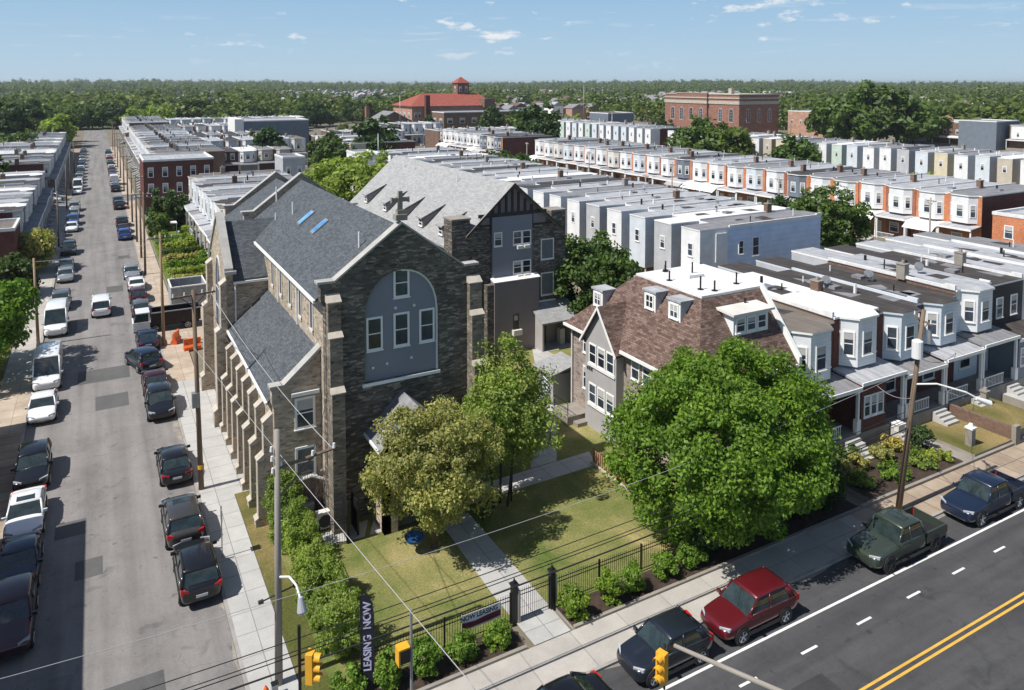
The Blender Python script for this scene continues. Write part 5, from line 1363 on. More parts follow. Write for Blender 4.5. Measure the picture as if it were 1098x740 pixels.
def build_houses():
    # --- terrace along the main road, nearest
    W = 4.82; x = 39.95
    specs = [dict(rmat='roof_tan', bmat='white_siding', fmat='brick_dark', prf='roof_silver', chim=4.0, label='white bayed house with brown grey roof and brick chimney next to the brown shingled house', enclosed=None),
             dict(rmat='roof_white', bmat='white_siding', fmat='brick_dark', prf='roof_silver', enclosed='brick_dark', label='white bayed house with bright white roof and brick enclosed porch'),
             dict(rmat='roof_brown', bmat='bluewhite_siding', fmat='brick_dark', prf='roof_silver', chim=5.0, label='pale blue bayed house with dark brown roof and concrete steps behind the leaning pole', parap='bluewhite_siding'),
             dict(rmat='roof_brown', bmat='bluewhite_siding', fmat='brick_dark', prf='roof_silver', label='white bayed house with dark roof and blue grey parapet behind the dry lawn', parap='bluewhite_siding'),
             dict(rmat='roof_silver', bmat='white_siding', fmat='bluewhite_siding', prf='roof_silver', chim=4.2, dish=True, label='tall white bayed house with silver roof and stone porch steps'),
             dict(rmat='roof_brown', bmat='black_siding', fmat='black_siding', front='flat', prf='roof_brown', label='black fronted house with white framed windows near the right edge', enclosed='slate_siding'),
             dict(rmat='roof_silver', bmat='white_siding', fmat='grey_siding', prf='roof_silver', chim=5, label='grey fronted house with ribbed silver roof beyond the black fronted house'),
             dict(rmat='roof_silver', bmat='white_siding', fmat='brick', prf='roof_silver', label='white bayed house at the end of the silver roofs by the right edge'),
             dict(rmat='roof_grey', bmat='offwhite', fmat='brick', prf='roof_silver', label='last house of the main road terrace before the side street')]
    for i, s in enumerate(specs):
        s['prf'] = ('roof_grey', 'roof_silver', 'roof_grey', 'roof_silver', 'roof_grey', 'roof_brown', 'roof_silver', 'roof_grey', 'roof_silver')[i]
        h = rowhouse(group='terrace along the main road', pz=(4.45, 4.7, 4.3, 4.6, 4.85, 4.5, 4.4, 4.6, 4.5)[i], W=W, D=16.2, H=8.25 + (0.25 if i in (1, 4) else 0) - (.12 if i in (2, 3) else 0), base=0.1, dt=2, seed=i, dish=s.pop('dish', i in (2, 3)), vents=3, rear='ell' if i > 0 else None, wing='grey_siding', floor=1.3, **s)
        h.location = (x + i * W, 34.55, 0)
    # --- terrace with its backs to the church yard, fronts to the side street (blue end wall nearest)
    Wd = 4.7
    wings = ['white_siding', 'grey_siding', 'bluewhite_siding', 'white_siding', 'grey_siding', 'white_siding', 'white_siding', 'white_siding', 'bluewhite_siding']
    roofs = ['roof_grey', 'roof_white', 'roof_silver', 'roof_silver', 'roof_silver', 'roof_silver', 'roof_grey', 'roof_silver', 'roof_brown']
    cn = {'white_siding': 'white', 'grey_siding': 'grey', 'bluewhite_siding': 'pale blue', 'tan_siding': 'tan', 'cream_siding': 'yellow', 'green_siding': 'pale green', 'slate_siding': 'slate'}
    rn = {'roof_grey': 'grey', 'roof_white': 'white', 'roof_silver': 'silver', 'roof_brown': 'dark brown', 'roof_tan': 'brown'}
    for i in range(24):
        w_, r_ = wings[i % 9], roofs[i % 9]
        if i > 12 and i % 4 == 1: r_ = 'roof_brown'
        h = rowhouse('%s backed house with %s roof, %s' % (cn[w_], rn[r_], 'the blue side wall end house' if i == 0 else ordw(i) + ' from the blue end wall'), 'terrace with backs to the church yard', W=Wd, D=19.5, H=8.75 - .02 * (i % 3), dt=1 if i > 3 else 2, rear='hung',
                     smat='blue_siding' if i == 0 else 'brick_brown', fmat='brick', wing=w_, rmat=r_, chim=(i % 3 == 1), dish=(i % 3 == 2), seed=50 + i, vents=2, awning=None, prf='roof_silver')
        h.location = (77.0, 61.6 + i * Wd, 0); h.rotation_euler = (0, 0, R(90))
        if i == 0:
            for (xx, ww_, hh, zz) in ((2.0 + 13.3, .8, 1.6, 5.6), (2 + 11.0, 1.1, 2.2, 5.2)):
                win(h, (-0.0, xx - 2.0, zz), ww_, hh, R(-90))
            MB().box(-0.12, 15.6, 5.1, -.002, 17.2, 8.3).build('white_panel', M['white_siding'], h)
    # --- white bayed terrace across the side street
    protos = []
    for j, (b_, fm, rf, pr, aw, nm) in enumerate((('white_siding', 'brick_orange', 'roof_grey', 'roof_silver', None, 'white bayed house with orange brick strip'),
                                            ('white_siding', 'brick_orange', 'roof_silver', 'roof_white', 'white', 'white bayed house with a white awning'),
                                            ('white_siding', 'brick', 'roof_silver', 'roof_silver', None, 'white bayed house with red brick strip'),
                                            ('bluewhite_siding', 'brick_orange', 'roof_grey', 'roof_silver', None, 'pale blue bayed house'),
                                            ('slate_siding', 'brick_orange', 'roof_brown', 'roof_silver', 'stucco_grey', 'slate blue bayed house with grey awning'),
                                            ('offwhite', 'brick', 'roof_brown', 'roof_grey', None, 'cream bayed house with dark roof'))):
        protos.append((rowhouse('house', None, W=4.65, D=17, H=9.75, base=1.0, bmat=b_, fmat=fm, rmat=rf, prf=pr, dt=1, seed=200 + j, chim=(j % 2 == 0), awning=aw, floor=2.2, pz=5.5, smat='brick_dark', bay_bottom=6.1, vents=2), nm))
    build_row('-x', 103, 57, 25, 4.65, protos, 'side street white terrace', 'near end', z=0, desc=[0, 1, 2, 1, 0, 0, 4, 2, 3, 0, 1, 1, 4, 0, 2, 3, 0, 5, 0, 2, 0, 3, 5])
    build_row('-x', 103, 192, 9, 4.65, protos, 'side terrace past the crossing', 'near end', z=-.6, seed=5)
    # backs of the next terrace
    bp = []
    for j, (wg, rf) in enumerate((('tan_siding', 'roof_white'), ('white_siding', 'roof_grey'), ('cream_siding', 'roof_grey'), ('bluewhite_siding', 'roof_silver'), ('grey_siding', 'roof_brown'), ('green_siding', 'roof_white'), ('white_siding', 'roof_silver'))):
        bp.append((rowhouse('house', None, W=4.6, D=18, H=9.0, dt=1, rear='hung', wing=wg, rmat=rf, smat='brick_dark', fmat='brick', seed=300 + j, chim=(j % 3 == 0), porch=False, front='flat', vents=2), '%s backed house with %s roof' % (cn[wg], rn[rf])))
    build_row('+x', 186, 78, 26, 4.6, bp, 'coloured back terrace', 'near end', desc=[0, 1, 0, 3, 1, 2, 3, 4, 1, 1, 3, 5, 6, 1, 4, 2])
    build_row('+x', 186, 205, 20, 4.6, bp, 'far coloured backs', 'near end', seed=8)
    # white fronted houses far right
    fp = []
    for j, (b_, fm) in enumerate((('white_siding', 'brick_brown'), ('tan_siding', 'brick_brown'), ('white_siding', 'white_siding'))):
        fp.append((rowhouse('house', None, W=7.0, D=14, H=9.4, dt=0, bmat=b_, fmat=fm, rmat='roof_grey', seed=400 + j, smat='slate_siding', vents=1, pz=4.2), ['white bayed porch house', 'tan bayed porch house', 'plain white porch house'][j]))
    build_row('-x', 296, 120, 11, 7.0, fp, 'far right terrace', 'near end', gap=(5, 6), desc=[0, 2, 0, 2, 0, 0, 1, 1, 0, 2, 2])
    # --- white terrace up the street behind the church
    wp = []
    for j, (b_, fm, rf) in enumerate((('white_siding', 'white_siding', 'roof_silver'), ('white_siding', 'brick', 'roof_brown'), ('bluewhite_siding', 'brick', 'roof_grey'), ('offwhite', 'white_siding', 'roof_tan'))):
        wp.append((rowhouse('house', None, W=4.6, D=15, H=8.6, dt=1, bmat=b_, fmat=fm, rmat=rf, seed=500 + j, chim=(j % 2 == 1), vents=3, prf='roof_grey' if j % 2 else 'roof_silver', floor=1.0, base=.2), ['white bayed house with silver roof', 'white bayed house with dark roof', 'pale blue bayed house with grey roof', 'cream bayed house with brown roof'][j]))
    build_row('-x', 15.0, 84, 13, 4.6, wp, 'terrace behind the hedges', 'near end', desc=[0, 1, 2, 0, 3, 1, 0, 2])
    lp_ = []
    for j, (b_, fm, rf) in enumerate((('offwhite', 'brick_pale', 'roof_silver'), ('white_siding', 'grey_siding', 'roof_white'), ('grey_siding', 'brick_dark', 'roof_brown'), ('tan_siding', 'brick_brown', 'roof_grey'))):
        lp_.append((rowhouse('house', None, W=4.6, D=13, H=7.6, dt=0, bmat=b_, fmat=fm, rmat=rf, seed=550 + j, chim=(j % 2 == 0), vents=2, prf='roof_grey', smat='brick_brown', front='bay' if j % 2 else 'flat'), ['cream bayed house with silver roof', 'pale grey house with white roof', 'grey house with dark roof', 'tan house with grey roof'][j]))
    build_row('-x', 12.0, 192, 28, 4.6, wp, 'right kerb far terrace', 'near end', seed=11)
    build_row('+x', 76.0, 192, 8, 4.7, bp, 'inner far terrace', 'near end', seed=13)
    for k, (y0, x0, n) in enumerate(((202, 27, 4), (226, 27, 6), (236, 62, 5), (252, 26, 5), (262, 72, 6), (306, 28, 9), (336, 26, 9), (366, 28, 12), (250, 108, 8), (282, 96, 6), (392, 30, 14))):
        build_row('-y', y0, x0, n, 4.6, wp if k % 2 else lp_, ('terrace left of the pale block', 'terrace before the warehouse', 'terrace right of the pale block', 'terrace under the warehouse wall', 'terrace right of the warehouse', 'terrace behind the warehouse', 'second terrace behind the warehouse', 'third terrace behind the warehouse', 'terrace before the school wing', 'terrace beside the school hall', 'last terrace before the woods')[k], 'left end', seed=30 + k)
    build_row('-x', 12.0, 345, 13, 4.6, wp, 'farthest street terrace', 'near end', seed=14)
    # --- left side of the street
    lp = []
    for j, (b_, fm, rf) in enumerate((('white_siding', 'grey_siding', 'roof_silver'), ('slate_siding', 'brick_dark', 'roof_white'), ('offwhite', 'brick_brown', 'roof_grey'), ('grey_siding', 'brick', 'roof_brown'))):
        lp.append((rowhouse('house', None, W=4.6, D=15, H=7.4, dt=1, bmat=b_, fmat=fm, rmat=rf, seed=600 + j, chim=(j % 2 == 1), vents=2, prf='roof_grey', floor=.8, base=.1, smat='brick_dark', pz=3.9), ['white bayed house with silver roof', 'slate bayed house with white roof', 'cream bayed house with grey roof', 'grey bayed house with dark roof'][j]))
    build_row('+x', -10.2, 122, 12, 4.6, lp, 'left kerb terrace', 'near end', desc=[3, 1, 0, 2, 0, 1, 2, 3, 0])
    build_row('+x', -10.2, 192, 26, 4.6, lp, 'left far terrace', 'near end', seed=17)
    build_row('-x', -41, 122, 12, 4.6, lp, 'left back terrace', 'near end', seed=18)
    # corner building whose shadow falls across the near left kerb
    cb = block('corner_building', 'brick corner building by the crossing that shades the near left kerb', 'building', -23, 24.5, -7.75, 48.3, 8.7, 'brick_brown', 'roof_grey', [('-y', 5, (1.2, 5.0), 1.2, 1.9)])
    for k in range(7):
        for z in (1.2, 5.0): simple_win(cb, (15.254, 1.8 + 3.3 * k, z), 1.1, 1.9, R(90))

def block(name, label, cat, x0, y0, x1, y1, h, wmat, rmat, wins=(), trim='roof_white', para=0.4, extra=None):
    """free standing flat roofed building; wins = (face, columns, [sill heights], w, h)"""
    t = thing(name, label, cat, (x0, y0, 0))
    W, D = x1 - x0, y1 - y0
    MB().box(0, 0, 0, W, D, h).build('wall', M[wmat], t)
    MB().box(0.25, 0.25, h + .002, W - .25, D - .25, h + .08).build('roof', M[rmat], t)
    b = MB().box(-.06, -.06, h + .001, W + .06, .25, h + para).box(-.06, D - .25, h + .001, W + .06, D + .06, h + para).box(-.06, .25, h + .001, .25, D - .25, h + para).box(W - .25, .25, h + .001, W + .06, D - .25, h + para)
    b.build('parapet', M[trim], t)
    for face, cols, sills, ww, hh in wins:
        L_ = W if face == '-y' else D
        for k in range(cols):
            f = (k + .5) / cols * L_
            for z in sills:
                if face == '-y': simple_win(t, (f, -.004, z), ww, hh, 0.0)
                else: simple_win(t, (-.004, f, z), ww, hh, R(-90))
    return t

def build_landmarks():
    rb = block('brick_house', 'dark red brick three storey corner house with white window frames beyond the hedged gardens', 'house', 7.7, 158.5, 20.2, 172, 10.0, 'brick_dark', 'roof_silver', [('-y', 5, (3.9, 7.0), 1.0, 1.9)])
    MB().box(1.5, -3.2, 3.0, 8.5, -.01, 3.25).build('porch_roof', M['roof_silver'], rb)
    for x in (1.7, 8.2): MB().box(x - .1, -3.1, 0, x + .1, -2.9, 2.99).build('porch_post', M['white'], rb)
    block('warehouse', 'long windowless blue grey warehouse with a white left end among the far roofs', 'warehouse', 46, 280, 69, 300, 11.2, 'slate_siding', 'roof_silver')
    MB().box(-3, 0, 0, -.02, 16, 12.2).build('end_block', M['white'], bpy.data.objects['warehouse'])
    block('house', 'small pale grey two window block above the church roof ridge', 'house', 33.5, 158, 38.0, 166, 9.4, 'grey_siding', 'roof_grey', [('-y', 2, (6.2,), .8, 1.5)])
    block('house', 'narrow white building with tall windows left of the light grey roof tip', 'house', 51, 158, 56, 172, 9.0, 'white_siding', 'roof_silver', [('-y', 2, (5.2,), .9, 2.0), ('-x', 3, (5.2,), .9, 2.0)])
    block('garage', 'orange brick flat roofed corner house with white trim at the right edge', 'house', 99, 45.5, 112, 53.5, 8.4, 'brick_orange', 'roof_silver', [('-x', 2, (5.6,), 1.1, 1.7)])
    MB().box(2.0, -.0 + 3, 8.5, 4.0, 5, 10.2).build('roof_hut', M['white'], bpy.data.objects['garage'])
    # dark wall building, far right, and brick gable next to it
    block('building', 'wide dark slate clad wall building at far right among the trees', 'building', 291, 157, 306, 171, 10.5, 'slate_siding', 'roof_grey')
    bg = block('building', 'brown brick building with a curved gable and white porch beside the dark clad wall', 'building', 295, 171.2, 309, 186, 9.6, 'brick_brown', 'roof_silver', [('-x', 3, (5.0,), 1.4, 1.8)])
    MB().extr([(-.3, 4.0, 9.6), (-.3, 9.5, 9.6), (-.3, 9.0, 11.4), (-.3, 6.75, 12.2), (-.3, 4.5, 11.4)], (.5, 0, 0)).build('curved_gable', M['brick_pale'], bg)
    MB().box(-3.5, 0, 3.6, -.01, 14.5, 4.0).build('porch_roof', M['roof_white'], bg)
    # left flank: low buildings
    block('building', 'long low building with blue grey wall and white roof on the left terrace side', 'building', -40, 196, -26.5, 240, 8.2, 'slate_siding', 'roof_white')
    block('garage', 'low flat garage on the left pavement shading the kerb', 'garage', -16, 50.5, -8.2, 64.5, 4.8, 'brick_brown', 'roof_grey', [])
    block('house', 'dark brick porch house at the left edge behind the shaded tree', 'house', -21, 111.5, -9.2, 119.5, 6.6, 'brick_dark', 'roof_tan')
    # school with red tile roof and tower
    s = thing('school', 'large brick school with red clay tile roof, tower and dark chimney stack on the skyline', 'school', (135, 345, 0))
    W, D, h = 46, 26, 13.6
    MB().box(0, 0, 0, W, D, h).build('wall', M['brick_pale'], s)
    b = MB()
    b.poly([(-1, -1, h), (W + 1, -1, h), (W - 4, D / 2, h + 6), (10, D / 2, h + 6)]).poly([(W + 1, D + 1, h), (-1, D + 1, h), (10, D / 2, h + 6), (W - 4, D / 2, h + 6)]).poly([(-1, D + 1, h), (-1, -1, h), (10, D / 2, h + 6)]).poly([(W + 1, -1, h), (W + 1, D + 1, h), (W - 4, D / 2, h + 6)]).poly([(-1, -1, h - .01), (-1, D + 1, h - .01), (W + 1, D + 1, h - .01), (W + 1, -1, h - .01)])
    b.build('roof', M['clay'], s)
    tw = MB().box(30, 12, h, 36.5, 18.5, 25.0).build('tower', M['brick_brown'], s)
    MB().poly([(29.4, 11.4, 25), (37.1, 11.4, 25), (33.2, 15.2, 28.3)]).poly([(37.1, 11.4, 25), (37.1, 19.1, 25), (33.2, 15.2, 28.3)]).poly([(37.1, 19.1, 25), (29.4, 19.1, 25), (33.2, 15.2, 28.3)]).poly([(29.4, 19.1, 25), (29.4, 11.4, 25), (33.2, 15.2, 28.3)]).poly([(29.4, 11.4, 25), (29.4, 19.1, 25), (37.1, 19.1, 25), (37.1, 11.4, 25)]).build('tower_roof', M['clay'], tw)
    for x in (31.6, 34.9): simple_win(tw, (x, 11.99, 20.5), 1.4, 2.8, 0.0)
    simple_win(tw, (29.99, 15.2, 20.5), 1.4, 2.8, R(-90))
    MB().box(6, -3.2, 0, 8.2, -1.1, 19).build('chimney_stack', M['brick_dark'], s)
    MB().box(38, -3, h - 1, 44, 3, h + 3.5).build('roof_block', M['brick_brown'], s)
    for k in range(4):
        for z in (3, 7.5): simple_win(s, (-.01, 4 + 6 * k, z), 2, 3, R(-90))
    for k in range(2):
        for z in (3, 8): simple_win(s, (2.0 + 1.9 * k, -.01, z), 1.3, 2.6, 0)
    w = block('school_wing', 'long flat roofed brown brick wing with wide windows in front of the red tiled school', 'school', 140, 318, 196, 332, 11.2, 'brick_brown', 'roof_silver', [('-y', 9, (2.2, 6.4), 2.6, 2.4), ('-x', 2, (2.2, 6.2), 3.0, 2.4)])
    g = thing('chapel', 'old brick hall with steep dark gable roof and chimney left of the school', 'building', (106, 318, 0))
    MB().extr([(0, 0, 0), (20, 0, 0), (20, 0, 7), (10, 0, 12), (0, 0, 7)], (0, 14, 0)).build('wall', M['brick_brown'], g)
    b = MB(); gable_roof_x(b, -.6, 20.6, 10, -.4, 14.4, 6.9, 12.4); b.build('roof', M['roof_grey'], g)
    MB().box(-1.5, 4, 0, -.02, 6, 14.5).build('chimney', M['brick'], g)
    # classical brick building with arched windows
    c = thing('brick_hall', 'stately red brick hall with pale stone bands and arched windows right of the school', 'building', (262, 256, 0))
    W, D, h = 26, 52, 17.5
    MB().box(0, 0, 0, W, D, h).box(-1.2, 20, 0, -.01, 42, h).build('wall', M['brick_hall'], c)
    b = MB()
    for z, t_, o in ((h, .6, .35), (h - 2.6, 1.5, .3)):
        b.box(-o, -o, z, W + o, -.003, z + t_).box(-o, 0, z, -.003, 20, z + t_).box(-o, 42, z, -.003, D + o, z + t_).box(-1.2 - o, 20 - o, z, -1.203, 42 + o, z + t_)
    b.build('stone_band', M['limestone'], c)
    MB().box(-.02, -.02, h + .001, W, D, h + 1.9).box(-1.2, 20, h + .001, -.021, 42, h + 2.4).build('attic', M['brick_hall'], c)
    MB().box(-.3, -.3, h + 1.902, W + .2, D + .2, h + 2.25).box(-1.4, 19.8, h + 2.402, -.4, 42.2, h + 2.7).build('coping', M['limestone'], c)
    for y in (5, 12, 24, 31, 38, 46): lancet(c, (-.02 if y < 20 or y > 42 else -1.22, y, 6.5), 2.6, 6.5, '-x', 'arched_window')
    for x in (6, 13, 20): lancet(c, (x, -.02, 6.5), 2.6, 6.5, '-y', 'arched_window')
    MB().box(3, 8, h + 2.26, 5, 10, h + 5).build('chimney', M['limestone'], c)
    block('house', 'pale brick corner house right of the stately brick hall', 'house', 290, 232, 306, 252, 11.5, 'brick_pale', 'roof_silver', [('-x', 4, (6,), 1.2, 1.8)])
    block('house', 'dark blue detached house with brown roof behind the far terrace', 'house', 196, 268, 210, 282, 11.5, 'slate_siding', 'shingle_brown')
    # far suburb seen through gaps in the wood
    rng = np.random.default_rng(9); wb = MB(); rbm = MB()
    for (cx, cy, sx, sy, n) in SUBURB:
        for i in range(n):
            x = cx + rng.uniform(-sx, sx); y = cy + rng.uniform(-sy, sy); w = rng.uniform(7, 12); d = rng.uniform(8, 14); h = rng.uniform(6.5, 9.5)
            z = TERR(x, y)
            wb.box(x, y, z, x + w, y + d, z + h, int(rng.integers(0, 3)))
            rbm.extr([(x - .4, y - .4, z + h), (x + w + .4, y - .4, z + h), (x + w / 2, y - .4, z + h + 2.8)], (0, d + .8, 0), int(rng.integers(0, 3)))
    o = wb.build('far_suburb', [M['white'], M['tan_siding'], M['brick_pale']]); tag(o, 'scattered pale houses far off among the woods', 'houses', kind='stuff')
    o = rbm.build('far_suburb_roofs', [M['roof_grey'], M['roof_silver'], M['shingle_brown']]); tag(o, 'grey and brown roofs of the far scattered houses', 'roofs', kind='stuff')
    # low hills on the horizon
    hb = MB()
    for k in range(60):
        a0, a1 = R(-22 + k * 1.7), R(-22 + (k + 1) * 1.7)
        def hh(a): return 30 + 7 * math.sin(a * 6 + 1) + 5 * math.sin(a * 17)
        for r0, r1 in ((6200, 7600),):
            hb.poly([(r0 * math.sin(a0), r0 * math.cos(a0), 0), (r0 * math.sin(a1), r0 * math.cos(a1), 0), (r1 * math.sin(a1), r1 * math.cos(a1), hh(a1)), (r1 * math.sin(a0), r1 * math.cos(a0), hh(a0))])
    o = hb.build('hills', M['far_ground']); tag(o, kind='structure')
# ------------------------------------------------------------------ vehicles (x forward, y to the left)
def ring(x, zl, zt, w, r=0.14):
    return [(x, -w * .80, zl), (x, -w * .97, zl + .12), (x, -w, zl + (zt - zl) * .55), (x, -w * .97, zt - r * .6), (x, -w * .88, zt - .01), (x, -w * .45, zt + .015),
            (x, w * .45, zt + .015), (x, w * .88, zt - .01), (x, w * .97, zt - r * .6), (x, w, zl + (zt - zl) * .55), (x, w * .97, zl + .12), (x, w * .80, zl)]

KIND = {
    # L W H, wheelbase, radius, hood z, belt z, windscreen base x, roof front x, roof rear x, rear base x, rear ztop
    'sedan': dict(L=4.75, W=1.84, H=1.45, wb=2.75, r=.33, hood=.86, belt=.98, ws=1.05, rf=.25, rr=-1.05, rb=-1.85, deck=1.02),
    'suv': dict(L=4.7, W=1.88, H=1.70, wb=2.72, r=.37, hood=1.03, belt=1.14, ws=1.0, rf=.28, rr=-1.72, rb=-2.1, deck=1.14),
    'compact': dict(L=4.15, W=1.8, H=1.6, wb=2.56, r=.35, hood=1.02, belt=1.1, ws=.9, rf=.25, rr=-1.35, rb=-1.85, deck=1.1),
    'hatch': dict(L=4.25, W=1.78, H=1.5, wb=2.6, r=.32, hood=.88, belt=.98, ws=1.1, rf=.4, rr=-1.35, rb=-1.95, deck=1.0),
    'minivan': dict(L=4.7, W=1.84, H=1.88, wb=2.9, r=.33, hood=1.05, belt=1.12, ws=1.55, rf=.85, rr=-2.0, rb=-2.24, deck=1.12),
    'pickup': dict(L=5.85, W=2.0, H=1.93, wb=3.8, r=.42, hood=1.16, belt=1.25, ws=1.2, rf=.62, rr=-.85, rb=-1.05, deck=1.16),
    'van': dict(L=5.7, W=2.02, H=2.6, wb=3.6, r=.36, hood=1.12, belt=1.3, ws=2.05, rf=1.25, rr=-2.78, rb=-2.82, deck=1.3),
}
WHEEL = {}
def wheel(parent, x, y, r, wd=.22, rimmat='rim'):
    k = (r, rimmat)
    if k not in WHEEL:
        n = 20
        prof = [(-wd / 2, r * .68), (-wd / 2, r * .92), (-wd / 2 + .04, r), (wd / 2 - .04, r), (wd / 2, r * .92), (wd / 2, r * .68)]
        b = MB(); rings = []
        for i in range(n):
            a = 2 * math.pi * i / n
            rings.append([(rr * math.cos(a), yy, rr * math.sin(a)) for yy, rr in prof])
        rings.append(rings[0]); b.loft(rings, 0, False)
        t = b.build('wheel', M['rubber'], parent, smooth=True)
        b = MB()
        rr = r * .70
        b.tube((0, -wd * .3, 0), (0, wd * .3, 0), rr * .98, n=18, m=1)
        for s in (-1, 1):
            for i in range(5):
                a = 2 * math.pi * i / 5 + .3
                ca, sa = math.cos(a), math.sin(a)
                b.tube((0, s * wd * .36, 0), (rr * .9 * ca, s * wd * .42, rr * .9 * sa), rr * .17, rr * .12, 5)
            b.tube((0, s * wd * .34, 0), (0, s * wd * .46, 0), rr * .22, n=8)
            for i in range(18):
                a, c = 2 * math.pi * i / 18, 2 * math.pi * (i + 1) / 18
                y2 = s * wd * .44
                b.poly([(rr * .86 * math.cos(a), y2, rr * .86 * math.sin(a)), (rr * math.cos(a), y2, rr * math.sin(a)), (rr * math.cos(c), y2, rr * math.sin(c)), (rr * .86 * math.cos(c), y2, rr * .86 * math.sin(c))])
        q = b.build('rim', [M[rimmat], M['plastic_black']], t)
        WHEEL[k] = (t.data, q.data)
    else:
        t = bpy.data.objects.new('wheel', WHEEL[k][0]); link(t, parent)
        q = bpy.data.objects.new('rim', WHEEL[k][1]); link(q, t)
    t.location = (x, y, r)
    return t

def vehicle(kind, pm, label, cat='car', name=None, rimmat='rim', sunroof=False, rails=False, roofmat=None):
    d = KIND[kind]; L, W, H = d['L'], d['W'], d['H']; hw = W / 2; f = L / 2
    t = thing(name or {'pickup': 'pickup_truck', 'van': 'delivery_van', 'minivan': 'minivan'}.get(kind, 'parked_car'), label, cat)
    P_ = pm
    hd, bl, dk = d['hood'], d['belt'], d['deck']
    zl = .24 if kind not in ('pickup', 'suv') else .30
    rear = -f
    st = [ring(f, zl + .18, hd * .72, hw * .74), ring(f - .07, zl + .03, hd * .82, hw * .87), ring(f - .3, zl - .02, hd * .90, hw * .97), ring(f - .75, zl, hd * .965, hw), ring(d['ws'] + .02, zl, bl - .03, hw), ring(d['ws'] - .5, zl, bl, hw)]
    if kind == 'pickup':
        st += [ring(0, zl, bl, hw), ring(d['rb'] - .02, zl, bl, hw), ring(d['rb'] - .08, zl, bl * .97, hw)]
    else:
        st += [ring(0, zl, bl + .01, hw), ring((d['rb'] + rear) / 2 + .45, zl, max(dk, bl), hw), ring(rear + .26, zl, dk, hw * .97), ring(rear + .07, zl + .06, dk * .95, hw * .92), ring(rear, zl + .2, dk * .80, hw * .84)]
    body = MB().loft(st).build('body', P_, t, smooth=True, subsurf=2)
    # cabin: roof with pillars, glass between them
    zr = H; wb_, wt = hw * .94, hw * .80
    if kind in ('van', 'minivan'): wt = hw * .87
    a, b2, c, e = d['ws'], d['rf'], d['rr'], d['rb']
    zb = bl - .05
    rm = MB(); n = 6
    rings = []
    for x, dz, k in ((b2 + .06, -.05, .97), (b2 - .12, -.005, 1), ((b2 + c) / 2, .02, 1.0), (c + .14, -.005, 1), (c - .04, -.06, .97)):
        rings.append([(x, -wt * k - .03, zr + dz - .05), (x, -wt * k * .93, zr + dz - .005), (x, -wt * .5, zr + dz + .03), (x, wt * .5, zr + dz + .03), (x, wt * k * .93, zr + dz - .005), (x, wt * k + .03, zr + dz - .05), (x, wt * k * .9, zr + dz - .08), (x, -wt * k * .9, zr + dz - .08)])
    rm.loft(rings)
    for s in (-1, 1):
        rm.tube((a + .02, s * wb_, zb), (b2, s * (wt + .0), zr - .05), .055, .05, 6)
        rm.tube((e, s * wb_, zb), (c, s * wt, zr - .05), .085 if kind != 'sedan' else .07, .06, 6)
        if kind in ('suv', 'compact', 'hatch'): rm.extr([(e - .02, s * (wb_ + .012), zb), (e + .42, s * (wb_ + .012), zb), (c + .30, s * (wt + .012), zr - .07), (c - .02, s * (wt + .012), zr - .07)], (0, s * .012, 0))
        rm.tube((a, s * (wb_ + .005), zb + .01), (e, s * (wb_ + .005), zb + .01), .03, n=4)
        xm = (a + e) / 2 + (.15 if kind != 'pickup' else .1)
        ys = lambda z: wb_ + (wt - wb_) * (z - zb) / (zr - zb)
        if kind not in ('van',): rm.tube((xm, s * (wb_ + .005), zb), (xm - .06, s * (wt + .01), zr - .05), .04, .04, 4)
    rm.build('roof', roofmat or P_, t, smooth=True)
    g = M['carglass']
    MB().poly([(a, -wb_, zb), (a, wb_, zb), (b2 + .02, wt, zr - .06), (b2 + .02, -wt, zr - .06)]).build('windscreen', g, t)
    if kind != 'van':
        MB().poly([(e, wb_, zb), (e, -wb_, zb), (c, -wt, zr - .07), (c, wt, zr - .07)]).build('rear_window', g, t)
        for s in (-1, 1):
            MB().poly([(a, s * wb_, zb), (e, s * wb_, zb), (c, s * wt, zr - .07), (b2, s * wt, zr - .07)]).build('side_window', g, t)
    else:
        MB().poly([(e, wb_, zb), (e, -wb_, zb), (c, -wt, zr - .07), (c, wt, zr - .07)]).build('rear_door', P_, t)
        for s in (-1, 1):
            xm = .75
            MB().poly([(a, s * wb_, zb), (xm, s * wb_, zb), (xm, s * wt, zr - .45), (b2 + .3, s * wt, zr - .45)]).build('side_window', g, t)
            MB().poly([(xm, s * wb_, zb), (e, s * wb_, zb), (c, s * wt, zr - .06), (b2, s * wt, zr - .06), (b2 + .3, s * wt, zr - .45), (xm, s * wt, zr - .45)]).build('side_panel', P_, t)
    if sunroof: MB().box(-.35, -wt * .6, zr + .03, .2, wt * .6, zr + .045).build('sunroof', g, t)
    if rails:
        rb = MB()
        for s in (-1, 1): rb.tube((b2 - .1, s * wt * .95, zr + .05), (c + .15, s * wt * .95, zr + .05), .022, n=5)
        rb.build('roof_rail', M['plastic_black'], t)
    if kind == 'pickup':
        bd = MB(); x1 = d['rb'] - .12; x0 = rear + .05; zt = dk + .05
        bd.box(x0, -hw, .62, x1, -hw + .09, zt).box(x0, hw - .09, .62, x1, hw, zt).box(x1 - .07, -hw + .09, .62, x1, hw - .09, zt)
        bd.build('bed', P_, t)
        MB().box(x0, -hw + .09, .70, x1 - .07, hw - .09, .74).build('bed_liner', M['plastic_black'], t)
        tg = MB().box(x0 - .07, -hw + .04, .62, x0 - .002, hw - .04, zt - .02).build('tailgate', P_, t)
        MB().box(x0 - .16, -hw + .02, .42, x0 + .02, hw - .02, .61).build('rear_bumper', M['chrome'], t)
        for s in (-1, 1): MB().box(-.8, s * (hw + .06) - .07, .36, 1.0, s * (hw + .06) + .07, .42).build('running_board', M['plastic_black'], t)
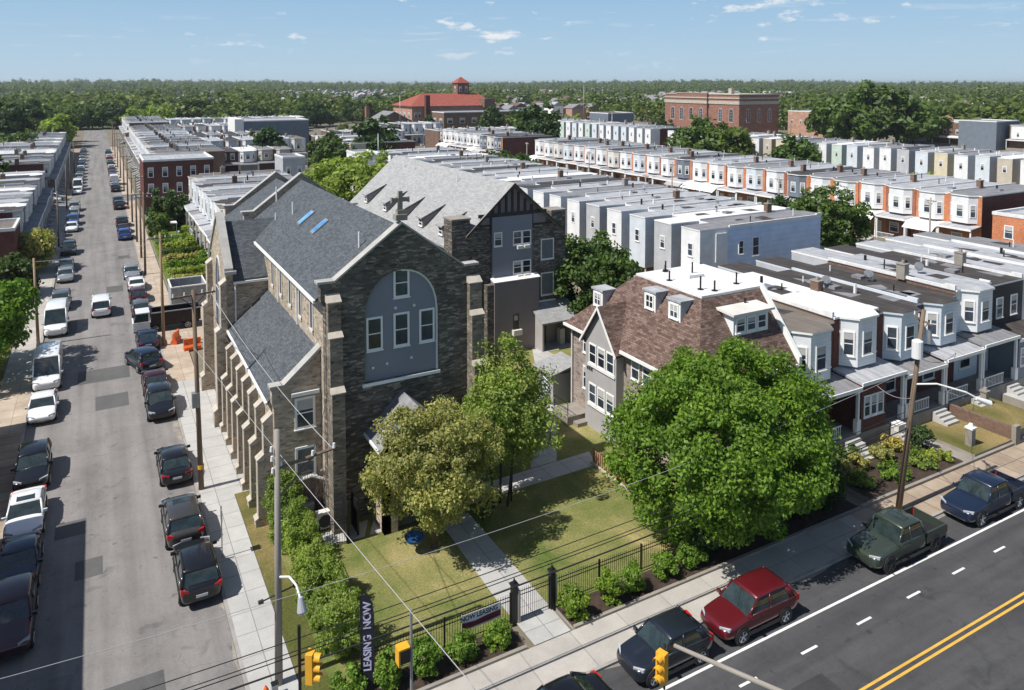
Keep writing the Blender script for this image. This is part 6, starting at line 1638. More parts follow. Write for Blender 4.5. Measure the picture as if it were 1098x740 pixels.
    # sills and arches
    for s in (-1, 1): MB().box(-d['wb'] / 2 + .35, s * (hw - .02) - .03, zl - .02, d['wb'] / 2 - .35, s * (hw - .02) + .03, zl + .14).build('sill', M['plastic_black'], t)
    for x in (d['wb'] / 2, -d['wb'] / 2):
        for s in (-1, 1):
            ar = MB().tube((x, s * (hw - .16), d['r'] + .02), (x, s * (hw + .008), d['r'] + .02), d['r'] + .055, n=20)
            ar.build('wheel_arch', M['plastic_black'], t)
            wheel(t, x, s * (hw - .075), d['r'], rimmat=rimmat)
    # lights, grille, plates, mirrors
    hz = hd * .80
    for s in (-1, 1):
        h = MB().loft([[(f - .05, s * hw * .48, hz - .05), (f - .05, s * hw * .48, hz + .06), (f - .02, s * hw * .5, hz + .05), (f - .02, s * hw * .5, hz - .04)], [(f - .34, s * hw * .945, hz - .02), (f - .34, s * hw * .945, hz + .11), (f - .22, s * hw * .955, hz + .09), (f - .22, s * hw * .955, hz - .03)]])
        h.build('headlight', M['lamp_white'], t)
        zt_ = dk * .84 if kind != 'pickup' else dk * .88
        tl = MB()
        if kind == 'pickup':
            tl.box(rear - .03, s * (hw - .07) - .07, .78, rear + .06, s * (hw - .07) + .07, 1.14)
        elif kind in ('suv', 'van', 'minivan', 'pickup', 'compact', 'hatch'):
            x_ = rear + (.04)
            tl.loft([[(x_ - .02, s * hw * .62, zt_ - .08), (x_ - .02, s * hw * .62, zt_ + .08), (x_ + .2, s * hw * .62, zt_ + .08), (x_ + .2, s * hw * .62, zt_ - .08)], [(x_ + .03, s * hw * .97, zt_ - .12), (x_ + .03, s * hw * .97, zt_ + .16), (x_ + .24, s * hw * .985, zt_ + .14), (x_ + .24, s * hw * .985, zt_ - .08)]])
        else:
            tl.loft([[(rear - .0, s * hw * .5, zt_ - .05), (rear - .0, s * hw * .5, zt_ + .07), (rear + .2, s * hw * .5, zt_ + .07), (rear + .2, s * hw * .5, zt_ - .05)], [(rear + .1, s * hw * .95, zt_ - .06), (rear + .1, s * hw * .95, zt_ + .1), (rear + .28, s * hw * .97, zt_ + .08), (rear + .28, s * hw * .97, zt_ - .04)]])
        tl.build('tail_light', M['lamp_red'], t)
        m = MB().box(a - .12, s * (wb_ + .02) - .0, zb + .02, a - .02, s * (wb_ + .22), zb + .17)
        m.build('mirror', P_, t)
        MB().box(.18, s * (hw - .005) - .012, bl - .2, .36, s * (hw - .005) + .012, bl - .17).build('door_handle', M['plastic_black'], t)
    MB().box(f - .06, -hw * .42, hd * .50, f - .012, hw * .42, hd * .70).box(f - .06, -hw * .62, zl + .1, f - .03, hw * .62, zl + .26).build('grille', M['chrome'] if kind == 'pickup' else M['plastic_black'], t)
    MB().box(rear - .012, -.26, .62 if kind != 'pickup' else .5, rear + .05, .26, .75 if kind != 'pickup' else .6).build('number_plate', M['plate'], t)
    return t

def build_vehicles():
    blk = paint('black', (0.008, 0.008, 0.010)); dgr = paint('dark_grey', (0.035, 0.038, 0.045)); wht = paint('white', (0.74, 0.75, 0.76), 0.0); red = paint('deep_red', (0.115, 0.008, 0.014))
    nvy = paint('navy', (0.012, 0.022, 0.05)); mar = paint('maroon', (0.05, 0.010, 0.018)); slv = paint('silver', (0.42, 0.43, 0.44), .6); grn = paint('army_green', (0.045, 0.06, 0.045)); blu = paint('blue', (0.02, 0.07, 0.28))
    gry = paint('grey', (0.16, 0.17, 0.18), .5); bbl = paint('blue_black', (0.015, 0.019, 0.030)); brz = paint('bronze_grey', (0.055, 0.052, 0.052))
    U, D_, Lf = R(90), R(-90), R(180)
    def put(k, pm, x, y, h, label, group=None, **kw):
        c = kw.pop('cat', {'pickup': 'pickup truck', 'van': 'van', 'minivan': 'minivan'}.get(k, 'car'))
        o = vehicle(k, pm, label, c, **kw); o.location = (x, y, .026); o.rotation_euler = (0, 0, h)
        o['group'] = group or 'vehicles parked along the kerb'
        return o
    # main road
    put('compact', bbl, 20.9, 24.2, Lf, 'small rounded dark blue grey crossover parked behind the yellow traffic signal')
    put('suv', red, 25.95, 24.2, Lf, 'deep red crossover parked on the main road beside the fence bed', rails=False)
    put('pickup', grn, 36.75, 24.2, Lf, 'army green pickup truck parked under the leaning pole', sunroof=True, rimmat='plastic_black')
    put('pickup', nvy, 45.0, 24.25, Lf, 'shiny black pickup truck with chrome grille parked by the brown pavement')
    put('sedan', blk, 15.0, 23.45, Lf, 'black car cut by the lower picture edge beside the kerb')
    put('suv', bbl, 53.6, 24.2, Lf, 'dark car at the right picture edge ahead of the black pickup')
    # right kerb of the street
    put('suv', blk, 3.82, 39.7, U, 'black estate-like crossover with bright red tail lights, nearest car at the right kerb', rails=True)
    put('suv', brz, 3.62, 44.75, U, 'dark bronze grey crossover just ahead of the car with red tail lights', sunroof=True)
    put('sedan', blk, 3.82, 51.9, U, 'black saloon parked beside the pole with a yellow band')
    put('suv', blk, 3.7, 62.2, D_, 'black car facing the camera beside the church buttresses')
    put('sedan', mar, 3.68, 67.3, U, 'dark saloon with lit red tail lights behind the camera-facing black car')
    put('suv', nvy, 3.1, 73.0, R(106), 'navy crossover swung out at an angle from the right kerb', group='vehicles leaving the kerb')
    put('sedan', nvy, 3.75, 78.9, U, 'dark blue saloon just in front of the dump truck')
    put('hatch', gry, 3.75, 90.2, U, 'blue grey hatchback just beyond the dump truck')
    put('hatch', mar, 3.75, 95.9, U, 'burgundy hatchback between the grey hatchback and the white saloon')
    put('sedan', wht, 3.8, 101.4, U, 'white saloon beyond the burgundy hatchback')
    put('sedan', slv, 3.55, 108.0, D_, 'silver white car with dark front past the white saloon')
    put('suv', blu, 3.6, 135.4, U, 'bright blue car at the right kerb beyond the hedged gardens')
    put('sedan', mar, 3.6, 141.2, U, 'dark red car in front of the bright blue car')
    put('suv', blk, 3.6, 147.6, U, 'black car two ahead of the bright blue car')
    far = [(168.5, 'suv', blk), (174.6, 'suv', dgr), (196, 'suv', blk), (202, 'sedan', slv), (209, 'van', wht), (217, 'sedan', slv), (224, 'hatch', red), (231, 'sedan', gry), (239, 'hatch', red), (246, 'sedan', wht), (254, 'suv', blk), (263, 'sedan', slv), (272, 'suv', red), (283, 'sedan', wht), (294, 'suv', dgr), (305, 'sedan', slv)]
    nm = {id(blk): 'black', id(dgr): 'dark grey', id(slv): 'silver', id(wht): 'white', id(red): 'red', id(gry): 'grey', id(nvy): 'navy', id(mar): 'maroon', id(blu): 'blue'}
    protos = {}
    def put2(k, pm, x, y, h, label):
        key = (k, id(pm))
        if key not in protos: protos[key] = vehicle(k, pm, label, {'van': 'van'}.get(k, 'car'))
        o = place(protos[key], (x, y, .02), h, label); o['group'] = 'far vehicles parked along the street'
    for i, (y, k, pm) in enumerate(far): put2(k, pm, 3.65, y, U, '%s %s at the right kerb, %s of the far parked line' % (nm[id(pm)], {'suv': 'crossover', 'sedan': 'saloon', 'hatch': 'hatchback', 'van': 'van'}[k], ordw(i)))
    # driving
    put('minivan', wht, 0.0, 92.4, U, 'white minivan driving away in the middle of the street', group='moving vehicles')
    # left kerb
    put('suv', mar, -4.0, 39.9, D_, 'dark maroon car at the lower left picture corner')
    put('sedan', nvy, -4.0, 44.5, D_, 'dark blue car behind the maroon car at the left edge')
    put('sedan', wht, -4.05, 49.7, D_, 'white saloon with sunroof in the shadow at the left kerb', sunroof=True)
    put('suv', blk, -4.05, 55.4, D_, 'black crossover with shining grille at the left kerb')
    put('sedan', wht, -4.05, 65.9, D_, 'white saloon parked in front of the nearer white van')
    put('van', wht, -4.05, 73.0, D_, 'nearer tall white delivery van at the left kerb')
    put('van', wht, -4.0, 88.0, D_, 'farther tall white delivery van beside the left pole')
    put('suv', gry, -3.9, 97.0, D_, 'grey car hidden behind the farther white van')
    put('sedan', slv, -3.85, 110.4, D_, 'silver saloon by the rust tinged tree')
    put('sedan', gry, -3.95, 116.0, D_, 'grey saloon right behind the silver saloon')
    put('suv', blk, -3.95, 127.4, D_, 'black crossover in the shade at the left kerb')
    lf = [(147, 'sedan', wht), (153.5, 'suv', blu), (162, 'sedan', slv), (170, 'suv', slv), (196, 'sedan', wht), (202.5, 'van', wht), (209, 'suv', blk), (216, 'sedan', red), (223, 'suv', slv), (230, 'sedan', gry), (238, 'suv', nvy), (247, 'sedan', wht), (256, 'suv', dgr), (266, 'sedan', blu), (277, 'suv', slv), (289, 'sedan', gry), (301, 'suv', dgr), (314, 'sedan', slv)]
    for i, (y, k, pm) in enumerate(lf): put2(k, pm, -4.0, y, D_, '%s %s at the left kerb, %s of the far parked line' % (nm[id(pm)], {'suv': 'crossover', 'sedan': 'saloon', 'hatch': 'hatchback', 'van': 'van'}[k], ordw(i)))
    for i, (x, y, pm) in enumerate(((-8.2, 186.4, slv), (-14.5, 180, wht), (-9.0, 183.0, wht))): put2('suv', pm, x, y, 0.0, '%s crossover on the cross street at the left corner, %s' % (nm[id(pm)], ordw(i)))
    # side street cars
    for i, (y, k, pm) in enumerate(((82, 'sedan', slv), (90, 'suv', dgr), (98, 'sedan', gry), (112, 'suv', wht), (126, 'sedan', blk), (139, 'suv', red), (152, 'sedan', slv))): put2(k, pm, 92.3, y, U, '%s car on the side street below the white terrace, %s' % (nm[id(pm)], ordw(i)))
    # dump truck across the pavement
    t = thing('dump_truck', 'small dump truck with white cab and dark slatted body backed across the pavement', 'truck', (5.7, 83.1, .02), Lf)
    cab = MB().loft([[(3.05, -1.0, .55), (3.05, 1.0, .55), (3.05, 1.0, 1.25), (3.05, -1.0, 1.25)], [(3.0, -1.02, .5), (3.0, 1.02, .5), (2.95, 1.02, 1.3), (2.95, -1.02, 1.3)], [(1.5, -1.02, .5), (1.5, 1.02, .5), (1.5, 1.02, 1.3), (1.5, -1.02, 1.3)]])
    cab.build('cab', wht, t)
    MB().box(1.5, -.98, 2.12, 2.75, .98, 2.22).box(1.5, -.98, 1.3, 1.62, .98, 2.119).build('cab_roof', wht, t)
    MB().poly([(2.95, -.96, 1.3), (2.95, .96, 1.3), (2.72, .93, 2.13), (2.72, -.93, 2.13)]).build('windscreen', M['carglass'], t)
    for s in (-1, 1):
        MB().poly([(2.94, s * .965, 1.31), (1.63, s * .965, 1.31), (1.63, s * .94, 2.12), (2.72, s * .94, 2.12)]).build('side_window', M['carglass'], t)
        MB().box(2.7, s * 1.05 - .05, 1.5, 2.8, s * 1.22 + .03, 1.95).build('mirror', M['plastic_black'], t)
    MB().box(-3.1, -.45, .5, 1.5, .45, .72).build('chassis', M['plastic_black'], t)
    bd = MB().box(-3.2, -1.08, .85, 1.35, 1.08, .95).box(-3.2, -1.08, .951, 1.35, -1.02, 2.05).box(-3.2, 1.02, .951, 1.35, 1.08, 2.05).box(1.29, -1.019, .951, 1.35, 1.019, 2.25).box(-3.2, -1.019, .951, -3.14, 1.019, 2.0)
    for i in range(9):
        x = -3.1 + i * .54
        bd.box(x, -1.13, .95, x + .09, -1.081, 2.05).box(x, 1.081, .95, x + .09, 1.13, 2.05)
    bd.build('dump_body', M['metal_black'], t)
    MB().box(-3.25, -1.15, 2.052, 1.4, -1.0, 2.14).box(-3.25, 1.0, 2.052, 1.4, 1.15, 2.14).build('body_rail', M['metal_grey'], t)
    for x in (2.3, -2.0, 1.0):
        for s in (-1, 1): wheel(t, x, s * .86, .42, .3)
    d = thing('dumpster', 'grey open topped steel container beside the church transept', 'container', (6.75, 89.4, .12))
    b = MB().box(0, 0, .15, 3.6, .08, 2.4).box(0, 4.0, .15, 3.6, 4.08, 2.4).box(0, .081, .15, .08, 3.999, 2.4).box(3.52, .081, .15, 3.6, 3.999, 2.4).box(.08, .08, .15, 3.52, 4.0, .22)
    b.build('bin', M['metal_container'], d)
    r_ = MB().box(-.06, -.06, 2.401, 3.66, .1, 2.52).box(-.06, 3.98, 2.401, 3.66, 4.14, 2.52).box(-.06, .101, 2.401, .1, 3.979, 2.52).box(3.5, .101, 2.401, 3.66, 3.979, 2.52)
    r_.build('rim', M['metal_white'], d)
    rb = MB()
    for i in range(5): rb.box(.3 + i * .75, -.07, .2, .38 + i * .75, -.001, 2.4)
    rb.build('rib', M['metal_container'], d)
    MB().box(.08, 1.2, 1.7, 3.52, 2.6, 1.95).build('load', M['roof_grey'], d)
    # orange barriers
    for i, (x, y, rz, s) in enumerate(((7.35, 75.2, .1, 1.0), (6.2, 78.0, 1.2, 1.0))):
        q = thing('barrier', ['orange plastic water barrier at the church wall beside the pole', 'orange plastic barrier standing behind the other by the truck wheel'][i], 'barrier', (x, y, .13), rz, 'orange barriers')
        MB().loft([[(-.75, -.28, 0), (.75, -.28, 0), (.75, .28, 0), (-.75, .28, 0)], [(-.75, -.28, .28), (.75, -.28, .28), (.75, .28, .28), (-.75, .28, .28)], [(-.75, -.12, .5), (.75, -.12, .5), (.75, .12, .5), (-.75, .12, .5)], [(-.75, -.09, 1.05), (.75, -.09, 1.05), (.75, .09, 1.05), (-.75, .09, 1.05)]]).build('shell', M['orange_plastic'], q)
        MB().tube((-.5, -.13, .62), (-.5, .13, .62), .07, n=8).tube((.5, -.13, .62), (.5, .13, .62), .07, n=8).build('lifting_hole', M['plastic_black'], q)
# ------------------------------------------------------------------ poles, wires, fence, signs
def sagline(name, label, a, b, sag, r, m, n=14, group=None):
    pts = []
    for i in range(n + 1):
        t = i / n
        p = [a[k] + (b[k] - a[k]) * t for k in range(3)]; p[2] -= sag * 4 * t * (1 - t)
        pts.append(tuple(p))
    o = MB().path(pts, r, 5).build(name, M[m])
    return tag(o, label, 'cable', group)

def upole(name, label, x, y, h, mat, r=.15, lean=(0, 0), arms=(), group='utility poles', ang=0.0):
    t = thing(name, label, 'utility pole', (x, y, .12), 0, group)
    lx, ly = lean
    MB().tube((0, 0, -.2), (lx, ly, h), r, r * .65, 10).build('pole', M[mat], t, smooth=True)
    ca, sa = math.cos(ang), math.sin(ang)
    for z, L_ in arms:
        f = z / h; cx, cy = lx * f, ly * f
        a = MB().tube((cx - ca * L_ / 2, cy - sa * L_ / 2, z), (cx + ca * L_ / 2, cy + sa * L_ / 2, z), .07, n=4)
        a.tube((cx - ca * L_ * .3, cy - sa * L_ * .3, z), (cx, cy, z - .7), .03, n=4).tube((cx + ca * L_ * .3, cy + sa * L_ * .3, z), (cx, cy, z - .7), .03, n=4)
        ao = a.build('crossarm', M['wood_pole'], t)
        for k in (-.45, -.2, .2, .45):
            MB().tube((cx + ca * L_ * k, cy + sa * L_ * k, z + .06), (cx + ca * L_ * k, cy + sa * L_ * k, z + .26), .05, .035, 6).build('insulator', M['metal_white'], ao)
    return t

def text_mesh(name, s, size, parent, mat, depth=.006):
    cu = bpy.data.curves.new('lettering', 'FONT'); cu.body = s; cu.size = size; cu.align_x = 'CENTER'; cu.align_y = 'CENTER'; cu.extrude = depth; cu.offset = size * .02
    o = bpy.data.objects.new('lettering', cu); COL.objects.link(o)
    dg = bpy.context.evaluated_depsgraph_get()
    me = bpy.data.meshes.new_from_object(o.evaluated_get(dg))
    bpy.data.objects.remove(o); me.materials.clear(); me.materials.append(mat)
    q = bpy.data.objects.new(name, me); link(q, parent)
    return q

def build_furniture():
    M['banner_white'] = plain('banner_white', (0.68, 0.66, 0.70), 0.6, 0.05); M['banner_maroon'] = plain('banner_maroon', (0.15, 0.015, 0.045), 0.6, 0.05)
    M['flag_navy'] = plain('flag_navy', (0.014, 0.014, 0.03), 0.7, 0.1); M['letter_violet'] = plain('flag_letter', (0.50, 0.50, 0.66), 0.6, 0.05)
    M['letter_black'] = plain('banner_letter', (0.015, 0.012, 0.03), 0.6, 0.05)
    M['yellow_band'] = plain('yellow_band', (0.6, 0.33, 0.03), 0.6, .1)
    M['blue_fabric'] = plain('blue_fabric', (0.01, 0.07, 0.2), 0.7, .15)
    # poles
    p = upole('utility_pole', 'tall grey wooden pole with crossarm and lamp arm at the church corner', 6.02, 30.9, 10.75, 'pole_grey', .17, (.12, .05), (), ang=0)
    a = MB().tube((.1, 0, 9.15), (2.6, .1, 9.42), .07, n=6).tube((.12, 0, 7.9), (1.6, .06, 9.3), .045, n=6).build('crossarm', M['wood_pole'], p)
    for x, z in ((1.55, 9.34), (2.45, 9.45), (-.12, 9.9), (-.1, 9.5), (.25, 9.2), (-.08, 9.0)): MB().tube((x, .04, z), (x, .04, z + .2), .07, .05, 8).build('insulator', M['metal_white'], a)
    la = MB().path([(.1, -.15, 4.65), (.35, -.7, 4.9), (.5, -1.3, 4.85), (.55, -1.7, 4.55)], .045, 7).build('lamp_arm', M['metal_white'], p)
    MB().tube((.55, -1.72, 4.6), (.58, -1.85, 4.1), .1, .2, 12).tube((.58, -1.85, 4.1), (.59, -1.88, 4.0), .2, .14, 12).build('lamp_head', M['lamp_white'], la)
    MB().tube((-.6, .0, 3.75), (.75, 0, 4.0), .03, n=6).tube((-.75, 0, 3.73), (-.55, 0, 3.75), .09, n=8).tube((.65, 0, 3.98), (.85, 0, 4.02), .09, n=8).build('cable_bracket', M['plastic_black'], p)
    p = upole('utility_pole', 'dark brown wooden pole with yellow band and grey box by the church pavement', 5.08, 48.6, 12.4, 'wood_pole', .17, (-.2, 0), ((12.1, 2.6),), ang=R(12))
    MB().tube((0, 0, 1.3), (0, 0, 1.55), .19, n=10).build('marker_band', M['yellow_band'], p)
    MB().box(-.42, -.2, 5.2, .0, .2, 6.1).build('meter_box', M['metal_grey'], p)
    p = upole('utility_pole', 'orange tan wooden pole beside the dump truck', 5.12, 77.6, 10.8, 'wood_pole_tan', .16, (-.1, 0), ((10.3, 2.2),), ang=0)
    p = upole('utility_pole', 'bare tan pole on the left pavement beside the bright green tree', -5.35, 83.8, 8.3, 'wood_pole_tan', .15, (-.12, 0))
    for i, (x, y, h) in enumerate(((5.15, 108, 10.5), (5.2, 118.5, 9.5), (5.2, 131, 10.5), (5.3, 150, 10), (5.3, 170, 10.5), (5.4, 196, 10.5), (5.4, 222, 10.5), (5.4, 250, 10.5), (5.4, 282, 10.5), (5.4, 315, 10.5))):
        upole('utility_pole', 'brown pole with crossarm up the right pavement, %s beyond the dump truck' % ordw(i), x, y, h, 'wood_pole', .15, (0, 0), ((h - .4, 2.2),), ang=0)
    for i, (x, y, h) in enumerate(((-5.4, 133, 8.5), (-5.4, 172, 9), (-5.5, 204, 9), (-5.5, 240, 9))):
        upole('utility_pole', 'bare pole up the left pavement, %s past the rust tinged tree' % ordw(i), x, y, h, 'wood_pole', .14)
    p = upole('utility_pole', 'leaning dark wooden pole with white transformer before the pale terrace', 40.3, 26.45, 11.6, 'wood_pole', .18, (1.95, .05), ((11.0, 2.0),), ang=R(60))
    MB().tube((1.2, -.1, 8.9), (1.2, -.1, 9.9), .3, n=14).tube((1.2, -.1, 9.9), (1.2, -.1, 10.0), .3, .12, 14).build('transformer', M['metal_white'], p)
    MB().tube((1.95, -.35, 9.7), (1.95, -.35, 10.5), .12, n=10).build('switch', M['metal_grey'], p)
    l2 = MB().path([(1.2, 0, 7.3), (1.9, -.9, 7.5), (2.9, -2.0, 7.2), (3.6, -2.5, 6.75)], .05, 7).build('lamp_arm', M['metal_white'], p)
    MB().tube((3.3, -2.35, 6.9), (4.0, -2.75, 6.6), .1, .17, 10).build('lamp_head', M['metal_white'], l2)
    for i, (x, y, h) in enumerate(((97.2, 60.5, 9.6), (97.2, 86, 9.6), (97.2, 112, 9.6), (97.2, 140, 9.6), (97.2, 168, 9.6), (81, 100, 9.5))):
        upole('utility_pole', 'grey pole on the side street before the white terrace, %s' % ordw(i), x, y, h, 'pole_grey', .15, (0, 0), ((9.2, 1.6),), ang=R(90))
    for i, (x, y, h) in enumerate(((170, 230, 14), (58, 170, 13), (205, 300, 24), (112, 300, 20), (150, 210, 13), (262, 226, 15))):
        upole('light_mast', 'tall thin grey mast rising among the far roofs, %s' % ordw(i), x, y, h, 'metal_grey', .12, group='thin masts')
    # cables
    for i, (dz, dy) in enumerate(((0, 0), (.35, .1), (.62, -.05), (.95, .1))):
        sagline('cable', 'dark cable along the main road, %s of the bundle from below' % ['lowest', 'second', 'third', 'topmost'][i], (40.9, 26.45 + dy, 4.9 + dz), (-26, 26.4 + dy, 5.6 + dz), 1.15, .018 if i else .034, 'wire', 22, 'main road cable bundle')
    sagline('cable', 'bright thin cable crossing the street and lawn to the leaning pole', (41.4, 26.45, 8.4), (-30, 26.4, 10.0), 2.4, .010, 'wire_light', 26, 'bright cables')
    sagline('cable', 'bright cable from the yellow banded pole running down past the grey pole', (4.85, 48.5, 9.0), (9.4, -4.0, 11.6), .3, .012, 'wire_light', 18, 'bright cables')
    sagline('cable', 'thin cable from the grey pole crossarm to the yellow banded pole', (8.4, 31, 9.55), (5.9, 48.7, 12.2), .5, .015, 'wire_light', 12, 'thin service cables')
    sagline('cable', 'thin dark cable from crossarm into the church corner', (7.5, 31, 9.4), (10.95, 41.2, 7.6), .3, .015, 'wire', 10, 'thin service cables')
    for i in range(3): sagline('cable', 'thin cable fanned from the banded pole to the aisle wall, %s' % ordw(i), (5.6, 48.7, 12.2 - .3 * i), (8.0, 55 + 5 * i, 6.5 + i), .4, .014, 'wire_light', 10, 'thin service cables')
    sagline('cable', 'street cable between the banded pole and the tan pole', (4.6, 48.6, 12.2), (4.9, 77.6, 10.5), .6, .018, 'wire', 14, 'street cables')
    sagline('cable', 'street cable from the tan pole onward up the street', (4.9, 77.6, 10.5), (5.15, 108, 10.2), .6, .02, 'wire', 14, 'street cables')
    sagline('cable', 'cable across the street from the tan pole to the left pole', (5.0, 77.6, 10.2), (-5.45, 83.8, 8.1), .4, .016, 'wire_light', 10, 'street cables')
    sagline('cable', 'house drop cable from the leaning pole to the brick enclosed porch', (41.2, 26.5, 6.6), (46.5, 32.4, 4.3), .3, .02, 'wire_light', 10, 'house drop cables')
    sagline('cable', 'house drop cable from the leaning pole to the silver porch roof', (41.8, 26.5, 9.0), (57, 33.0, 4.6), .6, .016, 'wire', 12, 'house drop cables')
    # iron fence along the main road and its gate
    def fence(name, label, pts, h, gap=.125, z=.15, cat='fence', postgap=2.4, group=None):
        t = thing(name, label, cat, (pts[0][0], pts[0][1], z), 0, group)
        for (x0, y0), (x1, y1) in zip(pts[:-1], pts[1:]):
            L_ = math.hypot(x1 - x0, y1 - y0); ux, uy = (x1 - x0) / L_, (y1 - y0) / L_
            b = MB(); ox, oy = x0 - pts[0][0], y0 - pts[0][1]
            n = int(L_ / gap)
            for i in range(n + 1):
                x, y = ox + ux * L_ * i / n, oy + uy * L_ * i / n
                b.tube((x, y, .05), (x, y, h), .011, n=4, caps=False)
            for zz in (.12, h - .32, h - .14): b.tube((ox, oy, zz), (ox + ux * L_, oy + uy * L_, zz), .02, n=4)
            b.build('panel', M['metal_black'], t)
            k = max(1, int(L_ / postgap))
            for i in range(k + 1):
                x, y = ox + ux * L_ * i / k, oy + uy * L_ * i / k
                MB().box(x - .035, y - .035, -.1, x + .035, y + .035, h + .05).build('post', M['metal_black'], t)
        return t
    fence('iron_fence', 'black iron picket fence left of the gate carrying the leasing banner', [(9.5, 29.3), (16.1, 29.3)], 1.4)
    fence('iron_fence', 'black iron picket fence from the gate to the big maple', [(18.55, 29.35), (39.2, 29.3)], 1.4)
    fence('iron_fence', 'black iron picket fence beside the ragged hedge and lawn', [(9.5, 29.35), (9.75, 38.6)], 1.3)
    g = fence('iron_gate', 'closed black iron gate between dark posts at the lawn path', [(16.5, 29.3), (18.2, 29.3)], 1.5, .11, cat='gate')
    for x in (-.2, 1.85): MB().box(x - .13, -.13, -.1, x + .13, .13, 1.75).box(x - .17, -.17, 1.751, x + .17, .17, 1.85).tube((x, 0, 1.85), (x, 0, 2.1), .09, .02, 8).build('gate_post', M['metal_black'], g)
    MB().box(2.0, -.06, -.02, 2.12, .06, 1.5).box(-.02 - .05, -.16, -.02, .06, -.07, 1.5).build('side_post', M['limestone'], g)
    g = fence('iron_gate', 'tall black iron side gate beside the air conditioners', [(9.9, 39.2), (11.3, 38.9)], 1.5, .13, z=.13, cat='gate')
    s = thing('gate_screen', 'solid black gate panel standing at the corner of the cross path', 'gate', (11.35, 38.9, .13))
    MB().box(0, 0, .05, .06, 1.7, 2.2).box(-.05, -.08, 0, .1, .0, 2.3).box(.0, 1.7, 0, .12, 1.8, 2.3).build('panel', M['metal_black'], s)
    MB().box(.65, .4, 0, .75, .5, 2.0).box(.64, .502, .1, .74, 1.5, 1.9).build('side_panel', M['metal_black'], s)
    # condensers and clutter at the aisle corner
    for i, (x, y, w, h) in enumerate(((10.6, 40.9, .95, 1.0), (11.7, 41.3, .7, 1.4), (9.6, 41.8, .9, .8))):
        t = thing('air_conditioner', ['white condenser unit with dark fan grille behind the side gate', 'tall narrow condenser against the church buttress', 'low grey condenser nearest the hedge'][i], 'air conditioner', (x, y, .13), 0, 'condensers by the church corner')
        MB().box(-w / 2, -.2, .06, w / 2, .2, h).build('case', M['offwhite'] if i != 2 else M['metal_grey'], t)
        f = MB().tube((0, -.215, h * .5), (0, -.201, h * .5), min(w, h) * .38, n=18); f.build('fan_grille', M['plastic_black'], t)
        MB().box(-w / 2 + .05, -.15, 0, -w / 2 + .15, .15, .058).box(w / 2 - .15, -.15, 0, w / 2 - .05, .15, .058).build('foot', M['metal_black'], t)
    t = thing('duct', 'pale insulated pipes bending down the church corner above the condensers', 'pipes', (10.4, 41.9, .13))
    MB().path([(.6, 0, .2), (.6, 0, 2.2), (-.2, .1, 2.6), (-.9, .1, 2.5)], .1, 8).build('pipe', M['offwhite'], t); MB().path([(1.1, -.2, .2), (1.1, -.2, 1.8), (.3, -.1, 2.9)], .08, 8).build('branch_pipe', M['metal_grey'], t)
    MB().box(-1.2, -.4, 0, -.2, .3, 1.3).build('cabinet', M['metal_grey'], t)
    # banner on the fence
    t = thing('banner', 'white and maroon leasing banner tied to the iron fence', 'banner', (14.55, 29.2, .72)); t.rotation_euler = (0, 0, 0)
    W = 1.95
    MB().box(-W / 2, -.012, 0, W / 2, .0, .72).build('cloth', M['banner_white'], t)
    MB().poly([(-W / 2, -.016, .04), (W / 2, -.016, .10), (W / 2, -.016, .40), (.25, -.016, .36), (-.3, -.016, .30), (-W / 2, -.016, .38)]).build('band', M['banner_maroon'], t)
    for s_, x_ in (('NOW', -.66), ('LEASING', .30)):
        tx = text_mesh('lettering', s_, .315, t, M['letter_black']); tx.location = (x_, -.018, .54); tx.rotation_euler = (R(90), 0, 0); tx.scale = (.88, 1.0, 1)
    MB().box(-W / 2, -.02, -.04, -W / 2 + .02, .01, .76).build('hem', M['metal_white'], t)
    # feather flag
    t = thing('feather_flag', 'dark navy feather flag with pale upright lettering in the hedge corner', 'flag', (9.15, 28.75, .15), R(-18))
    MB().tube((-.28, 0, 0), (-.28, 0, 3.8), .025, .02, 6).build('pole', M['metal_black'], t)
    prof = [(-.26, .3), (.26, .3), (.27, 3.2), (.2, 3.65), (.08, 3.95), (-.08, 4.1), (-.22, 4.05), (-.26, 3.8)]
    MB().extr([(x, -.012, z) for x, z in prof], (0, .024, 0)).build('cloth', M['flag_navy'], t)
    for s_, z_ in (('LEASING', 1.6), ('NOW', 3.2)):
        tx = text_mesh('lettering', s_, .44, t, M['letter_violet']); tx.location = (0, -.02, z_); tx.rotation_euler = (R(90), R(-90), 0); tx.scale = (.9 if s_ != 'NOW' else 1.0, 1.0, 1)
    # street sign post
    t = thing('sign_post', 'thin signpost with small sign seen edge on by the white pavement', 'sign', (5.2, 40.85, .13))
    MB().tube((0, 0, 0), (0, 0, 2.8), .03, n=7).build('post', M['metal_grey'], t); MB().box(-.02, -.22, 2.0, .02, .22, 2.65).build('sign_plate', M['metal_grey'], t)
    # traffic signals
    def signal(name, label, loc, rz, post=None, back=False):
        t = thing(name, label, 'traffic signal', loc, rz, 'yellow traffic signals')
        MB().box(-.18, -.12, -.55, .18, .14, .55).build('housing', M['yellow_signal'], t)
        for k, z in enumerate((.36, 0, -.36)):
            MB().tube((0, -.14, z), (0, -.121, z), .14, n=14).build('lens', M['plastic_black'], t)
            v = MB()
            for i in range(9):
                a0, a1 = R(-20 + 220 * i / 9), R(-20 + 220 * (i + 1) / 9)
                v.poly([(.16 * math.cos(a0), -.12, z + .16 * math.sin(a0)), (.16 * math.cos(a1), -.12, z + .16 * math.sin(a1)), (.16 * math.cos(a1), -.38, z + .15 * math.sin(a1)), (.16 * math.cos(a0), -.38, z + .15 * math.sin(a0))])
            v.build('visor', M['yellow_signal'], t)
        return t
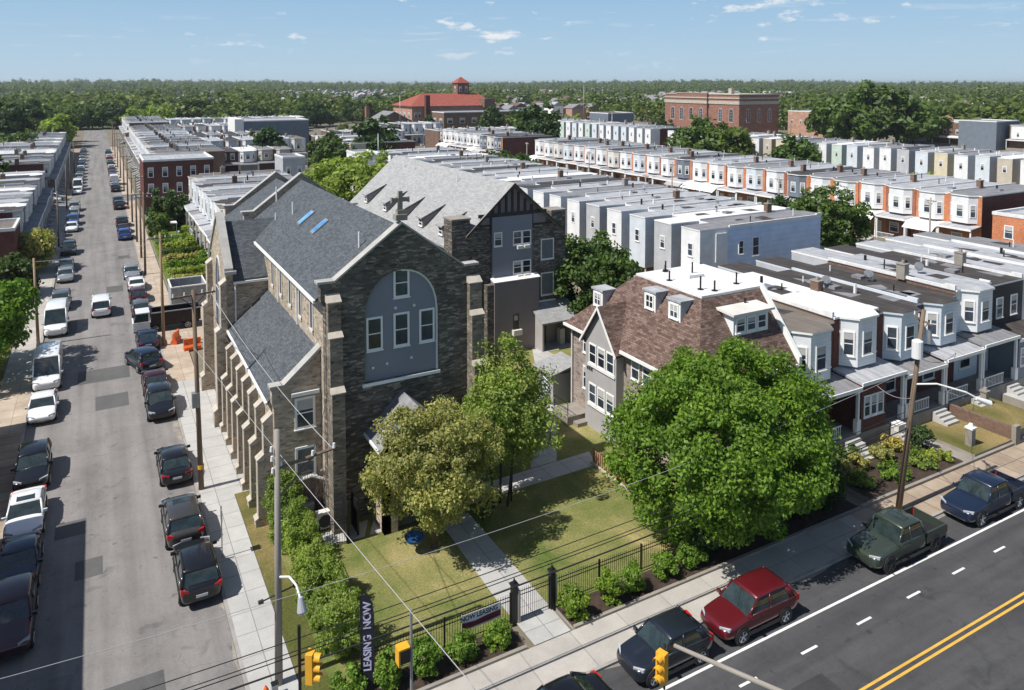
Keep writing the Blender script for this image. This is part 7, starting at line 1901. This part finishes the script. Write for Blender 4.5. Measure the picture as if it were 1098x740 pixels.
    t = signal('traffic_signal', 'yellow signal on a thin dark post by the grey pole foot', (6.18, 26.0, 4.25), R(53)); MB().tube((-.15, .35, -4.1), (-.15, .35, 1.6), .06, n=8).build('post', M['metal_black'], t)
    MB().tube((-.15, .35, .3), (0, .1, .3), .04, n=6).build('bracket', M['metal_black'], t)
    t = thing('traffic_signal', 'signal seen from behind on a thin dark post among the fence shrubs', 'traffic signal', (9.98, 26.0, .13), 0, 'yellow traffic signals')
    MB().tube((0, 0, 0), (0, 0, 4.9), .06, n=8).build('post', M['metal_grey'], t)
    MB().box(-.5, -.12, 2.95, -.08, .2, 3.5).build('housing', M['timber'], t); MB().box(-.56, -.16, 2.9, -.5, .24, 3.56).box(-.5, -.16, 3.501, -.1, .24, 3.57).build('visor', M['yellow_signal'], t)
    t = signal('traffic_signal', 'large yellow signal hanging over the main road in front of the blue grey crossover', (17.15, 20.0, 4.2), R(-72))
    MB().box(-.03, .16, -.95, .03, .22, .75).build('backplate', M['metal_black'], t)
    t = thing('signal_mast', 'brown mast arm reaching over the road to the yellow signal', 'mast', (20.5, 14.2, .03))
    MB().tube((0, 0, -.1), (0, 0, 5.2), .16, .13, 10).build('post', M['conc_dark'], t); MB().tube((0, 0, 4.9), (-2.6, 6.0, 4.55), .11, .07, 10).build('arm', M['conc_dark'], t)
    t = thing('fire_hydrant', 'orange fire hydrant on the pavement at the bottom edge', 'hydrant', (5.35, 30.1, .13))
    MB().tube((0, 0, 0), (0, 0, .08), .17, n=12).tube((0, 0, .08), (0, 0, .55), .11, .1, 12).tube((0, 0, .55), (0, 0, .72), .13, .05, 12).tube((0, 0, .72), (0, 0, .78), .03, n=6).build('barrel', M['orange_plastic'], t)
    for s in (-1, 1): MB().tube((s * .08, 0, .42), (s * .2, 0, .42), .06, n=8).build('outlet', M['orange_plastic'], t)
    t = thing('box', 'small dark cabinet at the grey pole foot', 'box', (5.75, 30.35, .13)); MB().box(-.12, -.1, 0, .12, .1, .5).build('case', M['metal_grey'], t); MB().box(-.14, -.12, .501, .14, .12, .54).build('lid', M['metal_black'], t)
    # wood fence by the rectory
    t = thing('wooden_fence', 'low reddish wooden railing at the lawn edge beside the maple', 'fence', (27.9, 35.2, .12))
    b = MB()
    for i in range(20): b.box(-.02, i * .22, .15, .03, i * .22 + .14, .95)
    b.box(.03, -.05, .25, .08, 4.4, .36).box(.03, -.05, .75, .08, 4.4, .86).build('panel', M['wood_new'], t)
    for y in (-.05, 1.4, 2.9, 4.35): MB().box(.02, y - .05, 0, .14, y + .05, 1.1).build('post', M['wood_new'], t)
    MB().box(-.12, -.1, 0, .2, 4.5, .14).build('base_board', M['tan_siding'], t)
    # saucer swing
    t = thing('swing', 'round blue swing hanging in the shade of the olive tree', 'swing', (14.2, 36.4, .12))
    b = MB(); rings = []
    for i in range(7):
        rr = .52 * math.sin(R(90) * (i + .2) / 6.2); zz = .55 + .32 * (1 - math.cos(R(90) * (i + .2) / 6.2))
        rings.append([(rr * math.cos(2 * math.pi * k / 16), rr * math.sin(2 * math.pi * k / 16), zz) for k in range(16)])
    b.loft(rings, 0, False).build('seat', M['blue_fabric'], t, smooth=True)
    MB().tube((.45, 0, .85), (.1, 0, 3.6), .015, n=4).tube((-.45, 0, .85), (.1, 0, 3.6), .015, n=4).tube((0, .45, .85), (.1, 0, 3.6), .015, n=4).build('rope', M['wire'], t)
    # front gardens of the terrace
    t = thing('garden_wall', 'brown stone garden wall between the two dry lawns', 'wall', (54.75, 27.8, .1)); MB().box(0, 0, 0, .3, 4.5, 1.15).build('stones', M['brick_brown'], t); MB().box(-.05, -.3, 0, .5, -.001, 1.35).build('end_pier', M['conc_dark'], t)
    for i, (x, y, h) in enumerate(((51.4, 28.7, 1.2), (58.3, 31.6, 1.3))):
        t = thing('stone_pillar', ['grey stone pillar with white cap on the dry lawn edge', 'stone pillar beside the porch steps'][i], 'pillar', (x, y, .4)); MB().box(-.22, -.22, -.3, .22, .22, h).build('shaft', M['conc_dark'], t); MB().box(-.28, -.28, h + .001, .28, .28, h + .12).tube((0, 0, h + .12), (0, 0, h + .35), .2, .12, 8).build('cap', M['white'] if i == 0 else M['conc_dark'], t)
    t = thing('utility_box', 'white box at the foot of the concrete steps beside the brick porch', 'box', (48.3, 31.9, .35)); MB().box(-.35, -.3, 0, .35, .3, 1.0).build('case', M['offwhite'], t); MB().box(-.4, -.35, 1.001, .4, .35, 1.07).build('lid', M['white'], t)
    gp = [(40.6, 29.0, .8, .7), (41.8, 30.4, .9, .9), (43.2, 28.7, 1.1, .75), (44.6, 30.6, .9, .8), (46.0, 29.0, 1.2, .7), (47.6, 28.8, 1.1, .7), (48.3, 30.3, .9, 1.5), (46.6, 31.0, .8, .8), (42.6, 31.6, .8, .9)]
    mm = ['leaf_light', 'leaf_olive', 'leaf_shrub', 'leaf_olive', 'leaf_light', 'leaf_light', 'leaf_dark', 'leaf_olive', 'leaf_mid']
    nn = ['pale green', 'straw yellow', 'bright green', 'dry yellow', 'pale variegated', 'light trailing', 'dark rounded', 'yellow flowering', 'mid green']
    for i, (x, y, r, h) in enumerate(gp): shrub('garden_plant', '%s plant in the front garden by the leaning pole, %s from the left' % (nn[i], ordw(i) if i else 'first'), (x, y, .33), r, r * .8, h, M[mm[i]], 24, 60, .09, 700 + i, 'front garden plants', 'plant')
    # hedges in gardens beyond the church
    for i in range(8):
        y = 94.2 + i * 4.2
        hedge('hedge', '%s clipped hedge between the front gardens beyond the church, %s up' % (['bright green', 'orange tinged', 'dark green', 'green'][(i + (i > 1)) % 4], ordw(i)), 7.6, y, 13.0, y + .9, 1.2, M[['leaf_shrub', 'leaf_olive', 'leaf_mid', 'leaf_light'][(i + (i > 1)) % 4]], 9, 40, .13, 800 + i, .3, .03, 'hedges of the front gardens', .35)
    for i, (x, y, r, h) in enumerate(((8.6, 127, 1.2, 1.8), (11.5, 122, 1.3, 1.9), (12.8, 110, .9, 1.7), (12.5, 131, 1.2, 1.8))):
        shrub('garden_bush', 'leafy bush among the hedged gardens, %s up the street' % ordw(i), (x, y, .3), r, r, h, M['leaf_light' if i % 2 else 'leaf_shrub'], 26, 40, .2, 850 + i, 'bushes of the front gardens', 'bush', .45)
    t = thing('awning', 'white flat shelter roof before the near end of the white terrace', 'shelter', (9.5, 131.5, .3)); MB().box(-1.5, -1, 2.3, 1.5, 1, 2.4).build('top', M['white'], t)
    for x in (-1.4, 1.4): MB().tube((x, -.9, 0), (x, -.9, 2.3), .05).build('leg', M['metal_white'], t)
    # rear yard shed
    t = thing('yard_canopy', 'pale lean-to canopy roof behind the grey backed house', 'canopy', (53.5, 62.5, 0)); MB().extr([(0, 0, 2.9), (3.6, 0, 3.2), (3.6, 0, 3.3), (0, 0, 3.0)], (0, 4.6, 0)).build('roof', M['roof_white'], t)
    for x in (.1, 3.4):
        for y in (.1, 4.4): MB().box(x - .06, y - .06, 0, x + .06, y + .06, 2.85).build('post', M['white'], t)
setup_materials()
M['metal_container'] = plain('grey_steel', (0.30, 0.31, 0.32), 0.6, 0.15)
build_sky()
build_camera()
build_setting()
build_church()
build_school()
build_rectory()
build_houses()
build_landmarks()
build_vehicles()
build_furniture()
build_trees()
build_forest()
build_haze()
